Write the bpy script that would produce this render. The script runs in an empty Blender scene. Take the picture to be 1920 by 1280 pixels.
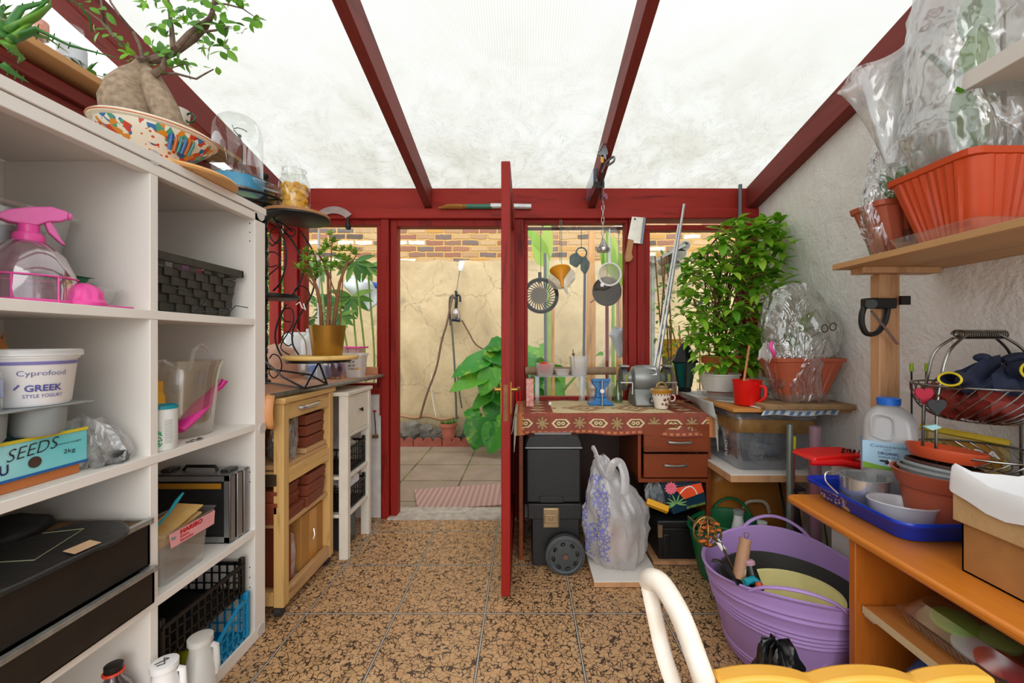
import bpy, math, random
from mathutils import Vector, Matrix, noise, Euler
S = bpy.context.scene
COL = S.collection
PI = math.pi
random.seed(7)
# ---------------------------------------------------------------- camera, sky, exposure
FPX = 770.0                                   # focal length in pixels of the 1920 px frame
cam = bpy.data.cameras.new('camera'); camo = bpy.data.objects.new('camera', cam); COL.objects.link(camo)
cam.sensor_width = 36.0; cam.lens = FPX / 1920 * 36; cam.shift_x = -25 / 1920; cam.clip_start = .02
camo.location = (0, 0, 1.2); camo.rotation_euler = (PI / 2, 0, 0)
S.camera = camo
world = bpy.data.worlds.new('overcast_sky'); S.world = world; world.use_nodes = True
_n = world.node_tree.nodes; _bg = _n['Background']
_bg.inputs[0].default_value = (.93, .97, 1, 1); _bg.inputs[1].default_value = 1.0
world.cycles.sampling_method = 'MANUAL'; world.cycles.sample_map_resolution = 256
S.view_settings.view_transform = 'Standard'; S.view_settings.look = 'None'
S.view_settings.gamma = 1; S.view_settings.use_curve_mapping = False
S.view_settings.exposure = 0.76
try:
    S.cycles.use_denoising = True; S.cycles.max_bounces = 9; S.cycles.diffuse_bounces = 5; S.cycles.glossy_bounces = 5
    S.cycles.transmission_bounces = 6; S.cycles.transparent_max_bounces = 14; S.cycles.caustics_reflective = False
    S.cycles.caustics_refractive = False; S.cycles.sample_clamp_indirect = 6
except Exception:
    pass
for _nm, _loc, _e, _sx, _sy, _rot in (('rear_fill_sun', (2, -3, 9), 1.5, 0, 0, (math.radians(58), 0, math.radians(8))),):  # fill lamp added behind the camera to brighten the room, no real sun
    _l = bpy.data.lights.new(_nm, 'SUN'); _l.energy = _e; _l.angle = math.radians(70); _l.color = (1, .97, .92)
    _o = bpy.data.objects.new(_nm, _l); COL.objects.link(_o); _o.location = _loc; _o.rotation_euler = _rot

def P(px, py, Y):                             # world point that the frame's pixel shows at depth Y
    return Vector(((px - 985) * Y / FPX, Y, 1.2 - (py - 640) * Y / FPX))
def V(*a): return Vector(a)
def lin(c): return c / 12.92 if c <= .04045 else ((c + .055) / 1.055) ** 2.4
def H(h):
    h = h.lstrip('#'); return tuple(lin(int(h[i:i + 2], 16) / 255) for i in (0, 2, 4)) + (1,)
# ---------------------------------------------------------------- materials
MATS = {}
class NT:
    def __init__(s, name):
        s.m = bpy.data.materials.new(name); s.m.use_nodes = True; s.t = s.m.node_tree; s.t.nodes.clear()
        s.out = s.n('ShaderNodeOutputMaterial')
    def n(s, t, **k):
        x = s.t.nodes.new(t)
        for a, b in k.items(): setattr(x, a, b)
        return x
    def l(s, a, b): s.t.links.new(a, b)
    def val(s, sock, v):
        if isinstance(v, bpy.types.NodeSocket): s.l(v, sock)
        else: sock.default_value = v
    def math(s, op, a, b=None, c=None, clamp=False):
        x = s.n('ShaderNodeMath', operation=op, use_clamp=clamp); s.val(x.inputs[0], a)
        if b is not None: s.val(x.inputs[1], b)
        if c is not None: s.val(x.inputs[2], c)
        return x.outputs[0]
    def mix(s, f, a, b, bt='MIX'):
        x = s.n('ShaderNodeMix', data_type='RGBA', blend_type=bt); s.val(x.inputs[0], f); s.val(x.inputs[6], a); s.val(x.inputs[7], b)
        return x.outputs[2]
    def ramp(s, f, stops, interp='LINEAR'):
        x = s.n('ShaderNodeValToRGB'); s.l(f, x.inputs[0]); e = x.color_ramp.elements; x.color_ramp.interpolation = interp
        while len(e) > 1: e.remove(e[-1])
        for i, (p, c) in enumerate(stops):
            q = e[0] if i == 0 else e.new(p)
            q.position = p; q.color = c if len(c) == 4 else tuple(c) + (1,)
        return x.outputs[0]
    def coord(s, scale=(1, 1, 1), rot=(0, 0, 0), loc=(0, 0, 0), src='Object'):
        c = s.n('ShaderNodeTexCoord'); m = s.n('ShaderNodeMapping'); s.l(c.outputs[src], m.inputs[0])
        m.inputs['Scale'].default_value = scale; m.inputs['Rotation'].default_value = rot; m.inputs['Location'].default_value = loc
        return m.outputs[0]
    def noise(s, vec, scale=5, detail=3, rough=.55, dist=0):
        x = s.n('ShaderNodeTexNoise'); s.l(vec, x.inputs['Vector']); x.inputs['Scale'].default_value = scale
        x.inputs['Detail'].default_value = detail; x.inputs['Roughness'].default_value = rough; x.inputs['Distortion'].default_value = dist
        return x
    def vor(s, vec, scale=5, feature='F1', rnd=1):
        x = s.n('ShaderNodeTexVoronoi', feature=feature); s.l(vec, x.inputs['Vector']); x.inputs['Scale'].default_value = scale
        x.inputs['Randomness'].default_value = rnd
        return x
    def bump(s, h, strength=.3, dist=.01):
        x = s.n('ShaderNodeBump'); s.l(h, x.inputs['Height']); x.inputs['Strength'].default_value = strength; x.inputs['Distance'].default_value = dist
        return x.outputs[0]
    def pbr(s, col, rough=.5, metal=0, normal=None, spec=.5, emit=None):
        b = s.n('ShaderNodeBsdfPrincipled'); s.val(b.inputs['Base Color'], col); s.val(b.inputs['Roughness'], rough)
        s.val(b.inputs['Metallic'], metal); b.inputs['Specular IOR Level'].default_value = spec
        if normal is not None: s.l(normal, b.inputs['Normal'])
        return b.outputs[0]
    def fin(s, sh): s.l(sh, s.out.inputs[0]); MATS[s.m.name] = s.m; return s.m

def mat(name, col, rough=.5, metal=0, var=.08, vs=9, bump=0, bs=60, spec=.5, col2=None):
    if name in MATS: return MATS[name]
    t = NT(name); c = H(col) if isinstance(col, str) else col
    v = t.coord(); nz = t.noise(v, vs, 3)
    c2 = H(col2) if col2 else tuple(x * (1 - var * 2.2) for x in c[:3]) + (1,)
    cc = t.mix(t.math('MULTIPLY_ADD', nz.outputs[0], 2.2, -.6, clamp=True), c2, c)
    nb = t.bump(t.noise(v, bs, 4).outputs[0], bump, .004) if bump else None
    return t.fin(t.pbr(cc, rough, metal, nb, spec))
def wood(name, c1, c2, axis='X', sc=1.0, rough=.45, grain=.25, worn=None, spec=.4):
    if name in MATS: return MATS[name]
    t = NT(name); k = {'X': (1.2, 14, 14), 'Y': (14, 1.2, 14), 'Z': (14, 14, 1.2)}[axis]
    v = t.coord(tuple(a * sc for a in k))
    n1 = t.noise(v, 1.6, 5, .6, .6); n2 = t.noise(v, 9, 2, .5)
    f = t.math('ADD', t.math('MULTIPLY', n1.outputs[0], .8), t.math('MULTIPLY', n2.outputs[0], .3))
    c = t.ramp(f, [(.34, H(c2)), (.5, H(c1)), (.72, tuple(min(1, x * 1.12) for x in H(c1)[:3]))])
    if worn:
        w = t.noise(t.coord(tuple(a * .4 for a in k)), 3, 5, .7)
        c = t.mix(t.math('MULTIPLY_ADD', w.outputs[0], 9, -5.6, clamp=True), c, H(worn))
    return t.fin(t.pbr(c, rough, 0, t.bump(f, grain, .003), spec))
def clear(name, tint='#ffffff', rough=.05, body=.1, gl=.16, bcol='#ffffff'):
    if name in MATS: return MATS[name]
    t = NT(name); tr = t.n('ShaderNodeBsdfTransparent'); tr.inputs[0].default_value = H(tint)
    g = t.n('ShaderNodeBsdfGlossy'); g.inputs['Roughness'].default_value = rough; g.inputs[0].default_value = (1, 1, 1, 1)
    d = t.n('ShaderNodeBsdfTranslucent'); d.inputs[0].default_value = H(bcol)
    d2 = t.n('ShaderNodeBsdfDiffuse'); d2.inputs[0].default_value = H(bcol)
    dm = t.n('ShaderNodeMixShader'); dm.inputs[0].default_value = .6; t.l(d.outputs[0], dm.inputs[1]); t.l(d2.outputs[0], dm.inputs[2])
    m1 = t.n('ShaderNodeMixShader'); m1.inputs[0].default_value = body; t.l(tr.outputs[0], m1.inputs[1]); t.l(dm.outputs[0], m1.inputs[2])
    lw = t.n('ShaderNodeLayerWeight'); lw.inputs[0].default_value = .35
    m2 = t.n('ShaderNodeMixShader'); t.l(t.math('MULTIPLY_ADD', lw.outputs['Facing'], gl * 1.6, gl * .25, clamp=True), m2.inputs[0])
    t.l(m1.outputs[0], m2.inputs[1]); t.l(g.outputs[0], m2.inputs[2])
    return t.fin(m2.outputs[0])
def film(name, col='#ffffff', fac=.35, gl=.25, sc=14, bump=.8, rough=.22):
    if name in MATS: return MATS[name]
    t = NT(name); v = t.coord((1, 1, .6)); n = t.noise(v, sc, 3, .5, .5); r = t.math('ABSOLUTE', t.math('SUBTRACT', n.outputs[0], .5))
    nb = t.bump(r, bump, .03)
    tr = t.n('ShaderNodeBsdfTransparent'); tr.inputs[0].default_value = (1, 1, 1, 1)
    d = t.n('ShaderNodeBsdfDiffuse'); d.inputs[0].default_value = H(col)
    d2 = t.n('ShaderNodeBsdfTranslucent'); d2.inputs[0].default_value = H(col)
    dm = t.n('ShaderNodeMixShader'); dm.inputs[0].default_value = .65; t.l(d.outputs[0], dm.inputs[1]); t.l(d2.outputs[0], dm.inputs[2])
    m1 = t.n('ShaderNodeMixShader'); t.l(t.math('MULTIPLY_ADD', n.outputs[0], fac * 1.6, fac * .2, clamp=True), m1.inputs[0])
    t.l(tr.outputs[0], m1.inputs[1]); t.l(dm.outputs[0], m1.inputs[2])
    g = t.n('ShaderNodeBsdfGlossy'); g.inputs['Roughness'].default_value = rough; t.l(nb, g.inputs['Normal'])
    lw = t.n('ShaderNodeLayerWeight'); lw.inputs[0].default_value = .4; t.l(nb, lw.inputs['Normal'])
    m2 = t.n('ShaderNodeMixShader'); t.l(t.math('MULTIPLY_ADD', lw.outputs['Facing'], gl, gl * .35, clamp=True), m2.inputs[0])
    t.l(m1.outputs[0], m2.inputs[1]); t.l(g.outputs[0], m2.inputs[2])
    return t.fin(m2.outputs[0])
def leafmat(name, c1, c2, c3=None, rough=.38, trans=.25):
    if name in MATS: return MATS[name]
    t = NT(name); g = t.n('ShaderNodeNewGeometry')
    c = t.ramp(g.outputs['Random Per Island'], [(0, H(c2)), (.6, H(c1)), (1, H(c3 or c1))])
    nz = t.noise(t.coord(), 40, 3); c = t.mix(t.math('MULTIPLY', nz.outputs[0], .35), c, H(c2))
    b = t.pbr(c, rough, 0, None, .45); tl = t.n('ShaderNodeBsdfTranslucent'); t.l(c, tl.inputs[0])
    m = t.n('ShaderNodeMixShader'); m.inputs[0].default_value = trans; t.l(b, m.inputs[1]); t.l(tl.outputs[0], m.inputs[2])
    return t.fin(m.outputs[0])
# ---------------------------------------------------------------- mesh builder
class MB:
    def __init__(s): s.v = []; s.f = []; s.m = []; s.mi = 0; s.uv = None
    def add(s, vs, fs):
        o = len(s.v); s.v += [Vector(v) for v in vs]; s.f += [tuple(i + o for i in f) for f in fs]; s.m += [s.mi] * len(fs); return s
    def box(s, a, b):
        x0, y0, z0 = a; x1, y1, z1 = b
        x0, x1 = sorted((x0, x1)); y0, y1 = sorted((y0, y1)); z0, z1 = sorted((z0, z1))
        return s.add([(x0, y0, z0), (x1, y0, z0), (x1, y1, z0), (x0, y1, z0), (x0, y0, z1), (x1, y0, z1), (x1, y1, z1), (x0, y1, z1)],
                     [(3, 2, 1, 0), (4, 5, 6, 7), (0, 1, 5, 4), (1, 2, 6, 5), (2, 3, 7, 6), (3, 0, 4, 7)])
    def cbox(s, c, d, rot=None):
        k = len(s.v); s.box((-d[0] / 2, -d[1] / 2, -d[2] / 2), (d[0] / 2, d[1] / 2, d[2] / 2))
        M = Matrix.Translation(Vector(c)) @ (Euler(rot).to_matrix().to_4x4() if rot else Matrix())
        return s.xf(M, k)
    def xf(s, M, k=0):
        for i in range(k, len(s.v)): s.v[i] = M @ s.v[i]
        return s
    def rot(s, rx=0, ry=0, rz=0, at=(0, 0, 0), k=0):
        a = Vector(at); return s.xf(Matrix.Translation(a) @ Euler((rx, ry, rz)).to_matrix().to_4x4() @ Matrix.Translation(-a), k)
    def mv(s, x, y, z, k=0): return s.xf(Matrix.Translation((x, y, z)), k)
    def rings(s, rings, closed=True, caps=True, loop=False):
        n = len(rings[0]); vs = [v for r in rings for v in r]; fs = []
        m = len(rings)
        for i in range(m if loop else m - 1):
            j = (i + 1) % m
            for a in range(n if closed else n - 1):
                b = (a + 1) % n; fs.append((i * n + a, i * n + b, j * n + b, j * n + a))
        if caps and closed and not loop: fs += [tuple(reversed(range(n))), tuple((m - 1) * n + a for a in range(n))]
        return s.add(vs, fs)
    def tube(s, pts, r, n=8, closed=False, caps=True, flat=1.0):
        pts = [Vector(p) for p in pts]; m = len(pts); rs = r if isinstance(r, (list, tuple)) else [r] * m; rg = []; up = None
        for i, p in enumerate(pts):
            if closed: d = pts[(i + 1) % m] - pts[i - 1]
            else: d = pts[min(i + 1, m - 1)] - pts[max(i - 1, 0)]
            d = d.normalized() if d.length > 1e-9 else Vector((0, 0, 1))
            if up is None: up = Vector((0, 0, 1)) if abs(d.z) < .9 else Vector((0, 1, 0))
            a = (up - d * up.dot(d)); a = a.normalized() if a.length > 1e-6 else d.orthogonal().normalized(); up = a; b = d.cross(a)
            rg.append([p + (a * math.cos(t) * flat + b * math.sin(t)) * rs[i] for t in (2 * PI * q / n for q in range(n))])
        return s.rings(rg, caps=caps, loop=closed)
    def cyl(s, a, b, r0, r1=None, n=16): return s.tube([a, b], [r0, r0 if r1 is None else r1], n)
    def lathe(s, prof, c=(0, 0, 0), n=28, sx=1, sy=1, fn=None, caps=False, a0=0):
        rg = []
        for (r, z) in prof:
            rg.append([Vector((c[0] + r * sx * math.cos(t) * (fn(t, z) if fn else 1), c[1] + r * sy * math.sin(t) * (fn(t, z) if fn else 1), c[2] + z)) for t in (a0 + 2 * PI * q / n for q in range(n))])
        return s.rings(rg, caps=caps)
    def prism(s, poly, axis, a, b):
        def q(u, w, t): return {'X': (t, u, w), 'Y': (u, t, w), 'Z': (u, w, t)}[axis]
        n = len(poly); return s.add([q(u, w, a) for u, w in poly] + [q(u, w, b) for u, w in poly],
            [tuple(range(n)), tuple(reversed(range(n, 2 * n)))] + [(i, i + n, (i + 1) % n + n, (i + 1) % n) for i in range(n)])
    def grid(s, nx, ny, fn):
        return s.add([fn(i / nx, j / ny) for j in range(ny + 1) for i in range(nx + 1)],
                     [(j * (nx + 1) + i, j * (nx + 1) + i + 1, (j + 1) * (nx + 1) + i + 1, (j + 1) * (nx + 1) + i) for j in range(ny) for i in range(nx)])
    def leaf(s, p, d, L, W, bend=.3, fold=.25, up=(0, 0, 1), n=5, tip=.9, wav=0):
        p = Vector(p); d = Vector(d).normalized(); up = Vector(up); a = d.cross(up)
        a = a.normalized() if a.length > 1e-3 else d.orthogonal().normalized(); u = a.cross(d).normalized(); vs = []; fs = []
        for i in range(n + 1):
            t = i / n; w = W * .5 * (math.sin(PI * min(1, t ** tip)) ** .8 if 0 < t < 1 else .02)
            c = p + d * (L * t * (1 - .25 * bend * t)) - u * (bend * L * t * t * .7) + u * math.sin(t * 17 + L * 99) * wav * L
            vs += [c - a * w + u * w * fold, c, c + a * w + u * w * fold]
        for i in range(n):
            k = i * 3; fs += [(k, k + 1, k + 4, k + 3), (k + 1, k + 2, k + 5, k + 4)]
        return s.add(vs, fs)
    def sph(s, c, r, n=10, sc=(1, 1, 1)):
        return s.rings([[Vector((c[0] + r * sc[0] * math.sin(ph) * math.cos(t), c[1] + r * sc[1] * math.sin(ph) * math.sin(t), c[2] - r * sc[2] * math.cos(ph))) for t in (2 * PI * q / n for q in range(n))] for ph in [max(.02, PI * k / (n // 2 + 2)) if k < n // 2 + 2 else PI - .02 for k in range(n // 2 + 3)]])
    def torus(s, c, R, r, ax='Z', n=24, m=8, sc=(1, 1)):
        pts = []
        for q in range(n):
            t = 2 * PI * q / n; u, w = R * math.cos(t) * sc[0], R * math.sin(t) * sc[1]
            pts.append(Vector(c) + Vector({'Z': (u, w, 0), 'Y': (u, 0, w), 'X': (0, u, w)}[ax]))
        return s.tube(pts, r, m, closed=True)

def wmat(o):
    M = o.matrix_basis.copy()
    while o.parent: o = o.parent; M = o.matrix_basis @ M
    return M
def build(name, mb, mats, parent=None, world=True, smooth=True, bev=0, ang=.7, solid=0, label=None, at=None, sub=0, seg=2):
    M = Matrix()
    if parent is not None and world: M = wmat(parent).inverted()
    elif parent is None and at is not None: M = Matrix.Translation(-Vector(at))
    me = bpy.data.meshes.new(name); me.from_pydata([M @ v for v in mb.v], [], mb.f)
    ms = mats if isinstance(mats, (list, tuple)) else [mats]
    for m in ms: me.materials.append(m)
    if len(ms) > 1: me.polygons.foreach_set('material_index', [min(i, len(ms) - 1) for i in mb.m])
    if smooth:
        me.polygons.foreach_set('use_smooth', [True] * len(me.polygons)); me.set_sharp_from_angle(angle=ang)
    me.update()
    o = bpy.data.objects.new(name, me); COL.objects.link(o); o.parent = parent
    if parent is None and at is not None: o.location = at
    if bev:
        b = o.modifiers.new('bevel', 'BEVEL'); b.width = bev; b.segments = seg; b.limit_method = 'ANGLE'; b.angle_limit = .6; b.harden_normals = False
    if solid:
        b = o.modifiers.new('solid', 'SOLIDIFY'); b.thickness = solid; b.offset = -1 if solid > 0 else 1; b.thickness = abs(solid)
    if sub:
        b = o.modifiers.new('sub', 'SUBSURF'); b.levels = sub; b.render_levels = sub
    if label: o['label'] = label
    return o
def thing(name, label, cat, loc=(0, 0, 0), rz=0, group=None):
    o = bpy.data.objects.new(name, None); COL.objects.link(o); o.location = loc; o.rotation_euler = (0, 0, rz); o.empty_display_size = .05
    o['label'] = label; o['category'] = cat
    if group: o['group'] = group
    return o
def solo(name, label, cat, mb, mats, group=None, kind=None, **k):
    xs = [v.x for v in mb.v]; ys = [v.y for v in mb.v]; at = ((min(xs) + max(xs)) / 2, (min(ys) + max(ys)) / 2, min(v.z for v in mb.v))
    o = build(name, mb, mats, at=at, **k); o['label'] = label; o['category'] = cat
    if group: o['group'] = group
    if kind: o['kind'] = kind
    return o
def struct(name, mb, mats, **k):
    o = build(name, mb, mats, **k); o['kind'] = 'structure'; return o
def dup(root, loc, rz=None, label=None):
    r = root.copy(); COL.objects.link(r); r.location = loc
    if rz is not None: r.rotation_euler = (0, 0, rz)
    if label: r['label'] = label
    for ch in list(root.children):
        c = ch.copy(); COL.objects.link(c); c.parent = r
        for g in ch.children:
            d = g.copy(); COL.objects.link(d); d.parent = c
    return r
def lettering(body, m, parent, org, ux, uy, h, width=None, name='lettering', bend=None, ext=.0004, shear=0, label=None, bold=0):
    cu = bpy.data.curves.new('t', 'FONT'); cu.body = body; cu.extrude = 0; cu.resolution_u = 3; cu.offset = bold; cu.shear = shear
    to = bpy.data.objects.new('t', cu); COL.objects.link(to); bpy.context.view_layer.update()
    me = bpy.data.meshes.new_from_object(to.evaluated_get(bpy.context.evaluated_depsgraph_get()))
    vs = [v.co.copy() for v in me.vertices]; fs = [tuple(p.vertices) for p in me.polygons]
    bpy.data.objects.remove(to); bpy.data.curves.remove(cu); bpy.data.meshes.remove(me)
    if not vs: return None
    x0 = min(v.x for v in vs); x1 = max(v.x for v in vs); y0 = min(v.y for v in vs); y1 = max(v.y for v in vs)
    sy = h / (y1 - y0); sx = width / (x1 - x0) if width else sy
    ux = Vector(ux).normalized(); uy = Vector(uy).normalized(); nn = ux.cross(uy); org = Vector(org); mb = MB(); out = []
    for v in vs:
        x = (v.x - x0) * sx; y = (v.y - y0) * sy
        if bend:
            cx, cy, r, a0, dr = bend; a = a0 + x / r; rr = r + dr * y / h + ext; out.append(Vector((cx + rr * math.cos(a), cy + rr * math.sin(a), org.z + y)))
        else: out.append(org + ux * x + uy * y + nn * ext)
    mb.add(out, fs)
    return build(name, mb, m, parent, smooth=False, label=label)
def rrect(hx, hy, r, n=4, cx=0, cy=0):
    out = []
    for q, (sx, sy) in enumerate(((1, 1), (-1, 1), (-1, -1), (1, -1))):
        for k in range(n + 1):
            a = PI / 2 * (q + k / n); out.append((cx + sx * (hx - r) + r * math.cos(a), cy + sy * (hy - r) + r * math.sin(a)))
    return out
def tub(mb, c, levels, r=.02, n=4):
    """open tray: levels = (z, half x, half y)"""
    mb.rings([[Vector((c[0] + x, c[1] + y, c[2] + z)) for x, y in rrect(hx, hy, min(r, hx * .98, hy * .98), n)] for z, hx, hy in levels], caps=False)
    return mb
def crumple(c, rings, n=36, seed=0, amp=.08, fs=5, creases=1):
    """closed bag skin: rings = (z, rx, ry, ox, oy)"""
    out = []; sd = Vector((seed * 3.1, seed * 1.7, seed))
    for (z, rx, ry, ox, oy) in rings:
        row = []
        for q in range(n):
            t = 2 * PI * q / n; d = Vector((math.cos(t), math.sin(t), z * 3))
            k = 1 + amp * (noise.noise(d * fs * .4 + sd) * 1.3 - creases * abs(noise.noise(d * fs + sd)) * 1.1 + .25 * noise.noise(d * fs * 2.6 + sd))
            row.append(Vector((c[0] + ox + rx * k * math.cos(t), c[1] + oy + ry * k * math.sin(t), c[2] + z + amp * .12 * noise.noise(d * fs * 1.4 + sd))))
        out.append(row)
    return out
def smoothrings(keys, m):
    """interpolate ring keys (z, rx, ry, ox, oy) to m rings"""
    out = []; n = len(keys) - 1
    for i in range(m + 1):
        t = i / m * n; k = min(int(t), n - 1); f = t - k; f = f * f * (3 - 2 * f) * .5 + f * .5
        out.append(tuple(a + (b - a) * f for a, b in zip(keys[k], keys[k + 1])))
    return out
# ---------------------------------------------------------------- shared materials
RED = wood('red_stained_wood', '#8a1f18', '#4c0e0b', 'Z', .8, .5, .15, spec=.2)
REDX = wood('red_stained_beam', '#962820', '#5c1511', 'X', .6, .5, .15, spec=.2)
REDY = wood('red_stained_rafter', '#7a3029', '#521d19', 'Y', .6, .55, .2, spec=.2)
t = NT('floor_tile'); v = t.coord(); sep = t.n('ShaderNodeSeparateXYZ'); t.l(v, sep.inputs[0])
def jt(sock, off, per, w):
    f = t.math('PINGPONG', t.math('SUBTRACT', sock, off), per / 2); return t.math('LESS_THAN', f, w)
jx = jt(sep.outputs[0], .214 - .393 * 20, .393, .0055); jy = jt(sep.outputs[1], 1.812 - .393 * 20, .393, .0055)
jxi = jt(sep.outputs[0], .214 - .393 * 20, .393, .0026); jyi = jt(sep.outputs[1], 1.812 - .393 * 20, .393, .0026)
dn = t.noise(v, 22, 2); wv = t.n('ShaderNodeVectorMath', operation='MULTIPLY_ADD'); t.l(dn.outputs['Color'], wv.inputs[0])
wv.inputs[1].default_value = (.05, .05, .05); t.l(v, wv.inputs[2])
vo = t.vor(wv.outputs[0], 46, 'DISTANCE_TO_EDGE'); vo2 = t.vor(wv.outputs[0], 95, 'DISTANCE_TO_EDGE')
thr = t.math('MULTIPLY_ADD', t.noise(v, 30, 3).outputs[0], .275, -.080)
cr = t.math('LESS_THAN', vo.outputs['Distance'], thr); cr2 = t.math('LESS_THAN', vo2.outputs['Distance'], t.math('SUBTRACT', thr, .04))
tone = t.ramp(t.noise(v, 12, 4).outputs[0], [(.3, H('#a98659')), (.55, H('#cda67a')), (.75, H('#dfc096'))])
big = t.mix(t.math('MULTIPLY_ADD', t.noise(v, 1.7, 3).outputs[0], 1.6, -.55, clamp=True), H('#c99d70'), tone)
c = t.mix(t.math('MULTIPLY', cr, .93), big, H('#2b2119')); c = t.mix(t.math('MULTIPLY', cr2, .6), c, H('#4a3522'))
j = t.math('MAXIMUM', jx, jy); ji = t.math('MAXIMUM', jxi, jyi)
c = t.mix(j, c, H('#3a342e')); c = t.mix(ji, c, H('#b3aea6'))
TILE = t.fin(t.pbr(c, .42, 0, t.bump(t.math('SUBTRACT', 1, t.math('MAXIMUM', cr, j)), .25, .002), .4))

t = NT('white_render'); v = t.coord(); n1 = t.noise(v, 7, 5, .6, .4); n2 = t.noise(v, 45, 4); sp = t.vor(v, 26)
c = t.mix(t.math('MULTIPLY_ADD', n1.outputs[0], 1.8, -.5, clamp=True), H('#e4e0da'), H('#f4f2ef'))
c = t.mix(t.math('LESS_THAN', sp.outputs['Distance'], .045), c, H('#8b8178'))
h = t.math('ADD', n1.outputs[0], t.math('MULTIPLY', n2.outputs[0], .35))
PLASTER = t.fin(t.pbr(c, .85, 0, t.bump(h, .55, .03), .2))

def brickmat(name, plaster):
    t = NT(name); tc = t.n('ShaderNodeTexCoord'); s = t.n('ShaderNodeSeparateXYZ'); t.l(tc.outputs['Object'], s.inputs[0])
    cb = t.n('ShaderNodeCombineXYZ'); t.l(s.outputs[0], cb.inputs[0]); t.l(s.outputs[2], cb.inputs[1])
    dn = t.noise(cb.outputs[0], 9, 3); mv = t.n('ShaderNodeVectorMath', operation='MULTIPLY_ADD'); t.l(dn.outputs['Color'], mv.inputs[0]); mv.inputs[1].default_value = (.045, .04, 0); t.l(cb.outputs[0], mv.inputs[2])
    br = t.n('ShaderNodeTexBrick'); t.l(mv.outputs[0], br.inputs['Vector']); br.inputs['Scale'].default_value = 1
    br.inputs['Brick Width'].default_value = .225; br.inputs['Row Height'].default_value = .076; br.inputs['Mortar Size'].default_value = .013
    br.inputs['Mortar Smooth'].default_value = .5; br.inputs['Bias'].default_value = 0
    br.inputs['Color1'].default_value = (0, 0, 0, 1); br.inputs['Color2'].default_value = (1, 1, 1, 1); br.inputs['Mortar'].default_value = (.5, .5, .5, 1)
    cc = t.ramp(br.outputs['Color'], [(0, H('#57504f')), (.10, H('#94705f')), (.22, H('#b8946e')), (.36, H('#9c6a58')), (.46, H('#c7a577')), (.56, H('#7a6a66')), (.64, H('#caa97c')), (.76, H('#a9765e')), (.84, H('#e6e0d8')), (.93, H('#c9974f'))], 'CONSTANT')
    sp = t.noise(tc.outputs['Object'], 60, 4); cc = t.mix(t.math('MULTIPLY', sp.outputs[0], .4), cc, H('#8a7462'))
    c = t.mix(br.outputs['Fac'], cc, H('#c7a064'))
    bh = t.math('SUBTRACT', 1, br.outputs['Fac'])
    if plaster:
        edge = t.math('MULTIPLY_ADD', t.noise(tc.outputs['Object'], 3.5, 4).outputs[0], .12, 2.17)
        isp = t.math('LESS_THAN', s.outputs[2], edge)
        a = t.noise(tc.outputs['Object'], 1.5, 5, .6, .4); b = t.noise(tc.outputs['Object'], 14, 5, .7)
        pc = t.ramp(a.outputs[0], [(.28, H('#a39275')), (.42, H('#bfa984')), (.55, H('#cdb891')), (.7, H('#d8c39c'))])
        pc = t.mix(t.math('MULTIPLY_ADD', b.outputs[0], 1.2, -.45, clamp=True), pc, H('#ab9a7c'))
        st = t.noise(t.coord((1, 1, .6), loc=(3, 0, 1)), 1.9, 5, .65, .8)
        pc = t.mix(t.math('MULTIPLY_ADD', st.outputs[0], 7, -4.1, clamp=True), pc, H('#857d68'))
        st2 = t.noise(t.coord((1.4, 1, .4), loc=(9, 4, 1)), 2.6, 4, .6, .5)
        pc = t.mix(t.math('MULTIPLY_ADD', st2.outputs[0], 8, -5.4, clamp=True), pc, H('#b58750'))
        low = t.math('MULTIPLY_ADD', s.outputs[2], -3.2, .95, clamp=True)
        pc = t.mix(t.math('MULTIPLY', low, t.math('MULTIPLY_ADD', b.outputs[0], 1.6, 0, clamp=True)), pc, H('#6f6a4e'))
        wv = t.n('ShaderNodeVectorMath', operation='MULTIPLY_ADD'); t.l(t.noise(tc.outputs['Object'], 5, 3).outputs['Color'], wv.inputs[0]); wv.inputs[1].default_value = (.25, .25, .25); t.l(tc.outputs['Object'], wv.inputs[2])
        ck = t.math('LESS_THAN', t.vor(wv.outputs[0], 1.5, 'DISTANCE_TO_EDGE').outputs['Distance'], .005)
        pc = t.mix(t.math('MULTIPLY', ck, .5), pc, H('#6d5c44'))
        c = t.mix(isp, c, pc); bh = t.math('MAXIMUM', bh, isp)
        bh = t.math('ADD', t.math('MULTIPLY', isp, .6), t.math('ADD', bh, t.math('MULTIPLY', b.outputs[0], .25)))
    return t.fin(t.pbr(c, .9, 0, t.bump(bh, .7, .02), .15))
GARDENWALL = brickmat('old_brick_and_render', True)

t = NT('twinwall_roof_sheet'); tc = t.n('ShaderNodeTexCoord'); s = t.n('ShaderNodeSeparateXYZ'); t.l(tc.outputs['Object'], s.inputs[0])
rib = t.math('PINGPONG', s.outputs[0], .0055); rb = t.math('LESS_THAN', rib, .0011)
d1 = t.noise(tc.outputs['Object'], 2.3, 6, .7, .8); d2 = t.noise(tc.outputs['Object'], 24, 5, .75, 1.5)
low = t.math('MULTIPLY_ADD', s.outputs[1], .8, -1.3, clamp=True)
dirt = t.math('MULTIPLY', t.math('MULTIPLY_ADD', d1.outputs[0], 2.4, -.8, clamp=True), t.math('MULTIPLY_ADD', low, .75, .25))
vein = t.math('LESS_THAN', t.math('ABSOLUTE', t.math('SUBTRACT', t.noise(tc.outputs['Object'], 6.5, 6, .72, 1.0).outputs[0], .5)), .007)
c = t.mix(dirt, H('#e9e9e7'), H('#d2cfc4')); c = t.mix(t.math('MULTIPLY', rb, .22), c, H('#9a9b98'))
c = t.mix(t.math('MULTIPLY', t.math('MULTIPLY', vein, low), .55), c, H('#8f8f88'))
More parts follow.
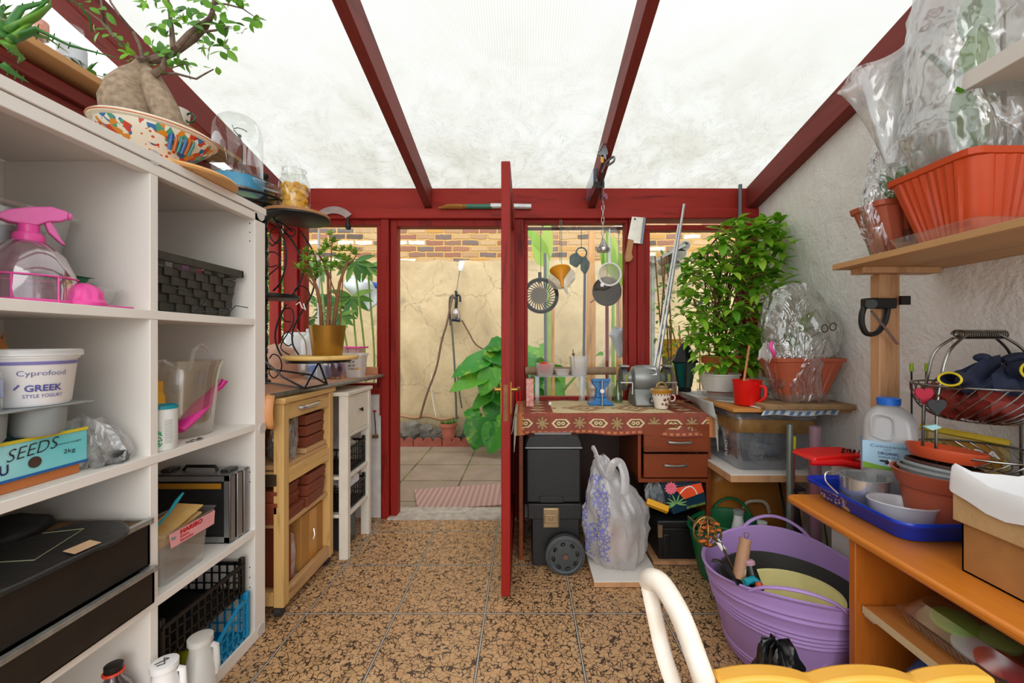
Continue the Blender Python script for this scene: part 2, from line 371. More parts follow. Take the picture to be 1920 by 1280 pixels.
c = t.mix(t.math('MULTIPLY', t.math('GREATER_THAN', d2.outputs[0], .74), .35), c, H('#8d8a7e'))
tl = t.n('ShaderNodeBsdfTranslucent'); t.l(c, tl.inputs[0]); df = t.n('ShaderNodeBsdfDiffuse'); t.l(c, df.inputs[0])
tr = t.n('ShaderNodeBsdfTransparent'); t.l(c, tr.inputs[0])
m1 = t.n('ShaderNodeMixShader'); m1.inputs[0].default_value = .08; t.l(tl.outputs[0], m1.inputs[1]); t.l(df.outputs[0], m1.inputs[2])
m2 = t.n('ShaderNodeMixShader'); m2.inputs[0].default_value = .30; t.l(m1.outputs[0], m2.inputs[1]); t.l(tr.outputs[0], m2.inputs[2])
ROOF = t.fin(m2.outputs[0])

t = NT('patio_slab'); tc = t.n('ShaderNodeTexCoord'); br = t.n('ShaderNodeTexBrick'); br.offset = 0
mp = t.n('ShaderNodeMapping'); t.l(tc.outputs['Object'], mp.inputs[0]); mp.inputs['Location'].default_value = (1.09 + 5.2, -3.06 + 4.6, 0)
t.l(mp.outputs[0], br.inputs[0]); br.inputs['Scale'].default_value = 1; br.inputs['Brick Width'].default_value = .52; br.inputs['Row Height'].default_value = .47
br.inputs['Mortar Size'].default_value = .008; br.inputs['Mortar Smooth'].default_value = .3
br.inputs['Color1'].default_value = H('#a18a78'); br.inputs['Color2'].default_value = H('#b09a88')
n1 = t.noise(tc.outputs['Object'], 4, 5, .6); n2 = t.noise(tc.outputs['Object'], 90, 3); ms = t.noise(tc.outputs['Object'], 3, 3)
c = t.mix(t.math('MULTIPLY_ADD', n1.outputs[0], 2, -.7, clamp=True), H('#8a7866'), br.outputs['Color']); c = t.mix(t.math('MULTIPLY', n2.outputs[0], .3), c, H('#c3b5a5'))
mo = t.mix(t.math('MULTIPLY_ADD', ms.outputs[0], 8, -3.9, clamp=True), H('#5a4d3e'), H('#74863a'))
c = t.mix(br.outputs['Fac'], c, mo)
SLAB = t.fin(t.pbr(c, .9, 0, t.bump(t.math('SUBTRACT', n2.outputs[0], br.outputs['Fac']), .4, .01), .2))

WHITEP = mat('white_laminate', '#e9e4dd', .42, var=.015, vs=4)
BLACKM = mat('black_iron', '#17191a', .42, .3, var=.1)
STEEL = mat('brushed_steel', '#bdbbb6', .3, .9, var=.05, vs=30)
CHROME = mat('polished_steel', '#d0d0d0', .2, .82, var=.02)
BLACKP = mat('black_plastic', '#101010', .45, var=.1, bump=.1, bs=200)
GREYP = mat('grey_plastic', '#8f9697', .45, var=.04)
WHITEPL = mat('white_plastic', '#eeeeee', .38, var=.02)
TERRA = mat('terracotta_plastic', '#b4593c', .5, var=.06)
ORANGEP = mat('orange_plastic', '#cc4a20', .42, var=.05)
GREENP = mat('green_plastic', '#0d6b3c', .42, var=.06)
PINK = mat('pink_plastic', '#ef4fa6', .35, var=.04)
REDP = mat('red_plastic', '#d9120f', .3, var=.04)
CARD = mat('corrugated_card', '#c29a68', .85, var=.06, vs=14, bump=.2, bs=90)
PINE = wood('varnished_pine', '#cf7a26', '#a85a16', 'Y', .5, .28, .08, spec=.6)
PINEZ = wood('varnished_pine_upright', '#b8651f', '#8a4512', 'Z', .5, .35, .08)
BEECH = wood('beech_trolley_wood', '#cba467', '#a9814a', 'Z', .7, .5, .15)
BEECHY = wood('beech_trolley_rail', '#d2aa6b', '#ad844c', 'Y', .7, .5, .15)
BEECHW = wood('worn_trolley_shelf', '#c0986a', '#8e673c', 'Y', .7, .65, .3, worn='#e8e0d2')
PLY = wood('plywood', '#b58a5b', '#8d6337', 'Y', .5, .6, .2)
SOFTW = wood('sawn_softwood', '#bf9168', '#9a6c46', 'Z', .6, .6, .2)
DARKW = wood('dark_desk_wood', '#7c3a1d', '#5a2712', 'X', .7, .35, .1)
GLASS = clear('window_glass', '#fdfefd', .02, .002, .03)
CLEARP = clear('clear_plastic', '#f0f2f2', .12, .12, .3)
CLEARG = clear('clear_glass', '#fafcfb', .03, .012, .22)
FROST = clear('frosted_plastic', '#dfe2e2', .3, .45, .2)
MILKY = clear('milky_plastic', '#f0f0ee', .3, .62, .22, '#fbfbf8')
FILM = film('clear_film', '#ffffff', .26, .3, 16, .9)
FILMW = film('milky_film', '#ffffff', .62, .25, 10, .9)
SOIL = mat('potting_soil', '#3a2a1c', .95, var=.4, vs=60, bump=.6, bs=80)
GREEN1 = leafmat('glossy_green_leaf', '#79b01c', '#3c7410', '#b4d840', .35)
GREEN2 = leafmat('mid_green_leaf', '#5a9a28', '#2c6418', '#8cc344', .4)
GREEN3 = leafmat('fleshy_green_leaf', '#6f9a2c', '#41701c', '#a9c24c', .35)
BARK = mat('grey_brown_bark', '#7b6656', .85, var=.18, vs=50, bump=.5, bs=60)
RUST = mat('brown_stem', '#8c5b3c', .8, var=.15, vs=40, bump=.4, bs=70)
INK = mat('black_ink', '#1c1c22', .6, var=0)
# ---------------------------------------------------------------- the setting
YW = 2.80
def roofz(y): return 2.247 + .222 * (2.8 - y)
struct('floor', MB().box((-1.75, -1.3, -.12), (1.72, 2.93, 0)), TILE, smooth=False)
struct('ceiling', MB().prism([(-1.1, roofz(-1.1)), (3.05, roofz(3.05)), (3.05, roofz(3.05) + .012), (-1.1, roofz(-1.1) + .012)], 'X', -1.78, 1.68), ROOF, smooth=False)
def rafter(name, x0, x1, d=.145):
    return struct(name, MB().prism([(-1.1, roofz(-1.1) - .002), (2.80, roofz(2.80) - .002), (2.80, roofz(2.80) - d), (-1.1, roofz(-1.1) - d)], 'X', x0, x1), REDY, bev=.004)
rafter('trim_1', -.684, -.634); rafter('trim_2', .43, .476); rafter('trim_3', 1.505, 1.572, .15); rafter('trim_4', -1.70, -1.618)
struct('wall_right', MB().prism([(-1.1, -.1), (2.98, -.1), (2.98, roofz(2.98) - .004), (-1.1, roofz(-1.1) - .004)], 'X', 1.575, 1.70), PLASTER, smooth=False)
w = MB(); w.box((-1.76, -1.1, -.1), (-1.63, 2.95, .93)); w.box((-1.76, -1.1, .93), (-1.63, 1.95, 2.0))
struct('wall_left', w, PLASTER, smooth=False)
w = MB(); w.box((-1.63, 2.80, -.1), (-.985, 2.92, .84)); w.box((-.02, 2.80, -.1), (1.575, 2.92, .78))
struct('wall_front', w, mat('painted_brickwork', '#dcd8d2', .8, var=.08, vs=16, bump=.7, bs=26), smooth=False)
struct('trim_5', MB().box((-1.70, 2.80, 2.10), (1.575, 2.90, 2.245)), REDX, bev=.004)
struct('trim_6', MB().box((-1.70, 2.765, 2.03), (1.575, 2.90, 2.098)), REDX, bev=.005)
def post(n, x0, x1, z0=0, z1=2.03, y0=2.78, y1=2.88): return struct(n, MB().box((x0, y0, z0), (x1, y1, z1)), RED, bev=.004)
post('trim_7', -1.64, -1.545); post('trim_8', -.978, -.925); post('trim_9', -.922, -.876, y0=2.80)
post('trim_10', -.085, -.005); post('trim_11', .70, .755, .78); post('trim_12', .758, .815, .78); post('trim_13', 1.50, 1.574, .78)
struct('trim_14', MB().box((-.876, 2.80, 1.985), (-.085, 2.88, 2.03)), RED, bev=.003)
struct('trim_15', MB().box((-.93, 2.76, -.005), (-.06, 2.95, .012)), mat('worn_sill_paint', '#c9bfb2', .8, var=.2, vs=20), bev=.004)
def window(n, x0, x1, z0, z1, fr=.03, side=False, x=None):
    m = MB()
    def bx(a0, b0, a1, b1):
        if side: m.box((x - .03, a0, b0), (x + .03, a1, b1))
        else: m.box((a0, 2.80, b0), (a1, 2.87, b1))
    bx(x0, z0, x1, z0 + fr); bx(x0, z1 - fr, x1, z1); bx(x0, z0 + fr, x0 + fr, z1 - fr); bx(x1 - fr, z0 + fr, x1, z1 - fr)
    g = MB(); g.box((x - .003, x0 + fr, z0 + fr), (x + .003, x1 - fr, z1 - fr)) if side else g.box((x0 + fr, 2.838, z0 + fr), (x1 - fr, 2.844, z1 - fr))
    root = thing(n, '', '', ((x, (x0 + x1) / 2, z0) if side else ((x0 + x1) / 2, 2.835, z0))); del root['label']; del root['category']; root['kind'] = 'structure'
    build('window_frame', m, RED, root, bev=.003); build('glass_pane', g, GLASS, root, smooth=False)
    return root
window('window_1', -1.545, -.978, .88, 2.03, .035)
window('window_2', -.005, .70, .80, 2.03, .022)
window('window_3', .815, 1.50, .80, 1.995, .035)
window('window_4', 1.97, 2.78, .93, 1.96, .035, True, -1.68)
struct('trim_16', MB().box((-.985, 2.775, .70), (-.975, 2.80, .98)).box((-1.545, 2.77, .845), (-.985, 2.80, .88)), RED)
struct('trim_17', MB().box((-.005, 2.77, .765), (1.575, 2.80, .80)), RED, bev=.003)
m = MB(); m.box((-1.75, -1.1, 2.0), (-1.625, 2.78, 2.055)); m.box((-1.74, -1.1, 2.055), (-1.60, 2.78, 2.10)); m.box((-1.74, -1.1, 2.10), (-1.64, 2.78, 2.13)); m.box((-1.74, -1.1, 1.96), (-1.64, 2.78, 2.0))
struct('trim_18', m, REDY, bev=.004)
struct('window_5', MB().prism([(-1.0, 2.15), (2.2, 2.15), (-1.0, 2.86)], 'X', -1.67, -1.664), GLASS, smooth=False)
struct('trim_19', MB().box((-1.745, -1.0, 2.131), (-1.545, 2.1, 2.158)), wood('ledge_softwood', '#c99560', '#a06a38', 'Y', .6, .6, .2), bev=.003)

# door, open, hinged on the right jamb and swung into the room
d = thing('door_1', '', '', (-.09, 2.76, .02)); del d['label']; del d['category']; d['kind'] = 'structure'
X0, X1, Y0, Y1, ZT = -.112, -.070, 1.90, 2.765, 2.035
m = MB()
m.box((X0, Y0, .02), (X1, Y0 + .10, ZT)); m.box((X0, Y1 - .10, .02), (X1, Y1, ZT)); m.box((X0, Y0 + .1, .02), (X1, Y1 - .1, .22)); m.box((X0, Y0 + .1, .78), (X1, Y1 - .1, .9)); m.box((X0, Y0 + .1, ZT - .11), (X1, Y1 - .1, ZT))
build('door_frame', m, RED, d, bev=.003)
build('door_glass', MB().box((-.094, Y0 + .1, .9), (-.088, Y1 - .1, ZT - .11)), GLASS, d, smooth=False)
build('door_panel', MB().box((-.10, Y0 + .1, .22), (-.082, Y1 - .1, .78)), RED, d)
BRASS = mat('aged_brass', '#b08a3e', .3, .9, var=.15)
build('lock_plate', MB().box((-.101, Y0 - .002, .83), (-.081, Y0 + .001, 1.0)), mat('dull_brass', '#7b5034', .4, .8, var=.2), d)
for sx in (-1, 1):
    hx = X0 if sx < 0 else X1
    h = build('handle', MB().tube([(hx, Y0 + .05, .972), (hx + sx * .03, Y0 + .05, .972), (hx + sx * .036, Y0 + .06, .972), (hx + sx * .038, Y0 + .13, .97)], [.009, .008, .009, .007], 10), BRASS, d, label='brass door lever')
    build('backplate', MB().box((hx, Y0 + .03, .86), (hx + sx * .004, Y0 + .07, 1.01)), BRASS, h)
build('hinge', MB().box((-.086, 2.768, 1.55), (-.076, 2.785, 1.65)), BRASS, d); build('hinge', MB().box((-.086, 2.768, .3), (-.076, 2.785, .4)), BRASS, d)
solo('cord_loop', 'red cord loop hanging from the brass door lever', 'cord', MB().tube([(-.035 + .009 * math.cos(a), 2.02, .935 + .045 * math.sin(a)) for a in [2 * PI * k / 16 for k in range(16)]], .003, 6, closed=True), REDP)
struct('trim_20', MB().box((-.085, 2.783, .95), (-.082, 2.79, .96)), RED)

# garden
struct('patio', MB().box((-3.2, 2.93, -.15), (3.2, 4.86, -.03)), SLAB, smooth=False)
struct('garden_bed', MB().box((-3.2, 4.86, -.15), (3.2, 5.2, .0)), SOIL, smooth=False)
struct('wall_garden', MB().box((-3.6, 5.2, -.15), (3.6, 5.42, 3.15)), GARDENWALL, smooth=False)
struct('wall_garden_side', MB().box((-3.6, 2.9, -.15), (-3.4, 5.2, 2.6)), GARDENWALL, smooth=False)
# ================================================================ white bookcase on the left
XF, XB = -1.078, -1.50
bk = thing('bookcase', 'large white open bookcase with square compartments along the left wall', 'bookcase', (-1.29, .93, 0))
YA, YD0, YD1, YD2, YE = .30, .735, 1.182, 1.637, 1.702
build('top_panel', MB().box((XB, YA, 1.72), (XF + .004, YE + .002, 1.748)), WHITEP, bk, bev=.002)
build('front_rail', MB().box((XF - .03, YA, 1.685), (XF, YE, 1.717)), WHITEP, bk, bev=.002)
build('base_panel', MB().box((XB, YA, .0), (XF, YE, .045)), WHITEP, bk, bev=.002)
sp = build('side_panel', MB().box((XB, YD2, .045), (XF, YE, 1.72)), WHITEP, bk, bev=.002)
m = MB()
for z in (1.67, 1.635, 1.60, .30, .26, .22, .68, .64):
    m.cyl((XF - .02, YD2 - .0006, z), (XF - .02, YD2 + .001, z), .0025, n=8)
build('peg_hole', m, BLACKP, sp)
build('side_panel', MB().box((XB, YA, .045), (XF, YA + .03, 1.72)), WHITEP, bk, bev=.002)
build('back_panel', MB().box((XB - .012, YA, 0), (XB, YE, 1.72)), WHITEP, bk)
for y in (YD0, YD1): build('divider', MB().box((XB, y, .045), (XF - .002, y + .026, 1.72)), WHITEP, bk, bev=.0015)
for z in (1.29, .87, .45): build('shelf', MB().box((XB, YA + .03, z - .026), (XF, YD2, z)), WHITEP, bk, bev=.0015)
CAPM = mat('screw_cover_grey', '#cfcdca', .4)
for y, z in ((YD1 + .012, 1.735), (YE - .03, 1.712), (YE - .02, .845), (YE - .03, .03)):
    build('screw_cover', MB().cyl((XF - .001, y, z), (XF + .003, y, z), .021, n=20), CAPM, bk)

# --- row 1 left
o = thing('spray_bottle', 'clear ribbed spray bottle with bright pink trigger head on the second-highest board', 'spray bottle', (-1.185, .98, 1.291))
c = (-1.185, .98, 1.291)
build('body', MB().lathe([(.001, 0), (.078, .0), (.081, .03), (.078, .07), (.06, .115), (.035, .143), (.024, .15)], c, 32, fn=lambda t, z: 1 + .02 * math.cos(12 * t) * (z < .12)), clear('pink_clear_plastic', '#fbeef4', .08, .16, .45, '#f3c9dc'), o)
build('base_ring', MB().torus((c[0], c[1], c[2] + .062), .0805, .002, n=32).torus((c[0], c[1], c[2] + .004), .078, .004, n=32), PINK, o)
build('stripe', MB().tube([(c[0] + .081 * math.cos(a), c[1] + .081 * math.sin(a), c[2] + z) for a, z in ((-1.0, .0), (-1.0, .06))], .002, 6).tube([(c[0] + .081 * math.cos(a), c[1] + .081 * math.sin(a), c[2] + z) for a, z in ((-.1, .0), (-.1, .06))], .002, 6), PINK, o)
h = MB(); h.lathe([(.001, .146), (.027, .146), (.027, .158), (.024, .166), (.018, .168), (.018, .186), (.001, .186)], c, 20)
build('cap', h, PINK, o)
h = MB(); z0 = c[2]
h.prism([(-.055, .195), (-.03, .186), (.012, .186), (.03, .2), (.05, .205), (.062, .214), (.062, .232), (.035, .238), (.0, .228), (-.03, .215)], 'Y', -.014, .014)
h.prism([(.022, .205), (.034, .204), (.052, .16), (.06, .147), (.05, .152), (.03, .175)], 'Y', -.009, .009)
h.cyl((.06, 0, .223), (.07, 0, .223), .010, .009, 14)
h.rot(0, 0, math.radians(55)); h.mv(*c)
build('trigger', h, mat('pale_pink_plastic', '#ef6fb8', .35), o, bev=.004)
o = thing('citrus_juicer', 'pink domed citrus juicer lying on the shelf beside the spray bottle', 'juicer', (-1.115, 1.055, 1.291))
build('dome', MB().lathe([(.043, .0), (.044, .008), (.036, .018), (.035, .035), (.024, .05), (.008, .057), (.001, .058)], (-1.125, 1.045, 1.291), 40, fn=lambda t, z: 1 + .07 * math.cos(10 * t) * (z > .015)), PINK, o)
build('lip', MB().prism([(-1.16, 1.06), (-1.09, 1.03), (-1.085, 1.14), (-1.115, 1.15)], 'Z', 1.291, 1.295), PINK, o, bev=.002)
o = thing('tray', 'shallow clear plastic tray beside the pink juicer', 'tray', (-1.22, 1.10, 1.291))
build('tray_body', tub(MB(), (-1.23, 1.10, 1.292), [(0, .001, .001), (0, .075, .05), (.05, .09, .062), (.052, .098, .07), (.05, .10, .072)], .02), CLEARP, o)
o = thing('storage_tub', 'clear storage tub holding dark plant pots behind the spray bottle', 'tub', (-1.38, .98, 1.291))
build('body', tub(MB(), (-1.36, 1.0, 1.293), [(0, .001, .001), (0, .075, .12), (.235, .10, .155), (.24, .112, .166), (.25, .112, .166)], .03), CLEARP, o)
pot = MB()
for x, y, z, r in ((-1.36, .93, 1.30, .045), (-1.34, 1.05, 1.30, .05), (-1.37, .97, 1.39, .05), (-1.33, 1.08, 1.40, .042), (-1.36, .90, 1.42, .04)):
    k = len(pot.v); pot.lathe([(.001, 0), (r * .75, 0), (r, .08), (r * 1.08, .08), (r * 1.08, .095), (r * .95, .095), (r * .7, .01)], (x, y, z), 18)
solo('plant_pot_stack', 'dark plastic plant pots heaped inside the clear storage tub', 'plant pots', pot, mat('dark_pot_plastic', '#2b3331', .5))
solo('seed_tray', 'green plastic seed tray behind the pink spray bottle', 'tray', tub(MB(), (-1.265, 1.095, 1.345), [(0, .001, .001), (0, .04, .045), (.03, .05, .055), (.032, .058, .063)], .01), GREENP)
solo('food_tub', 'small white tub under the green seed tray', 'tub', tub(MB(), (-1.265, 1.09, 1.295), [(0, .001, .001), (0, .032, .035), (.048, .038, .042)], .01), MILKY)
# --- row 1 right: woven basket
o = thing('woven_basket', 'black woven strip basket filling the upper right compartment', 'basket', (-1.27, 1.42, 1.291))
WV = mat('black_woven_strip', '#2a2926', .55, var=.25, vs=40, col2='#3f3c34')
m = MB(); nz = 6; ny = 12
def bwall(p0, p1, out, n):
    p0 = V(*p0); p1 = V(*p1); d = (p1 - p0) / n; out = V(*out)
    for k in range(n):
        a = p0 + d * (k + .01); b = p0 + d * (k + .99)
        for r in range(nz):
            zz = .005 + r * .0275; off = out * (.004 + zz * .14 + (.004 if (k + r) % 2 else -.002))
            if r == nz - 1 and k % 2: continue
            m.rings([[a + off + V(0, 0, zz), b + off + V(0, 0, zz), b + off + out * .003 + V(0, 0, zz), a + off + out * .003 + V(0, 0, zz)],
                     [a + off + V(0, 0, zz + .0268), b + off + V(0, 0, zz + .0268), b + off + out * .003 + V(0, 0, zz + .024), a + off + out * .003 + V(0, 0, zz + .024)]])
BX0, BX1, BY0, BY1 = -1.42, -1.14, 1.235, 1.575
bwall((BX1, BY0, 1.292), (BX1, BY1, 1.292), (1, 0, 0), 11); bwall((BX0, BY1, 1.292), (BX1, BY1, 1.292), (0, 1, 0), 8)
bwall((BX1, BY0, 1.292), (BX0, BY0, 1.292), (0, -1, 0), 8); bwall((BX0, BY0, 1.292), (BX0, BY1, 1.292), (-1, 0, 0), 11)
build('weave', m, WV, o)
m = MB(); r0 = [V(x, y, 1.462) for x, y in ((BX1 + .03, BY0 - .025), (BX1 + .03, BY1 + .03), (BX0 - .03, BY1 + .03), (BX0 - .03, BY0 - .025))]
for a, b in zip(r0, r0[1:] + r0[:1]): m.cbox((a + b) / 2, (abs(a.x - b.x) + .012, abs(a.y - b.y) + .012, .028))
build('rim', m, WV, o, bev=.003)
build('base', MB().box((BX0, BY0, 1.291), (BX1, BY1, 1.296)), WV, o); build('lining', MB().rings([[V(x, y, 1.294) for x, y in ((BX0, BY0), (BX1, BY0), (BX1, BY1), (BX0, BY1))], [V(x, y, 1.432) for x, y in ((BX0 - .018, BY0 - .018), (BX1 + .018, BY0 - .018), (BX1 + .018, BY1 + .018), (BX0 - .018, BY1 + .018))]], caps=False), WV, o)
solo('packet', 'red and blue packet glimpsed inside the black woven basket', 'packet', MB().box((-1.17, 1.36, 1.30), (-1.15, 1.46, 1.458)), mat('packet_blue_red', '#7d93bd', .4, col2='#b8221c', var=.5, vs=14))
solo('wire_hook', 'bent grey wire hook leaning against the woven basket', 'hook', MB().tube([(-1.097, 1.24, 1.375), (-1.095, 1.33, 1.36), (-1.09, 1.40, 1.338), (-1.092, 1.36, 1.30), (-1.092, 1.44, 1.305), (-1.092, 1.52, 1.31)], .0022, 6).tube([(-1.092, 1.50, 1.295), (-1.09, 1.545, 1.335), (-1.085, 1.605, 1.332)], .0018, 6), mat('dark_wire', '#3a4148', .4, .6))
# --- row 2 left
o = thing('seed_box', 'turquoise cardboard box marked SEEDS in black ink', 'box', (-1.22, .83, .871))
TQ = mat('turquoise_card', '#66c9cf', .5, col2='#a9dfe4', vs=5, var=.3)
build('box_body', MB().box((-1.34, .62, .895), (-1.12, 1.05, .978)), TQ, o, bev=.002)
build('box_base', MB().box((-1.335, .63, .871), (-1.125, 1.035, .895)), mat('orange_card', '#c4723a', .6), o)
build('box_band', MB().box((-1.1195, .62, .895), (-1.1185, 1.05, .901)), mat('blue_ink', '#1f63a8', .5), o, label='blue printed band')
build('box_rim', MB().box((-1.122, .62, .976), (-1.1175, 1.05, .983)), mat('yellow_card', '#e8cf33', .5), o, label='yellow edge')
build('hand_hole', MB().cyl((-1.1225, .937, .925), (-1.1181, .937, .925), .0125, n=20), mat('dark_hole', '#4a3327', .9), o, label='dark hand hole')
lettering('SEEDS', INK, o, (-1.1185, .885, .938), (0, 1, .10), (0, 0, 1), .026, .10, bold=-.012, shear=.25, label='black handwritten SEEDS')
lettering('minimum weight', INK, o, (-1.119, .975, .950), (0, 1, 0), (0, 0, 1), .006, .06)
lettering('2kg', INK, o, (-1.119, .995, .925), (0, 1, 0), (0, 0, 1), .013, .026)
lettering('U', mat('navy_ink', '#24305f', .5), o, (-1.119, .873, .912), (0, 1, 0), (0, 0, 1), .022, .016, bold=.02)
o = thing('muffin_tray', 'grey plastic tray of round cups standing on the turquoise box', 'tray', (-1.2, .87, .984))
m = MB(); m.box((-1.29, .70, 1.048), (-1.085, 1.035, 1.053)); build('tray_rim', m, GREYP, o, bev=.002)
for k, y in enumerate((.955, .845, .745)):
    build('cup', MB().lathe([(.001, 0), (.038, 0), (.045, .01), (.048, .064)], (-1.135 - .005 * k, y, .984), 24), GREYP, o)
    build('cup', MB().lathe([(.001, 0), (.038, 0), (.045, .01), (.048, .064)], (-1.24, y, .984), 24), GREYP, o)
o = thing('yogurt_tub', 'large white yogurt tub with purple lettering on the grey cup tray', 'tub', (-1.155, .955, 1.054))
c = (-1.155, .955, 1.054)
build('body', MB().lathe([(.001, 0), (.064, 0), (.068, .006), (.078, .105), (.083, .11), (.083, .118)], c, 40), WHITEPL, o)
build('lid', MB().lathe([(.084, .112), (.088, .114), (.088, .126), (.084, .129), (.078, .126), (.001, .126)], c, 40), clear('lid_plastic', '#e8e8e6', .2, .7, .2), o)
build('purple_band', MB().lathe([(.0785, .094), (.0795, .101)], c, 40), mat('purple_ink', '#7d74b4', .5), o, label='purple band')
PUR = mat('indigo_ink', '#55539b', .5)
bd = lambda r: (c[0], c[1], r, -PI / 2 - .0, .0)
def tubtext(s, z, r, w, h, a, mt, **k): lettering(s, mt, o, (0, 0, c[2] + z), (1, 0, 0), (0, 0, 1), h, w, bend=(c[0], c[1], r, a, .001), **k)
tubtext('Cyprofood', .066, .0757, .078, .015, -.92, PUR, bold=-.01)
tubtext('GREEK', .034, .0725, .060, .015, -.78, PUR, bold=.025)
tubtext('STYLE YOGURT', .020, .0707, .064, .008, -.82, PUR)
build('spoon_mark', MB().tube([(c[0] + .0735 * math.cos(a), c[1] + .0735 * math.sin(a), c[2] + z) for a, z in ((-.98, .04), (-.88, .05))], .0016, 6), PUR, o)
solo('snack_packet', 'crinkled navy blue packet with orange print behind the yogurt tub', 'packet', MB().rings(crumple((-1.29, .95, 1.054), smoothrings([(0, .02, .07, 0, 0), (.06, .03, .075, 0, 0), (.12, .022, .07, 0, 0), (.155, .004, .065, 0, 0)], 10), 24, 3, .2, 4)), mat('navy_packet', '#0f2f7c', .25, var=.4, vs=10, col2='#d98a2a'))
o = thing('spray_can', 'bottle with a blue and white label at the left end of the cup tray', 'bottle', (-1.10, .80, 1.054))
build('body', MB().lathe([(.001, 0), (.024, 0), (.025, .005), (.025, .075), (.02, .09), (.01, .10), (.001, .10)], (-1.115, .845, 1.054), 20), CLEARP, o)
build('label_sleeve', MB().lathe([(.0255, .03), (.0255, .068)], (-1.115, .845, 1.054), 20), mat('blue_label', '#2b73c9', .4, col2='#e8eef6', var=.5, vs=30), o, label='blue and white label')
o = thing('plastic_bag', 'crumpled clear plastic bag of small parts next to the turquoise box', 'bag', (-1.16, 1.1, .871))
build('film', MB().rings(crumple((-1.15, 1.105, .871), smoothrings([(.0, .06, .055, 0, 0), (.03, .075, .065, 0, 0), (.075, .06, .06, -.01, -.01), (.11, .03, .045, -.02, -.025), (.118, .005, .02, -.02, -.02)], 14), 44, 5, .3, 5)), FILM, o)
build('contents', MB().cbox((-1.12, 1.12, .885), (.05, .04, .018), (0, .2, .4)).cbox((-1.13, 1.09, .88), (.04, .03, .012)).cbox((-1.1, 1.11, .90), (.02, .03, .012), (.2, .2, 0)), mat('dull_metal_parts', '#5e6266', .35, .6), o)
# --- row 2 right
o = thing('drum', 'white cardboard drum with teal lid and green leaf print', 'tub', (-1.105, 1.265, .871))
c = (-1.118, 1.262, .871)
build('body', MB().lathe([(.001, 0), (.038, 0), (.039, .003), (.039, .125)], c, 32), mat('drum_white', '#e4e6e2', .45), o)
build('lid', MB().lathe([(.039, .124), (.041, .124), (.041, .133), (.038, .134), (.035, .130), (.001, .130)], c, 32), mat('teal_plastic', '#0f8fa0', .35), o)
lf = MB()
random.seed(4)
for k in range(60):
    a = -1.5 + random.random() * .65; z = .012 + random.random() * .05 * (1 - .35 * abs(a + 1.2)); r = .0394
    s_ = .004; lf.add([(c[0] + r * math.cos(a + dx), c[1] + r * math.sin(a + dx), c[2] + z + dz) for dx, dz in ((0, -s_ * .5), (.07, .0), (.02, s_), (-.06, s_ * .4))], [(0, 1, 2, 3)])
build('leaf_print', lf, mat('print_green', '#2fa873', .5), o, smooth=False, label='green leaf print')
ln = MB()
for k in range(13):
    ln.add([(c[0] + .0394 * math.cos(a), c[1] + .0394 * math.sin(a), c[2] + .022 + .0056 * k + dz) for a, dz in ((-.66, 0), (-.4, 0), (-.14, 0), (-.14, .0016), (-.4, .0016), (-.66, .0016))], [(0, 1, 4, 5), (1, 2, 3, 4)])
build('printed_lines', ln, mat('print_grey', '#8f9592', .5), o, smooth=False)
o = thing('feed_bottle', 'yellow and green bottle behind the clear jug', 'bottle', (-1.2, 1.30, .871))
c = (-1.20, 1.315, .871)
YEL = mat('yellow_plastic', '#e8a514', .35)
build('body', MB().lathe([(.001, 0), (.034, 0), (.036, .01), (.036, .15), (.03, .165)], c, 24), YEL, o)
build('label_sleeve', MB().lathe([(.0365, .065), (.0365, .12)], c, 24), mat('dark_green_label', '#27432a', .4), o, label='dark green label')
build('cap', MB().lathe([(.030, .163), (.030, .20), (.001, .203)], c, 24), YEL, o)
o = thing('plastic_jug', 'large clear plastic jug with a raised handle holding a pink scoop', 'jug', (-1.2, 1.46, .871))
c = (-1.225, 1.455, .871)
build('body', MB().lathe([(.001, 0), (.09, 0), (.098, .01), (.115, .21), (.12, .235), (.128, .262)], c, 36, fn=lambda t, z: 1 + (.08 * max(0, z - .16) / .1) * math.cos(3 * t)), clear('dusty_clear_plastic', '#f3eee6', .12, .14, .35, '#e2dccf'), o)
build('handle', MB().tube([(-1.13, 1.38, 1.10), (-1.13, 1.40, 1.17), (-1.13, 1.43, 1.19), (-1.13, 1.46, 1.17), (-1.13, 1.50, 1.10)], .006, 8), CLEARP, o)
o = thing('scoop', 'pink plastic scoop leaning inside the clear jug', 'scoop', (-1.2, 1.45, .88))
m = MB(); m.tube([(-1.15, 1.36, .905), (-1.15, 1.41, .94), (-1.15, 1.46, .975), (-1.15, 1.50, 1.005), (-1.15, 1.53, 1.035)], [.022, .032, .034, .022, .013], 12, flat=.5); build('bowl', m, mat('magenta_plastic', '#d8288e', .35), o)
build('handle', MB().tube([(-1.15, 1.50, 1.005), (-1.14, 1.535, 1.03), (-1.13, 1.545, 1.055)], [.008, .009, .012], 10), mat('magenta_plastic', '', .35), o)
solo('dried_leaves', 'little heap of dark dried leaves in front of the clear jug', 'leaves', MB().leaf((-1.10, 1.33, .873), (.1, 1, .1), .03, .012).leaf((-1.09, 1.36, .874), (.1, 1, .25), .03, .012).leaf((-1.1, 1.345, .873), (.4, 1, .3), .028, .012).leaf((-1.095, 1.375, .873), (-.2, 1, .2), .03, .014), mat('dry_leaf', '#3b3f3a', .8))
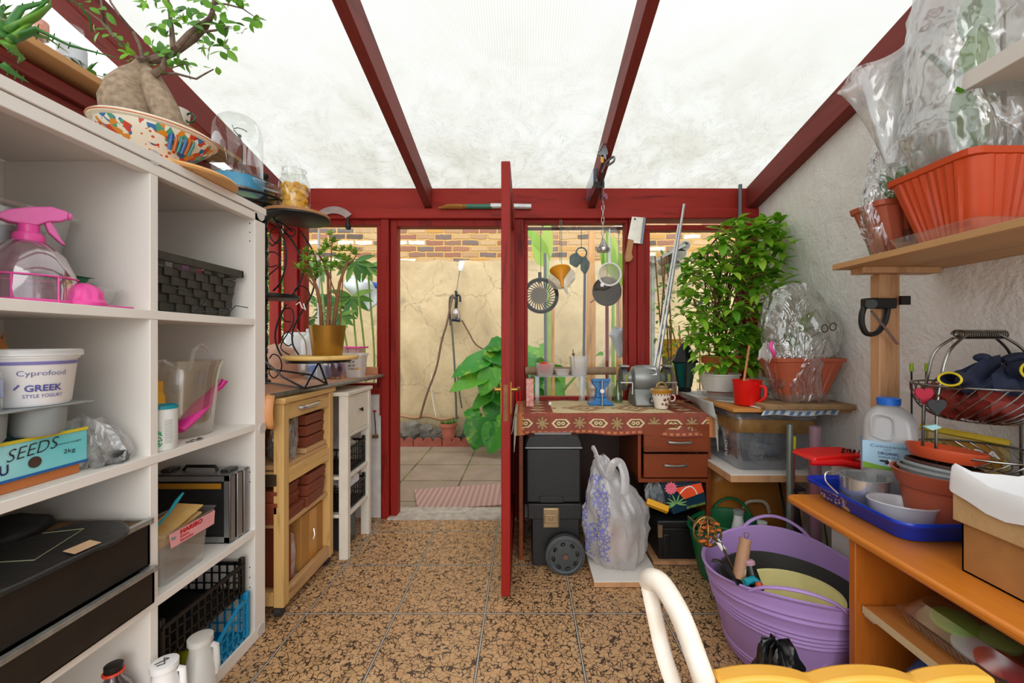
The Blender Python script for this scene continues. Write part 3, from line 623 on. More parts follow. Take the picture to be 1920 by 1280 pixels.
# --- row 3 right: case and sweet tub
o = thing('tool_case', 'aluminium edged carry case standing in the third compartment', 'case', (-1.25, 1.59, .451))
CA = (-1.40, 1.52, .452); CB = (-1.093, 1.625, .705)
build('shell', MB().box((CA[0] + .01, CA[1] + .008, CA[2] + .01), (CB[0] - .008, CB[1] - .008, CB[2] - .01)), mat('black_case_panel', '#191a1b', .5, bump=.3, bs=120), o)
m = MB(); f = .024
for z0_, z1_ in ((CA[2], CA[2] + f), (CB[2] - f, CB[2])): m.box((CA[0], CA[1], z0_), (CB[0], CA[1] + .006, z1_)); m.box((CA[0], CA[1], z0_ if z0_ == CA[2] else z1_ - .006), (CB[0], CB[1], z0_ + .006 if z0_ == CA[2] else z1_))
for yy in (CA[1], CA[1] + .04, CB[1] - .028): m.box((CB[0] - .006, yy, CA[2]), (CB[0], yy + .028, CB[2]))
m.box((CB[0] - f, CA[1], CA[2]), (CB[0], CA[1] + .006, CB[2]))
build('metal_edging', m, mat('aluminium_edge', '#aeb0b2', .35, .85), o, bev=.002)
build('handle', MB().tube([(-1.31, 1.575, .707), (-1.30, 1.575, .722), (-1.19, 1.575, .722), (-1.18, 1.575, .707)], .006, 8), BLACKP, o)
for x in (-1.36, -1.135): build('latch', MB().box((x - .018, 1.55, .704), (x + .018, 1.6, .716)), mat('latch_metal', '#55585b', .35, .8), o, bev=.003)
build('inner_stripe', MB().box((-1.36, 1.517, .655), (-1.125, 1.520, .675)), mat('amber_strip', '#a9751f', .4), o)
o = thing('sweet_tub', 'clear plastic sweet tub with a pink HARIBO label', 'tub', (-1.15, 1.33, .451))
c = (-1.155, 1.335, .452)
build('body', tub(MB(), c, [(0, .001, .001), (0, .05, .085), (.10, .055, .095), (.11, .065, .11), (.165, .068, .113), (.17, .073, .118)], .02), CLEARP, o)
lb = MB(); lb.add([(c[0] + .0675, c[1] - .075, c[2] + .112), (c[0] + .0675, c[1] + .1, c[2] + .112), (c[0] + .0705, c[1] + .1, c[2] + .160), (c[0] + .0705, c[1] - .085, c[2] + .160)], [(0, 1, 2, 3)])
build('paper_label', lb, mat('pink_label', '#f0a9ad', .5), o, smooth=False, label='pink label')
lettering('HARIBO', mat('red_ink', '#c8141e', .5), o, (c[0] + .0715, c[1] - .045, c[2] + .142), (0, 1, 0), (0, 0, 1), .015, .088, bold=.045)
lettering('Giant\nStrawbs', mat('red_ink', '', .5), o, (c[0] + .0705, c[1] - .045, c[2] + .118), (0, 1, 0), (0, 0, 1), .021, .05, bold=.02)
lettering('5p', mat('teal_ink', '#3c9390', .5), o, (c[0] + .0705, c[1] - .078, c[2] + .135), (0, 1, 0), (0, 0, 1), .012, .018, bold=.02)
solo('folded_papers', 'yellow and green papers lying in the sweet tub', 'papers', MB().cbox((-1.16, 1.33, .60), (.09, .17, .006), (.2, .1, 0)).cbox((-1.155, 1.34, .615), (.085, .16, .004), (.3, .05, 0)).cbox((-1.16, 1.32, .58), (.09, .16, .02), (.05, 0, 0)), mat('tan_papers', '#d8b678', .6, col2='#c08a3c', var=.3, vs=12))
solo('brush', 'teal plastic brush handle sticking up from the sweet tub', 'brush', MB().tube([(-1.15, 1.24, .60), (-1.13, 1.30, .655), (-1.125, 1.325, .685), (-1.12, 1.345, .705)], [.003, .004, .006, .003], 8), mat('teal_plastic', '', .35))
# --- row 3 left: two black trays
BT = mat('scratched_black_tray', '#17130f', .5, var=.3, vs=12, bump=.15, bs=20, col2='#26201a')
SILV = mat('silver_edging', '#bdbcb6', .35, .6, var=.2, vs=30)
for k, (z0_, z1_, xf, y1) in enumerate(((.452, .545, -1.052, 1.178), (.560, .680, -1.065, 1.178))):
    o = thing('drawer_box', ['lower of the two black drawers with silver rims stacked in the left compartment', 'upper of the two black drawers with silver rims, topped by a dark pad'][k], 'drawer', (-1.27, .97, z0_))
    m = MB(); m.box((-1.46, .77, z0_), (xf - .01, y1, z0_ + .008)); m.box((xf - .02, .77, z0_), (xf - .01, y1, z1_)); m.box((-1.46, y1 - .012, z0_), (xf - .01, y1, z1_)); m.box((-1.46, .77, z0_), (xf - .01, .782, z1_)); m.box((-1.46, .77, z0_), (-1.45, y1, z1_))
    build('tray_body', m, BT, o, bev=.003)
    m = MB(); m.tube([(xf - .012, .765, z1_ + .006), (xf - .012, y1 + .0, z1_ + .006)], .0095, 10); m.box((xf - .012, .765, z1_ + .012), (xf, y1, z1_ + .015)); m.box((-1.46, y1 - .01, z1_), (xf, y1, z1_ + .012))
    build('rim', m, SILV, o)
    if k: build('board_lid', MB().box((-1.45, .77, z1_ + .001), (xf - .02, y1 - .01, z1_ + .008)), mat('brown_hardboard', '#8a6a48', .7, var=.3, vs=10), o, label='brown hardboard lid')
o = thing('paddle', 'flat black rounded pad with a tan label lying on the upper black drawer', 'pad', (-1.1, .95, .70))
pts = []
for k in range(26):
    a = -PI / 2 + PI * k / 25; pts.append((-1.155 + .085 * math.sin(-a) * -1, 1.03 + .09 * math.cos(a)))
pts = [(-1.07, .70), (-1.045, .85)] + [(-1.12 + .085 * math.cos(a), 1.04 + .085 * math.sin(a)) for a in [(-.5 + 3.2 * k / 16) for k in range(17)]] + [(-1.22, .98), (-1.24, .70)]
build('pad', MB().prism(pts, 'Z', .694, .708).xf(Matrix.Translation((-1.1, .95, .7)) @ Matrix.Rotation(math.radians(8), 4, 'Y') @ Matrix.Translation((1.1, -.95, -.7))), mat('black_leather', '#232323', .35, bump=.3, bs=60), o, bev=.005)
build('tan_label', MB().cbox((-1.062, .985, .708), (.032, .055, .001), (0, math.radians(8), -.1)), mat('kraft_label', '#c9a682', .7), o, label='tan paper label')
build('stitching', MB().tube([(-1.20, .88, .7235), (-1.10, .92, .7105), (-1.14, 1.06, .717), (-1.20, 1.02, .724)], .0012, 6), mat('olive_stitch', '#8a8c6c', .7), o)
solo('black_pouch', 'dark soft pouch lying at the back of the upper black drawer', 'pouch', MB().rings(crumple((-1.34, .98, .69), smoothrings([(0, .08, .16, 0, 0), (.03, .085, .165, 0, 0), (.06, .05, .1, 0, 0), (.065, .005, .02, 0, 0)], 8), 26, 9, .2, 3)), BLACKP)
# --- row 4 right: crates
def crate(name, label, mt, x0, x1, y0, y1, z0, z1, dip=0, n=11, rows=3):
    o = thing(name, label, 'crate', ((x0 + x1) / 2, (y0 + y1) / 2, z0)); t_ = .004
    def side(a, b, key):
        a = V(*a); b = V(*b); L = (b - a); k = MB(); ny_ = int(L.length / .028)
        hh = lambda f: (z1 - z0) * (1 - dip * (0 if key != 'f' else max(0, min(1, (.5 - abs(f - .35)) * 3))))
        nrm = L.cross(V(0, 0, 1)).normalized() * t_
        for i in range(ny_ + 1):
            f = i / ny_; p = a + L * f; q = p + L.normalized() * .006
            k.rings([[p, q, q + nrm, p + nrm], [p + V(0, 0, hh(f)), q + V(0, 0, hh(f)), q + nrm + V(0, 0, hh(f)), p + nrm + V(0, 0, hh(f))]])
        for r in range(rows + 1):
            for i in range(ny_):
                f = i / ny_; g = (i + 1) / ny_; w_ = .012 if r in (0, rows) else .004
                za = hh(f) * r / rows - (w_ if r else 0); zb = hh(g) * r / rows - (w_ if r else 0); p = a + L * f; q = a + L * g
                n2 = nrm * (2.2 if r == rows else 1)
                k.rings([[p + V(0, 0, za), p + n2 + V(0, 0, za), p + n2 + V(0, 0, za + w_), p + V(0, 0, za + w_)], [q + V(0, 0, zb), q + n2 + V(0, 0, zb), q + n2 + V(0, 0, zb + w_), q + V(0, 0, zb + w_)]])
        return k
    build('front_wall', side((x1, y0, z0), (x1, y1, z0), 'f'), mt, o, smooth=False); build('end_wall', side((x1, y1, z0), (x0, y1, z0), 'e'), mt, o, smooth=False)
    build('end_wall', side((x0, y0, z0), (x1, y0, z0), 'e'), mt, o, smooth=False); build('back_wall', side((x0, y1, z0), (x0, y0, z0), 'b'), mt, o, smooth=False)
    build('base', MB().box((x0, y0, z0), (x1, y1, z0 + .006)), mt, o)
    for x in (x0 + .008, x1):
        for y in (y0 + .008, y1): build('corner_post', MB().box((x - .012, y - .012, z0), (x + .006, y + .006, z1 + .02)), mt, o, bev=.002)
    return o
BLUEP = mat('sky_blue_plastic', '#1590c4', .4)
crate('crate', 'sky blue stacking crate at the bottom of the bookcase', BLUEP, -1.44, -1.09, 1.235, 1.612, .046, .20, .45)
crate('crate', 'black mesh crate stacked on the sky blue crate', BLACKP, -1.43, -1.10, 1.235, 1.60, .222, .34)
o = thing('tin', 'yellow custard tin inside the blue crate', 'tin', (-1.16, 1.5, .055))
c = (-1.165, 1.44, .054)
build('body', MB().lathe([(.001, 0), (.045, 0), (.045, .10), (.047, .102), (.04, .104), (.001, .104)], c, 28), mat('tin_metal', '#b8a88a', .3, .7), o)
build('label_sleeve', MB().lathe([(.0455, .05), (.0455, .094)], c, 28), mat('tin_yellow', '#d8cf2a', .4), o, label='yellow label')
lettering('Custard', INK, o, (0, 0, c[2] + .06), (1, 0, 0), (0, 0, 1), .02, .085, bend=(c[0], c[1], .0458, -1.0, 0), bold=.02)
# --- bottles on the floor in front of the bookcase
def bottle(name, label, loc, r, h, neck, mb_, capm, hand=None, caph=.02):
    o = thing(name, label, 'bottle', loc)
    build('body', MB().lathe([(.001, 0), (r * .94, 0), (r, .012), (r, h * .68), (r * .8, h * .8), (neck, h * .9), (neck, h)], loc, 28), mb_, o)
    build('cap', MB().lathe([(neck * 1.12, h * .965), (neck * 1.18, h * .97), (neck * 1.18, h + caph * .4), (neck * .9, h + caph * .5), (.001, h + caph * .5)], loc, 24), capm, o)
    if hand is not None:
        dx, dy = math.cos(hand), math.sin(hand)
        build('handle', MB().tube([(loc[0] + dx * neck, loc[1] + dy * neck, loc[2] + h * .92), (loc[0] + dx * r * .95, loc[1] + dy * r * .95, loc[2] + h * .9), (loc[0] + dx * r * 1.02, loc[1] + dy * r * 1.02, loc[2] + h * .72), (loc[0] + dx * r * .93, loc[1] + dy * r * .93, loc[2] + h * .6)], .009, 10), mb_, o)
    return o
bottle('milk_bottle', 'translucent empty bottle with open neck and handle, nearest the bookcase corner', (-1.0, 1.264, 0), .042, .285, .028, MILKY, MILKY, .35)
ob = bottle('milk_bottle', 'white bottle with black scribble on its cap between two other floor bottles', (-1.03, 1.172, 0), .042, .278, .028, WHITEPL, WHITEPL, .6)
build('scribble', MB().tube([(-1.045, 1.157, .2895), (-1.025, 1.182, .2895), (-1.04, 1.182, .2895), (-1.02, 1.162, .2895), (-1.035, 1.152, .2895)], .0012, 5), INK, ob)
ob = bottle('cola_bottle', 'dark bottle with a red ring below its black cap inside the bottom compartment', (-1.128, 1.125, .046), .044, .262, .017, clear('smoky_plastic', '#b9aab0', .1, .3, .3, '#6b5560'), BLACKP)
build('red_ring', MB().torus((-1.128, 1.125, .296), .0205, .004), mat('red_orange_ring', '#e2432a', .4), ob, label='red neck ring')

# ================================================================ on top of the bookcase
ZT_ = 1.749
solo('chopping_board', 'round pale wooden board under the patterned bonsai bowl', 'board', MB().lathe([(.001, 0), (.165, 0), (.17, .006), (.165, .014), (.001, .014)], (-1.185, 1.40, ZT_), 48), wood('pale_board', '#d9a566', '#c08a4a', 'X', .5))
CER = NT('painted_porcelain'); tc = CER.coord((1, 1, 1)); vn = CER.vor(tc, 62); f1 = CER.noise(tc, 13, 2)
cc = CER.ramp(CER.vor(tc, 62).outputs['Color'], [(0, H('#c9442a')), (.25, H('#e8e0cc')), (.42, H('#d98a2a')), (.55, H('#e9e2d2')), (.62, H('#2f6fa8')), (.74, H('#4a9a7c')), (.84, H('#ece6d6')), (.9, H('#b23a2a'))], 'CONSTANT')
sepc = CER.n('ShaderNodeSeparateXYZ'); CER.l(tc, sepc.inputs[0])
isf = CER.math('GREATER_THAN', CER.math('ADD', f1.outputs[0], 0), .56)
cc = CER.mix(isf, cc, CER.mix(CER.math('LESS_THAN', vn.outputs['Distance'], .30), H('#ebe3d0'), H('#cc5a3a')))
rim = CER.math('GREATER_THAN', sepc.outputs[2], .108)
cc = CER.mix(rim, cc, H('#e9dfca')); CER.fin(CER.pbr(cc, .2))
o = thing('bonsai_bowl', 'oval porcelain bowl painted with orange flowers and blue robed figures on the round board', 'bowl', (-1.205, 1.355, ZT_ + .015))
ang = math.atan2(.242, .168)
m = MB(); m.lathe([(.001, .004), (.42, .0), (.46, .02), (.62, .05), (.80, .075), (.93, .095), (.97, .108), (1.04, .112), (1.06, .120), (1.02, .126), (.93, .122), (.8, .09)], (0, 0, 0), 56, sx=.155, sy=.115)
m.rot(0, 0, ang).mv(-1.205, 1.345, ZT_ + .015)
build('bowl_body', m, MATS['painted_porcelain'], o)
m = MB(); pr = [(math.cos(t) * 1.055 * .155, math.sin(t) * 1.055 * .115, .117) for t in (2 * PI * k / 48 for k in range(48))]; m.tube(pr, .0022, 6, closed=True); m.rot(0, 0, ang).mv(-1.205, 1.345, ZT_ + .015)
build('rim_line', m, mat('coral_ink', '#d8875a', .3), o, label='coral rim line')
FG = [mat('robe_blue', '#3f6fb0', .3), mat('robe_orange', '#c8662c', .3), mat('robe_teal', '#3f8f8a', .3)]
for q, (aa, zz) in enumerate(((-1.50, .062), (-1.40, .060), (-1.31, .063), (-1.22, .06), (-1.13, .063), (-1.04, .061))):
    a = aa; rx, ry = .155 * .80, .115 * .80
    px_, py_ = math.cos(a - ang + ang) * rx, math.sin(a) * ry
    mm = MB(); mm.tube([(px_ * .93, py_ * .93, .045), (px_ * 1.08, py_ * 1.08, .075), (px_ * 1.13, py_ * 1.13, .088)], [.0052, .0046, .003], 8); mm.sph((px_ * 1.13, py_ * 1.13, .0905), .0034, 8)
    mm.rot(0, 0, ang).mv(-1.205, 1.345, ZT_ + .015); build('painted_figure', mm, FG[q % 3], o)
build('soil', MB().lathe([(.001, .118), (.5, .117), (.9, .108)], (0, 0, 0), 40, sx=.155, sy=.115).rot(0, 0, ang).mv(-1.205, 1.345, ZT_ + .015), SOIL, o)
# bonsai
YB = 1.33
o = thing('bonsai_tree', 'fat-rooted ficus bonsai with twisting branches growing in the painted bowl', 'plant', (-1.215, 1.335, ZT_ + .13))
def pb(px, py, dy=0): return P(px, py, YB + dy)
m = MB()
m.tube([pb(255, 240), pb(245, 215), pb(240, 190), pb(245, 165), pb(256, 145), pb(266, 128), pb(272, 112)], [.060, .076, .076, .062, .040, .024, .016], 24)
m.tube([pb(325, 262, .0), pb(318, 235, .0), pb(308, 205, .0), pb(296, 172, .01), pb(284, 145), pb(274, 126)], [.034, .038, .040, .034, .024, .013], 20)
m.tube([pb(204, 225, -.05), pb(201, 200, -.05), pb(204, 180, -.04), pb(212, 165, -.02)], [.014, .016, .014, .004], 12)
nn = len(m.v)
for i in range(nn): m.v[i] += Vector(noise.noise_vector(m.v[i] * 14)) * .010
build('caudex', m, mat('speckled_root', '#b09b82', .85, var=.16, vs=60, bump=.6, bs=45, col2='#806d5a'), o)
br_ = [([(272, 118), (300, 108), (330, 96), (362, 74), (385, 52), (398, 25), (405, -20)], .0135), ([(325, 92), (322, 55), (318, 20), (312, -20)], .008), ([(332, 88), (355, 62), (395, 32), (408, -10)], .009),
       ([(268, 112), (262, 85), (250, 60), (225, 30), (208, 5), (200, -15)], .006), ([(262, 112), (240, 92), (215, 70), (190, 40), (160, 18)], .006), ([(196, 48), (192, 20), (188, -10)], .005),
       ([(288, 140), (305, 128), (312, 100)], .012), ([(290, 138), (330, 138), (368, 148), (385, 138), (400, 130)], .0045), ([(380, 60), (410, 56), (430, 50)], .004), ([(398, 6), (425, 8), (455, 16), (475, 30)], .0035), ([(320, 128), (345, 120), (360, 126)], .002)]
m = MB()
for pts, r in br_:
    n_ = len(pts); pp = [pb(x, y, .03 * math.sin(i * 1.7 + x)) for i, (x, y) in enumerate(pts)]
    m.tube(pp, [r * (1 - .6 * i / (n_ - 1)) for i in range(n_)], 8)
build('branches', m, BARK, o)
lv = MB(); random.seed(12)
spots = [(272, 8, 6), (318, 10, 6), (300, 45, 7), (330, 30, 7), (316, 60, 5), (350, 20, 6), (370, 35, 7), (395, 12, 7), (345, 45, 4), (420, 28, 6), (430, 48, 6), (445, 60, 4), (460, 8, 6), (478, 35, 4), (478, 55, 3), (280, 92, 6), (300, 98, 6), (318, 102, 6), (330, 112, 4), (290, 120, 4), (240, 95, 4), (245, 110, 3), (185, 62, 3), (208, 64, 3), (216, 52, 2), (196, 25, 3), (165, 10, 3), (380, 75, 5), (395, 88, 6), (415, 95, 6), (430, 92, 5), (370, 48, 5), (390, 60, 4), (345, 122, 2), (400, 132, 2), (362, 130, 2), (300, 5, 4), (380, -8, 8), (340, -10, 7), (440, -8, 8), (405, 40, 4)]
for (x, y, k) in spots:
    for q in range(k):
        d = Vector((random.uniform(-1, 1), random.uniform(-1, .6), random.uniform(-.9, .8)))
        lv.leaf(pb(x + random.uniform(-9, 9), y + random.uniform(-9, 9), random.uniform(-.06, .06)), d, random.uniform(.026, .042), random.uniform(.018, .026), random.uniform(0, .5), .15, up=(random.uniform(-.5, .5), -1, random.uniform(.2, 1)), n=4, tip=1)
build('foliage', lv, leafmat('bonsai_leaf', '#6fae26', '#37701a', '#93c83c'), o, ang=3)
# aloe in a white pot
o = thing('aloe_plant', 'spiky aloe with arching toothed leaves at the top left corner', 'plant', (-1.20, .89, ZT_))
c = (-1.25, .885, ZT_)
build('pot', MB().lathe([(.001, 0), (.05, 0), (.068, .09), (.072, .15), (.066, .15), (.06, .08)], c, 28), mat('glazed_white_pot', '#e4e2da', .25), o)
m = MB(); random.seed(5)
al = [((20, 75), (70, 55), (130, 85), (232, 112)), ((15, 78), (50, 60), (90, 72), (130, 100)), ((10, 70), (-5, 30), (10, 10)), ((20, 60), (60, 28), (100, -8)), ((12, 80), (25, 95), (42, 108), (33, 118)), ((8, 60), (40, 15), (80, 5), (100, -20)), ((5, 55), (-20, 10), (-40, -10)), ((15, 60), (70, 30), (95, 10), (92, -25)), ((110, -12), (150, 10), (168, 35), (172, 60)), ((2, 120), (30, 140), (55, 155)), ((25, 70), (55, 45), (60, 40), (45, 30))]
for pts in al:
    pp = [P(x, y, .90 + .02 * i) for i, (x, y) in enumerate(pts)]
    q = []
    for i in range(len(pp) - 1):
        for f in (0, .5): q.append(pp[i].lerp(pp[i + 1], f))
    q.append(pp[-1]); n_ = len(q)
    if pts[0][0] == 110: rs = [.0025] * n_
    else: rs = [.0135 * (1 - i / (n_ - .9)) + .0008 for i in range(n_)]
    m.tube(q, rs, 8, flat=.45)
    for i in range(1, n_ - 1):
        for s_ in (-1, 1): m.leaf(q[i], V(s_ * .3, 0, 1 * s_), rs[i] + .004, .003, 0, 0)
build('leaves', m, leafmat('aloe_green', '#4d8c35', '#2e6a33', '#7fae3c', .35), o, ang=3)
# ledge clutter
o = thing('spotted_bowl', 'white bowl with green dots upside down on the high window ledge', 'bowl', (-1.60, 1.62, 2.159))
c = (-1.585, 1.60, 2.159)
build('bowl_body', MB().lathe([(.065, 0), (.066, .01), (.055, .04), (.03, .062), (.001, .068)], c, 28), mat('cream_glaze', '#e9e6d8', .2), o)
dm = MB()
for a in (-2.2, -1.6, -1.0, -.4, .2):
    for z, r in ((.022, .062), (.045, .050)):
        dm.sph((c[0] + r * math.cos(a + z * 14), c[1] + r * math.sin(a + z * 14), c[2] + z), .007, 8, (1, 1, 1))
build('green_dots', dm, mat('dot_green', '#4f8a4e', .3), o)
o = thing('teacup', 'white cup with a dark green handle behind the bonsai bowl', 'cup', (-1.56, 1.83, 2.159))
c = (-1.42, 1.585, 1.945)
c = (-1.56, 1.90, 2.159); c = tuple(P(333, 222, 1.78)); c = (c[0], c[1], c[2] - .04)
build('cup_body', MB().lathe([(.001, 0), (.028, 0), (.040, .03), (.045, .075), (.042, .075), (.03, .01)], c, 24), mat('cream_glaze', '', .2), o)
build('handle', MB().torus((c[0] + .055, c[1], c[2] + .042), .020, .004, 'Y'), mat('bottle_green_glaze', '#174a32', .2), o)
solo('wooden_bracket', 'pale timber strip under the green-handled cup', 'timber', MB().box((c[0] - .12, c[1] - .12, c[2] - .02), (c[0] + .07, c[1] + .3, c[2] - .002)), PLY)
o = thing('glass_bottle', 'clear glass bottle with an orange and white label on the high ledge', 'bottle', (-1.60, 1.36, 2.159))
c = (-1.59, 1.33, 2.159)
build('body', MB().lathe([(.001, 0), (.03, 0), (.032, .01), (.032, .1), (.012, .13), (.012, .16)], c, 22), CLEARG, o)
build('paper_label', MB().lathe([(.0325, .03), (.0325, .08)], c, 22), mat('orange_white_label', '#e8ecf0', .5, col2='#e8743a', var=.6, vs=25), o, label='orange and white label')
o = thing('glass_jar', 'clear jar with a paper label standing on the high ledge near the aloe', 'jar', (-1.60, 1.44, 2.159))
c = (-1.59, 1.44, 2.159)
build('body', MB().lathe([(.001, 0), (.036, 0), (.038, .01), (.038, .11), (.03, .125), (.03, .14)], c, 22), CLEARG, o)
build('paper_label', MB().lathe([(.0385, .02), (.0385, .07)], c, 22), mat('pale_label', '#dfe6ee', .5), o)
for x, y, n_ in ((-1.60, 1.24, 14), (-1.60, 1.50, 10)):
    m = MB(); random.seed(int(y * 100))
    for k in range(n_): m.leaf((x, y, 2.17), (random.uniform(-1, 1), random.uniform(-1, 1), random.uniform(.6, 2)), random.uniform(.04, .09), .008, .5, .2)
    m.lathe([(.001, -.012), (.02, -.012), (.024, .02)], (x, y, 2.17), 14)
    solo('air_plant', 'small wispy green plant on the high ledge ' + ('nearest the aloe' if y < 1.3 else 'next to the spotted bowl'), 'plant', m, GREEN2, ang=3)
# ================================================================ worktop, trolley, cabinet
def spline(pts, k=6):
    pts = [Vector(p) for p in pts]; out = []
    q = [pts[0] * 2 - pts[1]] + pts + [pts[-1] * 2 - pts[-2]]
    for i in range(1, len(q) - 2):
        for j in range(k):
            t = j / k; a, b, c, d_ = q[i - 1], q[i], q[i + 1], q[i + 2]
            out.append(.5 * ((2 * b) + (c - a) * t + (2 * a - 5 * b + 4 * c - d_) * t * t + (3 * b - a - 3 * c + d_) * t ** 3))
    out.append(pts[-1]); return out
WT = wood('worktop_laminate', '#bd8762', '#a26c4a', 'Y', .6, .4, .05)
o = thing('worktop', 'long wood-effect worktop with a grey metal edge under the left window', 'worktop', (-1.3, 2.25, .957))
build('worktop_board', MB().prism([(-1.615, 1.72), (-1.072, 1.72), (-.958, 2.772), (-1.615, 2.772)], 'Z', .958, .980), WT, o, bev=.001)
build('metal_edge', MB().tube([(-1.071, 1.72, .969), (-.957, 2.770, .969)], .0115, 4), mat('dull_edge_metal', '#8d8b80', .35, .5, var=.2, vs=30), o)
build('upstand', MB().box((-1.54, 2.748, .981), (-.99, 2.764, 1.03)), WT, o, bev=.002)
build('hanging_flap', MB().grid(10, 6, lambda u, w: V(-1.50 + .455 * u, 1.716 - .012 * math.sin(w * PI) - .004 * math.sin(u * 9), .976 - .135 * w - .01 * math.sin(u * 14) * w)), wood('vinyl_offcut', '#c98a56', '#a5683a', 'Z', .8, .45), o, solid=.003, label='wood-effect sheet hanging over the near end')

o = thing('kitchen_trolley', 'open pine trolley on castors with a drawer and three shelves', 'trolley', (-1.22, 2.0, 0))
TX0, TX1, TY0, TY1 = -1.41, -1.045, 1.775, 2.235
build('top_board', MB().box((TX0 - .01, TY0 - .01, .930), (TX1 + .012, TY1 + .005, .955)), BEECHY, o, bev=.003)
for x0 in (TX1 - .045, TX0):
    for y0 in (TY0, TY1 - .042): build('post', MB().box((x0, y0, .047), (x0 + .045, y0 + .042, .93)), BEECH, o, bev=.003)
dr = build('drawer_front', MB().box((TX1 - .03, TY0 + .045, .855), (TX1 - .004, TY1 - .045, .925)), BEECHY, o, bev=.002)
build('handle', MB().tube(spline([(TX1 - .005, 1.90, .893), (TX1 + .014, 1.925, .893), (TX1 + .017, 2.0, .894), (TX1 + .014, 2.055, .895), (TX1 - .005, 2.08, .895)]), .006, 10, flat=1.6), CHROME, dr)
build('rail', MB().box((TX1 - .022, TY0 + .04, .572), (TX1 - .002, TY1 - .04, .635)), BEECHY, o, bev=.002)
build('rail', MB().box((TX1 - .026, TY0 + .04, .05), (TX1 - .002, TY1 - .04, .112)), BEECHW, o, bev=.002)
for zz, n_ in ((.655, 'shelf'), (.40, 'shelf'), (.085, 'shelf')): build(n_, MB().box((TX0 + .02, TY0 + .03, zz - .022), (TX1 - .012, TY1 - .03, zz)), BEECHW, o, bev=.002)
for zz in (.60, .08): build('end_rail', MB().box((TX0 + .04, TY0 + .008, zz - .03), (TX1 - .04, TY0 + .03, zz + .03)), BEECHX if 'BEECHX' in globals() else BEECHY, o)
build('bracket', MB().box((-1.13, TY0 - .004, .575), (-1.075, TY0 + .0, .625)), mat('bronze_bracket', '#4f4031', .5, .5), o)
for x0 in (TX1 - .03, TX0 + .02):
    for y0 in (TY0 + .02, TY1 - .02):
        c_ = build('castor', MB().cyl((x0 - .013, y0, .023), (x0 + .013, y0, .023), .023, n=20).cyl((x0, y0, .03), (x0, y0, .05), .008, n=8), mat('dark_rubber', '#2c2c2e', .6), o)
def bbox(name, label, c, d, mt, rz=0, group=None, lid=.012, cat='box'):
    o = thing(name, label, cat, (c[0], c[1], c[2]), rz, group)
    build('box_body', MB().box((-d[0] / 2, -d[1] / 2, 0), (d[0] / 2, d[1] / 2, d[2] - lid)), mt, o, world=False, bev=.001)
    build('lid', MB().box((-d[0] / 2 - .003, -d[1] / 2 - .003, d[2] - lid * 1.6), (d[0] / 2 + .003, d[1] / 2 + .003, d[2])), mt, o, world=False, bev=.0015)
    return o
BRB = mat('reddish_brown_card', '#7f3b22', .55, var=.1)
b0 = None
for (x, y, z, a, lb) in ((-1.15, 2.1, .681, 0, 'bottom of the three boxes on the plank in the top compartment'), (-1.15, 2.1, .735, .02, 'middle of the three boxes on the plank in the top compartment'), (-1.15, 2.1, .789, -.01, 'top of the three boxes on the plank in the top compartment'),
        (-1.13, 2.06, .402, .05, 'bottom of the right-hand stack in the middle compartment'), (-1.13, 2.07, .452, .0, 'second of the right-hand stack in the middle compartment'), (-1.135, 2.09, .502, .03, 'top of the right-hand stack in the middle compartment'),
        (-1.13, 1.87, .402, .02, 'bottom of the left-hand stack in the middle compartment'), (-1.15, 1.86, .452, .0, 'second of the left-hand stack in the middle compartment'), (-1.15, 1.86, .502, .04, 'top of the left-hand stack in the middle compartment'),
        (-1.30, 1.90, .402, 0, 'lower box deep behind the left-hand stack in the middle compartment'), (-1.30, 1.90, .452, 0, 'upper box deep behind the left-hand stack in the middle compartment'), (-1.31, 1.90, .657, 0, 'lower box deep behind the green string bag in the top compartment'), (-1.32, 1.89, .707, 0, 'upper box deep behind the green string bag in the top compartment')):
    lb = 'brown lidded box, ' + lb
    if b0 is None: b0 = bbox('storage_box', lb, (x, y, z), (.15, .17, .048), BRB, a, 'brown boxes in the pine trolley')
    else: dup(b0, (x, y, z), a, lb)
solo('wood_offcut', 'worn plank lying under the top stack of brown boxes', 'plank', MB().box((-1.21, 1.99, .657), (-1.062, 2.19, .679)), BEECHW, bev=.002)
o = thing('carton', 'brown corrugated carton with a dangling tag on the trolley bottom shelf', 'carton', (-1.16, 2.08, .087))
build('carton_body', MB().box((-1.33, 1.98, .087), (-1.08, 2.19, .355)), mat('carton_card', '#b4803f', .8, bump=.2, bs=80), o, bev=.003)
build('tape', MB().box((-1.0795, 2.05, .10), (-1.0785, 2.12, .35)), mat('brown_tape', '#c98e3c', .3), o, label='brown parcel tape')
build('tag', MB().tube([(-1.077, 2.09, .25), (-1.07, 2.085, .22), (-1.075, 2.08, .20)], .004, 6), mat('foil', '#d8d4cc', .25, .7), o)
solo('book', 'upright red-brown book at the near end of the trolley bottom shelf', 'book', MB().box((-1.28, 1.86, .087), (-1.075, 1.885, .37)), BRB, bev=.002)
solo('parcel', 'clear wrapped white and red packet between the book and the carton', 'packet', MB().rings(crumple((-1.13, 1.93, .087), smoothrings([(0, .04, .03, 0, 0), (.1, .045, .032, 0, 0), (.2, .04, .03, 0, 0), (.225, .02, .01, 0, 0)], 10), 24, 4, .18, 5)), mat('silvery_packet', '#b9b4ae', .25, var=.4, vs=16, col2='#9c4a44'))
o = thing('plastic_bag', 'clear bag of green string on the top shelf of the pine trolley', 'bag', (-1.13, 1.9, .657))
build('film', MB().rings(crumple((-1.13, 1.91, .657), smoothrings([(0, .05, .055, 0, 0), (.05, .06, .075, 0, 0), (.12, .05, .08, 0, .01), (.18, .035, .05, 0, .05), (.19, .01, .02, 0, .06)], 12), 36, 8, .22, 5)), FILM, o)
random.seed(3); m = MB()
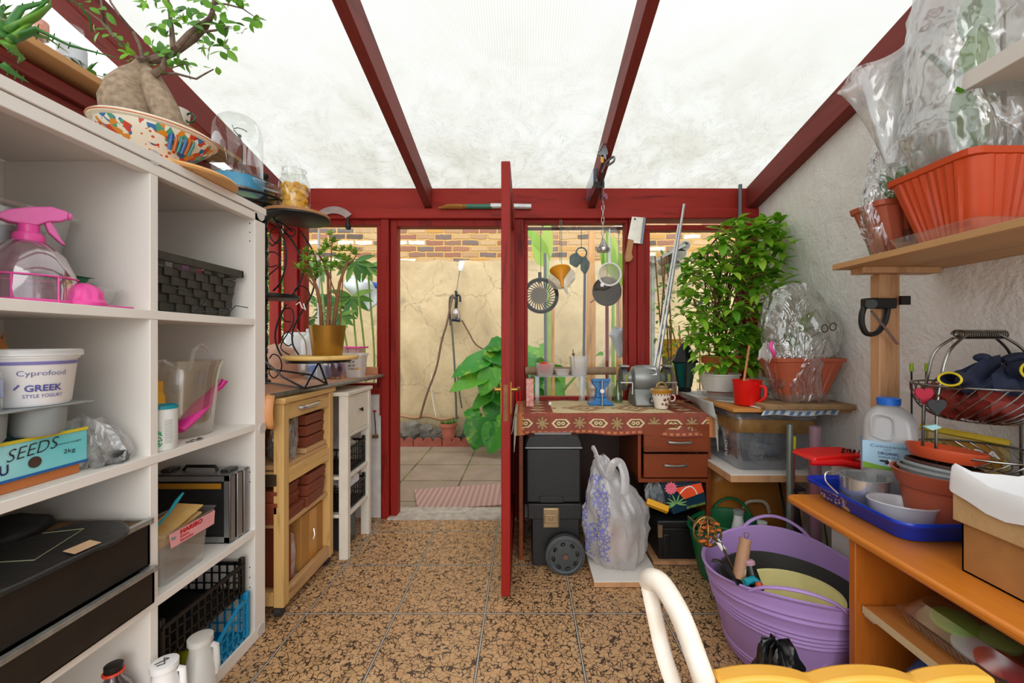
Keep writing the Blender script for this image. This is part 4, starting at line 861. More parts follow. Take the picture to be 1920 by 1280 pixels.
for k in range(5): m.tube(spline([(-1.13 + random.uniform(-.03, .03), 1.90 + random.uniform(-.05, .05), .665 + random.uniform(0, .07)) for _ in range(9)]), .0028, 5)
build('green_string', m, mat('green_cord', '#2f6b52', .6), o)

o = thing('bedside_cabinet', 'narrow white painted cabinet with one drawer and open shelves beside the pine trolley', 'cabinet', (-1.15, 2.42, 0))
WP = mat('cream_paint', '#e3ddd0', .45, var=.05, vs=14)
NX0, NX1, NY0, NY1 = -1.38, -.975, 2.256, 2.592
build('top_board', MB().box((NX0 - .01, NY0 - .012, .90), (NX1 + .008, NY1 + .012, .922)), WP, o, bev=.003)
for x0 in (NX1 - .05, NX0):
    for y0 in (NY0, NY1 - .035): build('leg', MB().box((x0, y0, 0), (x0 + .05, y0 + .035, .90)), WP, o, bev=.002)
dr = build('drawer_front', MB().box((NX1 - .02, NY0 + .038, .69), (NX1 - .004, NY1 - .038, .895)), WP, o, bev=.002)
build('knob', MB().lathe([(.001, .0), (.006, 0), (.005, .008), (.011, .012), (.011, .018), (.001, .022)], (0, 0, 0), 16).rot(0, PI / 2, 0).mv(NX1 - .004, 2.43, .80), mat('dark_knob', '#2f2b28', .35, .6), dr)
build('rail', MB().box((NX1 - .025, NY0 + .03, .668), (NX1 - .002, NY1 - .03, .688)), WP, o, bev=.002)
build('side_panel', MB().box((NX0 + .03, NY1 - .02, .69), (NX1 - .03, NY1 - .01, .9)), WP, o)
for zz in (.455, .245): build('shelf', MB().box((NX0 + .02, NY0 + .005, zz - .018), (NX1 - .004, NY1 - .004, zz)), WP, o, bev=.002)
crate('crate', 'black slatted crate on the upper shelf of the white cabinet', BLACKP, -1.30, -1.0, 2.30, 2.55, .457, .60)
crate('crate', 'black slatted crate with white plastic on the lower shelf of the white cabinet', BLACKP, -1.30, -1.0, 2.30, 2.55, .247, .37)
solo('plastic_sheet', 'folded white plastic spilling over the lower black crate', 'plastic sheet', MB().rings(crumple((-1.06, 2.42, .372), smoothrings([(0, .07, .09, 0, 0), (.03, .075, .1, 0, 0), (.06, .03, .06, 0, -.02), (.07, .004, .02, 0, -.02)], 8), 26, 2, .3, 5)), mat('white_film_solid', '#d9dadb', .3))
solo('plastic_wrap', 'clear wrapping bulging out of the upper black crate', 'plastic sheet', MB().rings(crumple((-1.08, 2.42, .54), smoothrings([(0, .07, .08, 0, 0), (.06, .075, .09, 0, 0), (.1, .03, .05, 0, 0), (.11, .004, .02, 0, 0)], 8), 26, 6, .3, 5)), FILMW)
solo('steel_bin', 'dark grey metal bin under the lowest cabinet shelf', 'bin', MB().box((-1.26, 2.36, 0), (-1.04, 2.52, .19)), mat('dark_grey_metal', '#55575a', .35, .5), bev=.006)
o = thing('bottle_opener', 'red-handled tool hanging on the white wall beside the door frame', 'tool', (-.99, 2.77, .6))
build('handle', MB().tube([P(700, 770, 2.77), P(705, 771, 2.765)], .006, 8), REDP, o); build('shaft', MB().tube([P(702, 770, 2.765), P(705, 816, 2.765)], .003, 6), BLACKM, o)
build('head', MB().cyl(P(699, 818, 2.765), P(708, 818, 2.76), .012, n=12), mat('tool_bronze', '#9c7a54', .4, .6), o)

# ================================================================ wrought iron stand
o = thing('plant_stand', 'black wrought iron plant stand with scrolls and round tiers on the worktop', 'plant stand', (-1.377, 2.16, .981))
IR = mat('green_black_iron', '#1f2b29', .4, .3, var=.2, vs=40)
pc = (-1.377, 2.16, .981)
prof = [(.001, 0), (.034, 0), (.034, .015), (.022, .02)]
for k in range(8):
    z = .03 + k * .128
    prof += [(.018, z), (.024, z + .006), (.017, z + .012), (.024, z + .018), (.017, z + .026), (.022, z + .05), (.022, z + .09), (.016, z + .115)]
prof += [(.015, 1.05), (.03, 1.055), (.03, 1.062), (.018, 1.07), (.026, 1.085), (.026, 1.095), (.001, 1.10)]
build('pole', MB().lathe(prof, pc, 18), IR, o)
def tier(name, px, py, Y, r, mt, edge=.012, wood_top=None, par=None):
    c = P(px, py, Y); build(name, MB().lathe([(.001, 0), (r * .96, 0), (r, .004), (r, edge), (r * .97, edge + .001), (.001, edge + .001)], c, 44), mt, par)
    if wood_top: build('wooden_top', MB().lathe([(.001, edge + .0015), (r * .99, edge + .0015), (r * 1.0, edge + .008), (r * .98, edge + .016), (.001, edge + .016)], c, 44), wood_top, par, label='round wooden board')
    return c
ct = tier('upper_tier', 557, 413, 2.1, .155, BLACKM, .012, wood('stained_disc', '#a9784c', '#875636', 'X', .6), o)
cm = tier('middle_tier', 506, 560, 2.1, .135, BLACKM, .018, None, o)
cl = tier('lower_tier', 598, 679, 2.0, .145, BLACKM, .014, None, o)
cr_ = P(462, 374, 2.05)
build('ring_tier', MB().torus(cr_, .165, .007, n=44).torus(cr_ + V(0, 0, -.03), .13, .005, n=36).cyl(cr_ + V(-.16, 0, 0), cr_ + V(.16, 0, 0), .005).cyl(cr_ + V(0, -.16, 0), cr_ + V(0, .16, 0), .005).cyl(cr_ + V(-.11, -.11, 0), cr_ + V(.11, .11, 0), .005), BLACKM, o)
def px2(lst, Y): return spline([P(x, y, Y) for x, y in lst])
for lst, Y in (([(503, 393), (520, 420), (534, 455), (536, 495), (525, 530), (512, 545)], 2.05), ([(562, 432), (582, 462), (593, 490), (592, 520), (583, 555), (560, 595), (549, 620), (549, 645), (560, 665), (566, 672)], 2.12),
               ([(532, 432), (550, 455), (563, 482), (568, 510), (560, 535), (546, 556)], 2.1), ([(537, 570), (522, 600), (516, 632), (524, 660), (540, 681)], 2.02), ([(500, 395), (512, 412), (530, 420), (548, 434)], 2.12)):
    build('curved_rod', MB().tube(px2(lst, Y), .0045, 8), BLACKM, o)
for lst in ([(527, 448), (520, 456), (510, 450), (506, 438), (514, 427), (528, 427), (536, 440)], [(520, 497), (505, 500), (498, 488), (505, 473), (520, 476), (525, 495), (505, 515)], [(540, 440), (549, 443), (554, 434), (546, 428), (536, 433), (530, 440), (512, 460), (505, 455)],
            [(560, 560), (553, 553), (553, 543), (563, 536), (576, 541), (582, 556)], [(545, 603), (535, 602), (528, 592), (533, 580), (545, 578), (551, 590), (548, 610), (530, 640), (528, 655), (548, 668), (562, 676)],
            [(547, 645), (540, 648), (530, 640), (530, 630), (540, 622), (550, 630)], [(505, 672), (512, 664), (524, 670), (528, 690), (515, 708), (505, 700), (506, 685)]):
    build('scroll', MB().tube(px2(lst, 2.06), .003, 7), BLACKM, o)
B = [P(500, 674, 2.13), P(540, 696, 1.95), P(572, 716, 1.84), P(603, 712, 1.84), P(631, 708, 1.86), P(620, 698, 1.95), P(600, 686, 2.0)]
B = [V(p.x, p.y, max(p.z, .99)) for p in B]
build('foot_frame', MB().tube([(-1.377, 2.15, 1.11), (-1.15, 1.95, 1.03), (-1.0, 1.86, .987), (-.99, 2.05, .987)], .005, 8).tube([(-1.377, 2.15, .99), (-1.0, 1.86, .987)], .004, 8).tube([(-1.377, 2.16, 1.06), (-1.1, 2.1, 1.03), (-.99, 2.05, .987)], .005, 8).tube([cl, V(-.99, 2.05, .987)], .005, 8).tube([cl, V(-1.0, 1.86, .987)], .004, 8), BLACKM, o)
build('clip', MB().tube([P(555, 571, 2.0), P(562, 566, 2.0), P(566, 576, 2.0), P(573, 581, 2.0), P(569, 569, 2.0)], .003, 6), WHITEPL, o, label='white plastic clip')
solo('round_board', 'thick pale wooden disc under the gold plant pot', 'board', MB().lathe([(.001, .0145), (.165, .0145), (.17, .02), (.17, .029), (.165, .034), (.001, .034)], P(602, 679, 2.0), 48), wood('pale_disc', '#d0ac66', '#b48b45', 'X', .5))
GOLD = mat('satin_gold', '#b58a3c', .32, .75, var=.05)
o = thing('plant_pot', 'satin gold plant pot on the lowest tier of the iron stand', 'plant pot', P(614, 669, 2.0))
c = P(614, 668, 2.0)
build('pot_body', MB().lathe([(.001, 0), (.063, 0), (.066, .004), (.082, .145), (.085, .15), (.078, .15), (.076, .12)], c, 40), GOLD, o)
build('soil', MB().lathe([(.001, .13), (.077, .128)], c, 30), SOIL, o)
o = thing('jade_plant', 'jade plant with brown stems and rosettes of fleshy leaves in the gold pot', 'plant', c + V(0, 0, .13))
m = MB(); m2 = []
ST = [([(604, 622), (601, 575), (594, 540), (583, 512), (577, 492)], .010), ([(614, 622), (616, 560), (615, 520), (607, 492), (598, 478)], .008), ([(618, 622), (620, 560), (620, 500), (623, 445)], .005), ([(624, 622), (631, 570), (637, 530), (648, 500), (656, 478)], .010), ([(637, 622), (640, 560), (643, 520), (636, 492)], .004), ([(596, 545), (580, 525), (566, 505)], .005), ([(632, 560), (618, 520), (612, 495)], .004), ([(648, 500), (662, 488), (668, 478)], .004), ([(577, 492), (574, 480)], .004)]
for pts, r in ST:
    n_ = len(pts); m.tube([P(x, y, 2.0 + .03 * math.sin(x + i)) for i, (x, y) in enumerate(pts)], [r * (1 - .5 * i / (n_ - 1)) for i in range(n_)], 8)
build('stems', m, RUST, o)
m = MB(); random.seed(21)
for (x, y) in ((577, 490), (568, 500), (560, 503), (574, 473), (582, 478), (590, 492), (598, 500), (602, 512), (588, 508), (578, 510), (568, 512), (598, 478), (610, 492), (622, 440), (612, 457), (616, 465), (626, 455), (636, 484), (632, 498), (646, 484), (656, 470), (664, 478), (668, 472), (652, 490), (622, 502), (640, 505), (608, 470), (595, 520), (625, 470), (640, 470), (585, 520), (572, 486)):
    c0 = P(x, y, 2.0 + random.uniform(-.05, .05)); ax = V(random.uniform(-.5, .5), random.uniform(-.6, .1), 1).normalized()
    for k in range(8):
        a = k * 2.4; e = .15 + .12 * k; d_ = (ax * (1.1 - e) + (ax.orthogonal().normalized() * math.cos(a) + ax.cross(ax.orthogonal()).normalized() * math.sin(a)) * e * 1.3)
        m.leaf(c0, d_, random.uniform(.028, .042), .020, .1, .4, up=ax, n=4, tip=1)
for (x, y) in ((622, 548), (630, 558), (612, 560), (638, 575)): m.leaf(P(x, y, 1.97), (random.uniform(-1, 1), -.3, .5), .03, .014, .1, .3)
build('foliage', m, leafmat('jade_leaf', '#94bd3c', '#5a8c2a', '#b9d860', .3), o, ang=3)
o = thing('preserve_jar', 'glass jar of yellow preserved lemons on the upper tier', 'jar', ct + V(-.01, 0, .03))
c = P(552, 405, 2.1); c.z = ct.z + .0295
build('glass_body', MB().lathe([(.001, 0), (.068, 0), (.075, .01), (.075, .145), (.066, .17), (.052, .18), (.052, .187), (.058, .19), (.058, .20), (.052, .205), (.052, .22), (.056, .224), (.049, .226), (.048, .185)], c, 36), CLEARG, o)
LEM = NT('preserved_lemon'); g = LEM.n('ShaderNodeNewGeometry'); LEM.fin(LEM.pbr(LEM.mix(LEM.math('MULTIPLY', LEM.noise(LEM.coord(), 25, 3).outputs[0], .8), LEM.ramp(g.outputs['Random Per Island'], [(0, H('#e89a00')), (.5, H('#f5b800')), (1, H('#f9d340'))]), H('#d08000')), .25))
m = MB(); random.seed(9)
for z in (.03, .068, .105, .135):
    for k in range(7):
        a = k * .9 + z * 40; m.sph((c.x + .045 * math.cos(a), c.y + .045 * math.sin(a), c.z + z), .0245, 10, (1, .75, random.uniform(.6, .9)))
m.lathe([(.001, .01), (.055, .01), (.055, .145), (.001, .145)], c, 20)
build('lemons', m, LEM.m, o)
o = thing('glass_cloche', 'tall glass bell jar over a dried flower, on the ring tier', 'cloche', P(446, 330, 2.0))
c = P(446, 333, 2.02)
build('glass_dome', MB().lathe([(.106, 0), (.106, .20), (.100, .245), (.082, .28), (.05, .30), (.001, .308)], c, 40), CLEARG, o)
build('dried_flower', MB().tube(spline([c + V(.02, 0, .02), c + V(.022, 0, .10), c + V(.02, 0, .17), c + V(.0, 0, .21), c + V(-.02, 0, .235)]), .0025, 6).sph(c + V(.008, 0, .205), .009, 8).tube(spline([c + V(-.02, 0, .24), c + V(.0, 0, .245), c + V(.03, 0, .235), c + V(.045, 0, .225)]), .0022, 6).tube([c + V(-.02, 0, .24), c + V(-.028, 0, .26)], .0018, 5), mat('dried_stem', '#3a3f2b', .8), o)
build('wooden_stub', MB().lathe([(.001, 0), (.03, 0), (.026, .03), (.001, .04)], c + V(-.03, 0, 0), 14), mat('dry_knob', '#6b5a44', .8), o)
o = thing('cake_tub', 'clear round tub with a bright blue and orange printed band under the glass bell jar', 'tub', P(446, 345, 2.02))
c2 = c + V(0, 0, -.072)
build('tub_body', MB().lathe([(.001, 0), (.10, 0), (.112, .07), (.118, .071)], c2, 40), CLEARP, o)
build('printed_band', MB().lathe([(.1035, .006), (.113, .062)], c2, 40), mat('blue_print', '#1d9fd6', .4, col2='#7fc4e8', var=.4, vs=10), o, label='blue printed band')
build('orange_dot', MB().sph(c2 + V(-.02, -.104, .03), .016, 12, (1, .25, .8)), ORANGEP, o)
solo('lid', 'clear plastic lid jutting out beside the blue printed tub', 'lid', tub(MB(), P(500, 352, 2.0), [(0, .001, .001), (0, .05, .04), (.012, .06, .05), (.014, .066, .056)], .02).rot(0, .25, .3, P(500, 352, 2.0)), CLEARP)
solo('brass_pot', 'small olive brass pot behind the upper tier', 'pot', MB().lathe([(.001, 0), (.03, 0), (.042, .02), (.045, .04), (.03, .06), (.034, .066), (.001, .066)], P(502, 385, 2.22), 24), mat('olive_brass', '#8a8248', .35, .7))
o = thing('mezzaluna', 'curved steel chopping blade with a black knob handle hanging under the beam', 'knife', P(627, 400, 2.74))
arc = lambda R, a: P(626 + R * math.sin(a), 433 - R * math.cos(a), 2.745)
m = MB(); poly = [arc(46, a) for a in [(-.78 + 1.6 * k / 16) for k in range(17)]] + [arc(33, a) for a in [(.78 - 1.5 * k / 16) for k in range(17)]]
m.add([V(p.x, 2.742, p.z) for p in poly] + [V(p.x, 2.745, p.z) for p in poly], [tuple(range(34)), tuple(reversed(range(34, 68)))] + [(i, (i + 1) % 34, (i + 1) % 34 + 34, i + 34) for i in range(34)])
build('blade', m, mat('dull_steel', '#b09d98', .35, .85, var=.15), o, smooth=False)
build('handle', MB().tube([P(652, 407, 2.74), P(652, 418, 2.74), P(653, 425, 2.74), P(653, 430, 2.74)], [.008, .010, .020, .014], 14), BLACKP, o)
# clutter along the left window
bottle('jerrycan', 'tall white plastic canister behind the gold pot', tuple(P(582, 693, 2.5)), .052, .24, .02, WHITEPL, WHITEPL)
o = thing('food_tub', 'clear lidded tub with faded lettering at the door end of the worktop', 'tub', (-1.03, 2.55, .981))
c = (-1.04, 2.52, .9815)
build('body', tub(MB(), c, [(0, .001, .001), (0, .044, .044), (.13, .056, .056), (.135, .06, .06)], .02), MILKY, o)
build('lid', tub(MB(), (c[0], c[1], c[2] + .134), [(.012, .001, .001), (.014, .055, .055), (.012, .062, .062), (0, .063, .063)], .02), MILKY, o)
lettering('KY', INK, o, (c[0] - .022, c[1] - .0555, c[2] + .088), (1, 0, 0), (0, .1, 1), .015, .04, bold=.03)
lettering('XY', INK, o, (c[0] - .03, c[1] - .0535, c[2] + .066), (1, 0, 0), (0, .1, 1), .014, .05, bold=.03)
lettering('CHILD', mat('brown_ink', '#7b4a2c', .5), o, (c[0] - .025, c[1] - .0515, c[2] + .048), (1, 0, 0), (0, .1, 1), .012, .05, bold=.03)
build('sun_dot', MB().sph((c[0] + .036, c[1] - .0505, c[2] + .055), .008, 10, (1, .2, 1)), YEL, o)
solo('lidded_box', 'clear box with a pink lid edge behind the worktop tub', 'box', MB().box((-1.15, 2.58, .982), (-1.05, 2.68, 1.155)), clear('pinkish_box', '#f0dfe8', .2, .4, .2, '#e9d7e2'), bev=.006)
solo('box_lid', 'flat pink and blue lid resting on the clear box', 'lid', MB().box((-1.17, 2.56, 1.157), (-1.03, 2.70, 1.168)), PINK, bev=.003)
o = thing('tumbler', 'rounded glass with a purple tint on the worktop', 'glass', (-1.13, 2.42, .981))
build('glass_body', MB().lathe([(.001, .012), (.03, .012), (.045, .05), (.044, .09)], (-1.12, 2.43, .981), 24), clear('purple_glass', '#9d8fb0', .05, .25, .4, '#6b5a80'), o)
for a in (0, 2.1, 4.2): build('ball_foot', MB().sph((-1.12 + .025 * math.cos(a), 2.43 + .025 * math.sin(a), .988), .007, 8), GOLD, o)
solo('spice_jar', 'small clear jar beside the purple glass', 'jar', MB().lathe([(.001, 0), (.022, 0), (.022, .07), (.018, .075), (.018, .09), (.001, .09)], (-1.20, 2.40, .981), 20), FROST)
solo('milk_carton', 'blue and white carton lying behind the lower tier', 'carton', MB().box((-1.30, 2.42, .982), (-1.18, 2.50, 1.06)), mat('blue_white_carton', '#e6ecf4', .4, col2='#2a6fd0', var=.6, vs=12), bev=.003)
solo('stone', 'rough pinkish block with a rounded top behind the iron pole', 'stone', MB().rings(crumple((-1.50, 2.50, .981), smoothrings([(0, .12, .08, 0, 0), (.10, .125, .08, 0, 0), (.17, .10, .06, 0, 0), (.20, .03, .02, 0, 0)], 10), 26, 12, .12, 3)), mat('pink_sandstone', '#d3a58d', .9, bump=.4, bs=40))
solo('foam_block', 'white moulded foam packing behind the pinkish stone', 'foam', MB().box((-1.55, 2.62, .981), (-1.40, 2.70, 1.26)), mat('white_foam', '#e9ecec', .8, bump=.3, bs=60), bev=.02)
solo('dried_pod', 'twisted dry stem by the white canister', 'stem', MB().tube(spline([P(557, 617, 2.35), P(562, 625, 2.35), P(568, 632, 2.35), P(574, 650, 2.35), V(-1.25, 2.35, .982)]), .004, 6), mat('dry_straw', '#b9a878', .8))
solo('window_rod', 'thin white rod standing in the left window', 'rod', MB().cyl(P(598, 432, 2.72), P(598, 690, 2.72), .008, n=10), WHITEPL)
# ================================================================ garden outside
ROCK = mat('grey_rock', '#8a8378', .9, var=.22, vs=9, bump=.9, bs=14, col2='#4c4942')
random.seed(31)
for i, (x0, x1, y0, y1) in enumerate(((738, 790, 783, 818), (782, 812, 786, 815), (806, 832, 785, 806), (868, 890, 788, 812), (818, 850, 782, 800), (884, 910, 790, 810))):
    Y = 5.02; a = P(x0, y1, Y); b = P(x1, y0, Y); c = (a + b) / 2; rx = (b.x - a.x) / 2 * 1.15; rz = max(.07, (b.z - a.z) / 2 * 1.1); m = MB()
    m.sph((0, 0, 0), 1, 18); m.v = [V(v.x * rx, v.y * rx * .6, v.z * rz) * (1 + .35 * noise.noise(v * 1.7 + V(i * 3, 0, 0)) + .12 * noise.noise(v * 5)) for v in m.v]
    m.mv(c.x, c.y, rz * .75); m.rot(0, random.uniform(-.15, .15), 0, c)
    solo('rock', ['large pale-topped stone at the left end of the low rockery', 'stone at the foot of the crooked brown stick', 'grey stone just left of the small terracotta pot', 'stone just right of the small terracotta pot', 'flat stone behind the small terracotta pot', 'stone beside the drooping philodendron leaves'][i], 'rock', m, ROCK, group='rockery stones', ang=.5)
EDG = mat('scalloped_terracotta', '#a85a48', .75, var=.15, vs=18, bump=.3, bs=40)
for ei, i in enumerate((-3, -2, -1, 0)):
    xa = -1.24 + i * .335 + .6; m = MB(); pts = [(xa + .005, -.03)] + [(xa + .005 + .325 * k / 24, .045 + .028 * abs(math.sin(3 * PI * k / 24)) - .02 * (k in (8, 16))) for k in range(25)] + [(xa + .33, -.03)]
    m.prism(pts, 'Y', 4.80 - i * .0, 4.835); solo('edging_tile', 'scalloped terracotta edging tile, ' + ['mostly hidden behind the left door post', 'first full one from the left door post', 'the one in front of the small terracotta pot', 'under the drooping philodendron leaves'][ei], 'edging', m, EDG, group='scalloped edging tiles', smooth=False)
m = MB(); m.tube(spline([P(740, 776, 5.1), P(775, 783, 5.1), P(800, 780, 5.08), P(830, 786, 5.1), P(860, 781, 5.1)]), [.02] * 25, 10)
solo('log', 'thin pale branch lying on the rockery', 'branch', m, mat('dead_wood', '#b08a66', .85, bump=.4, bs=40))
o = thing('plant_pot', 'small terracotta pot with weeds beside the scalloped edging', 'plant pot', P(841, 821, 4.93))
c = P(841, 822, 4.9); c.z = max(c.z, .002)
build('pot_body', MB().lathe([(.001, 0), (.07, 0), (.09, .15), (.105, .152), (.107, .19), (.098, .19), (.08, .13)], c, 28), mat('old_clay', '#c4705a', .8, var=.12), o)
build('soil', MB().lathe([(.001, .165), (.095, .165)], c, 20), SOIL, o)
m = MB(); random.seed(2)
for k in range(26): m.leaf(c + V(random.uniform(-.08, .08), random.uniform(-.05, .05), .16), (random.uniform(-1, 1), random.uniform(-1, 1), 1.2), random.uniform(.05, .12), .014, .4, .2)
build('weeds', m, GREEN2, o, ang=3)
MATM = NT('ribbed_doormat'); tc = MATM.coord(); s = MATM.n('ShaderNodeSeparateXYZ'); MATM.l(tc, s.inputs[0])
rb = MATM.math('SINE', MATM.math('MULTIPLY', s.outputs[0], 150)); MATM.fin(MATM.pbr(MATM.mix(MATM.math('MULTIPLY_ADD', rb, .5, .5), H('#a07d74'), H('#bd9a90')), .9, 0, MATM.bump(rb, .3, .004)))
a_ = [P(772, 921, 3.32), P(786, 962, 2.97), P(955, 944, 3.07), P(955, 899, 3.52)]
m = MB(); A = [V(-.915, 3.38, -.028), V(-.775, 2.96, -.028), V(.02, 3.10, -.028), V(-.04, 3.55, -.028)]
m.add(A + [v + V(0, 0, .012) for v in A], [(0, 1, 2, 3), (7, 6, 5, 4), (0, 4, 5, 1), (1, 5, 6, 2), (2, 6, 7, 3), (3, 7, 4, 0)])
build('x', MB(), BLACKP) if 0 else None
solo('doormat', 'ribbed dusty pink doormat lying askew on the patio slabs', 'doormat', m, MATS['ribbed_doormat'], smooth=False)
# climbing sticks and hanging things on the wall
def stick(lst, r, label, mt, Y=5.12, cat='stick', name='garden_stick'):
    return solo(name, label, cat, MB().tube(spline([P(x, y, Yy if (Yy := (q[2] if len(q) > 2 else Y)) else Y) for q in lst for x, y in [q[:2]]]), r, 8), mt)
BRN = mat('weathered_stick', '#7b5f4a', .85, var=.2, vs=30); GRN = mat('grey_green_cane', '#5d5f52', .7)
stick([(849, 552), (838, 605), (828, 640), (818, 690), (800, 740), (787, 785)], .013, 'crooked brown stick leaning on the wall, left of the hanging lamp', BRN, 5.05)
stick([(846, 598), (850, 650), (853, 700), (856, 786)], .012, 'straight dark cane below the hanging lamp', GRN, 5.05)
stick([(866, 600), (880, 625), (892, 645), (915, 662), (930, 690)], .010, 'brown stick slanting down behind the big green leaves', BRN, 5.1)
stick([(858, 700), (862, 740), (866, 765)], .010, 'short dark cane just right of the straight cane', GRN, 5.0)
stick([(855, 560), (845, 556), (843, 580), (845, 610)], .014, 'dark hose loop hooked over the wall bracket', mat('dark_hose', '#4a4c44', .6), 5.1, 'hose', 'hose')
stick([(810, 700), (808, 720), (812, 755), (818, 782)], .005, 'thin white string trailing below the crooked stick', WHITEPL, 5.1, 'string', 'string')
o = thing('wall_lamp', 'small bottle-shaped lamp hanging from an iron bracket on the plaster wall', 'lamp', P(855, 590, 5.05))
build('bracket', MB().tube(spline([P(855, 546, 5.16), P(856, 560, 5.1), P(855, 578, 5.1)]), .018, 8).tube(spline([P(855, 552, 5.1), P(862, 555, 5.1), P(863, 566, 5.1)]), .012, 8), BLACKM, o)
build('lamp_glass', MB().lathe([(.001, 0), (.05, .0), (.06, .04), (.05, .10), (.02, .13), (.001, .13)], P(855, 598, 5.05), 20), clear('amber_glass', '#c8b090', .05, .4, .5, '#8d7a60'), o)
build('lamp_base', MB().cyl(P(848, 598, 5.03), P(863, 600, 5.03), .026, n=14), mat('blue_black_enamel', '#26343c', .3), o)
o = thing('bird_feeder', 'white bottle-shaped feeder hung high on the plaster wall by a cord', 'feeder', P(866, 500, 5.08))
build('bottle', MB().tube([P(863, 508, 5.06), P(864, 501, 5.06), P(867, 490, 5.06)], [.020, .036, .036], 14), WHITEPL, o)
build('cord', MB().tube(spline([P(862, 508, 5.08), P(859, 525, 5.1), P(856, 546, 5.12)]), .006, 6), mat('grey_cord', '#8d8478', .8), o)
# big leaved plants
def bigleaf(m, base, tip, W, fold=.25, bend=.35, n=9):
    base = Vector(base); tip = Vector(tip); d_ = tip - base; L = d_.length; d_.normalize(); up = V(0, -.75, .65); a = d_.cross(up).normalized(); u = a.cross(d_).normalized(); vs = []; fs = []
    for i in range(n + 1):
        t = i / n; w = W * .5 * (1 - abs(2 * t - .7) ** 2.2 if t < .35 else math.cos((t - .35) / .65 * PI / 2) ** .75) if 0 < t < 1 else .02 * W
        c = base + d_ * L * t - u * (bend * L * .3 * t * t) + V(0, 0, -bend * L * .25 * t * t); rp = .12 * W * math.sin(i * 2.3)
        vs += [c - a * w + u * (w * fold + rp * .3), c - a * w * .5 + u * w * fold * .4, c, c + a * w * .5 + u * w * fold * .4, c + a * w + u * (w * fold - rp * .3)]
    for i in range(n):
        for k in range(4): j = i * 5 + k; fs.append((j, j + 1, j + 6, j + 5))
    m.add(vs, fs)
BL = NT('variegated_big_leaf'); g = BL.n('ShaderNodeNewGeometry'); nz = BL.noise(BL.coord(), 9, 4, .6); nz2 = BL.noise(BL.coord((1, 1, 1), loc=(2, 2, 2)), 30, 3)
c1 = BL.ramp(g.outputs['Random Per Island'], [(0, H('#1f6e1a')), (.6, H('#3a9426')), (1, H('#6db435'))]); c1 = BL.mix(BL.math('MULTIPLY_ADD', nz.outputs[0], 5, -2.8, clamp=True), c1, H('#b4d244')); c1 = BL.mix(BL.math('MULTIPLY', nz2.outputs[0], .4), c1, H('#1f6a1a'))
b = BL.pbr(c1, .35, 0, None, .4); tl = BL.n('ShaderNodeBsdfTranslucent'); BL.l(c1, tl.inputs[0]); mm = BL.n('ShaderNodeMixShader'); mm.inputs[0].default_value = .3; BL.l(b, mm.inputs[1]); BL.l(tl.outputs[0], mm.inputs[2]); BIGL = BL.fin(mm.outputs[0])
def bigplant(name, label, root, leaves, Y0, cat='plant', mt=None):
    o = thing(name, label, cat, root); m = MB(); st = MB(); random.seed(len(leaves))
    for (bx, by, tx, ty, w, dy) in leaves:
        a = P(bx, by, Y0 + dy); bigleaf(m, a, P(tx, ty, Y0 + dy - .12), w * Y0 / FPX)
        st.tube(spline([Vector(root), (Vector(root) + a) / 2 + V(0, 0, .1), a]), [.014] * 13, 7)
    build('leaves', m, mt or BIGL, o, ang=3); build('stalks', st, mat('green_stalk', '#8fae4a', .5), o)
    return o
bigplant('philodendron', 'large philodendron with big yellow-edged green leaves beyond the open door', (-.30, 4.75, 0), [
    (925, 668, 846, 695, 42, .0), (920, 700, 842, 722, 40, -.05), (915, 648, 950, 645, 40, .1), (905, 655, 975, 680, 46, .05), (930, 690, 900, 735, 46, -.08), (935, 680, 960, 730, 40, -.05), (905, 780, 888, 838, 56, -.15), (935, 790, 918, 845, 50, -.2), (950, 770, 960, 830, 46, -.1), (880, 765, 895, 790, 30, -.05),
    (915, 720, 960, 760, 44, .05), (925, 735, 885, 760, 30, .0), (930, 655, 905, 705, 40, .1), (940, 700, 990, 700, 44, .1), (915, 750, 950, 800, 44, 0)], 4.6)
bigplant('philodendron', 'large philodendron seen through the right window above the desk', (.05, 4.7, 0), [
    (1010, 665, 985, 700, 44, 0), (1008, 660, 1035, 655, 40, 0), (1020, 690, 990, 730, 44, .05), (1030, 700, 1062, 690, 30, 0), (1020, 715, 1060, 740, 38, -.05), (1000, 650, 990, 665, 40, .1), (1035, 720, 1030, 760, 44, 0), (985, 700, 1010, 690, 40, .1), (1060, 720, 1040, 700, 26, .1), (1118, 665, 1130, 662, 16, 0)], 4.5)
def shrub(name, label, boxpx, Y, n, L, mt, stems=5, seed=1, cat='plant', rootz=-.03, spread=.25):
    o = thing(name, label, cat, (P((boxpx[0] + boxpx[2]) / 2, 640, Y).x, Y, rootz)); random.seed(seed); m = MB(); st = MB()
    for k in range(n):
        x = random.uniform(boxpx[0], boxpx[2]); y = random.uniform(boxpx[1], boxpx[3]); d_ = V(random.uniform(-1, 1), random.uniform(-1.2, .4), random.uniform(-.5, .9))
        m.leaf(P(x, y, Y + random.uniform(-spread, spread)), d_, L * random.uniform(.6, 1.2), L * .45, .4, .2, n=4)
    for k in range(stems):
        x = random.uniform(boxpx[0], boxpx[2]); rt = Vector(o.location) + V(random.uniform(-.1, .1), 0, 0); tp = P(x, boxpx[1] + 10, Y)
        st.tube(spline([rt, (rt + tp) / 2 + V(random.uniform(-.1, .1), 0, 0), tp]), .006, 6)
    build('foliage', m, mt, o, ang=3); build('stems', st, RUST, o); return o
shrub('shrub', 'leafy green shrub outside the corner of the left window', (470, 430, 560, 640), 3.3, 260, .11, GREEN2, seed=3)
shrub('shrub', 'mixed green bush seen through the side window behind the iron stand', (430, 500, 545, 720), 3.6, 200, .10, GREEN1, seed=6)
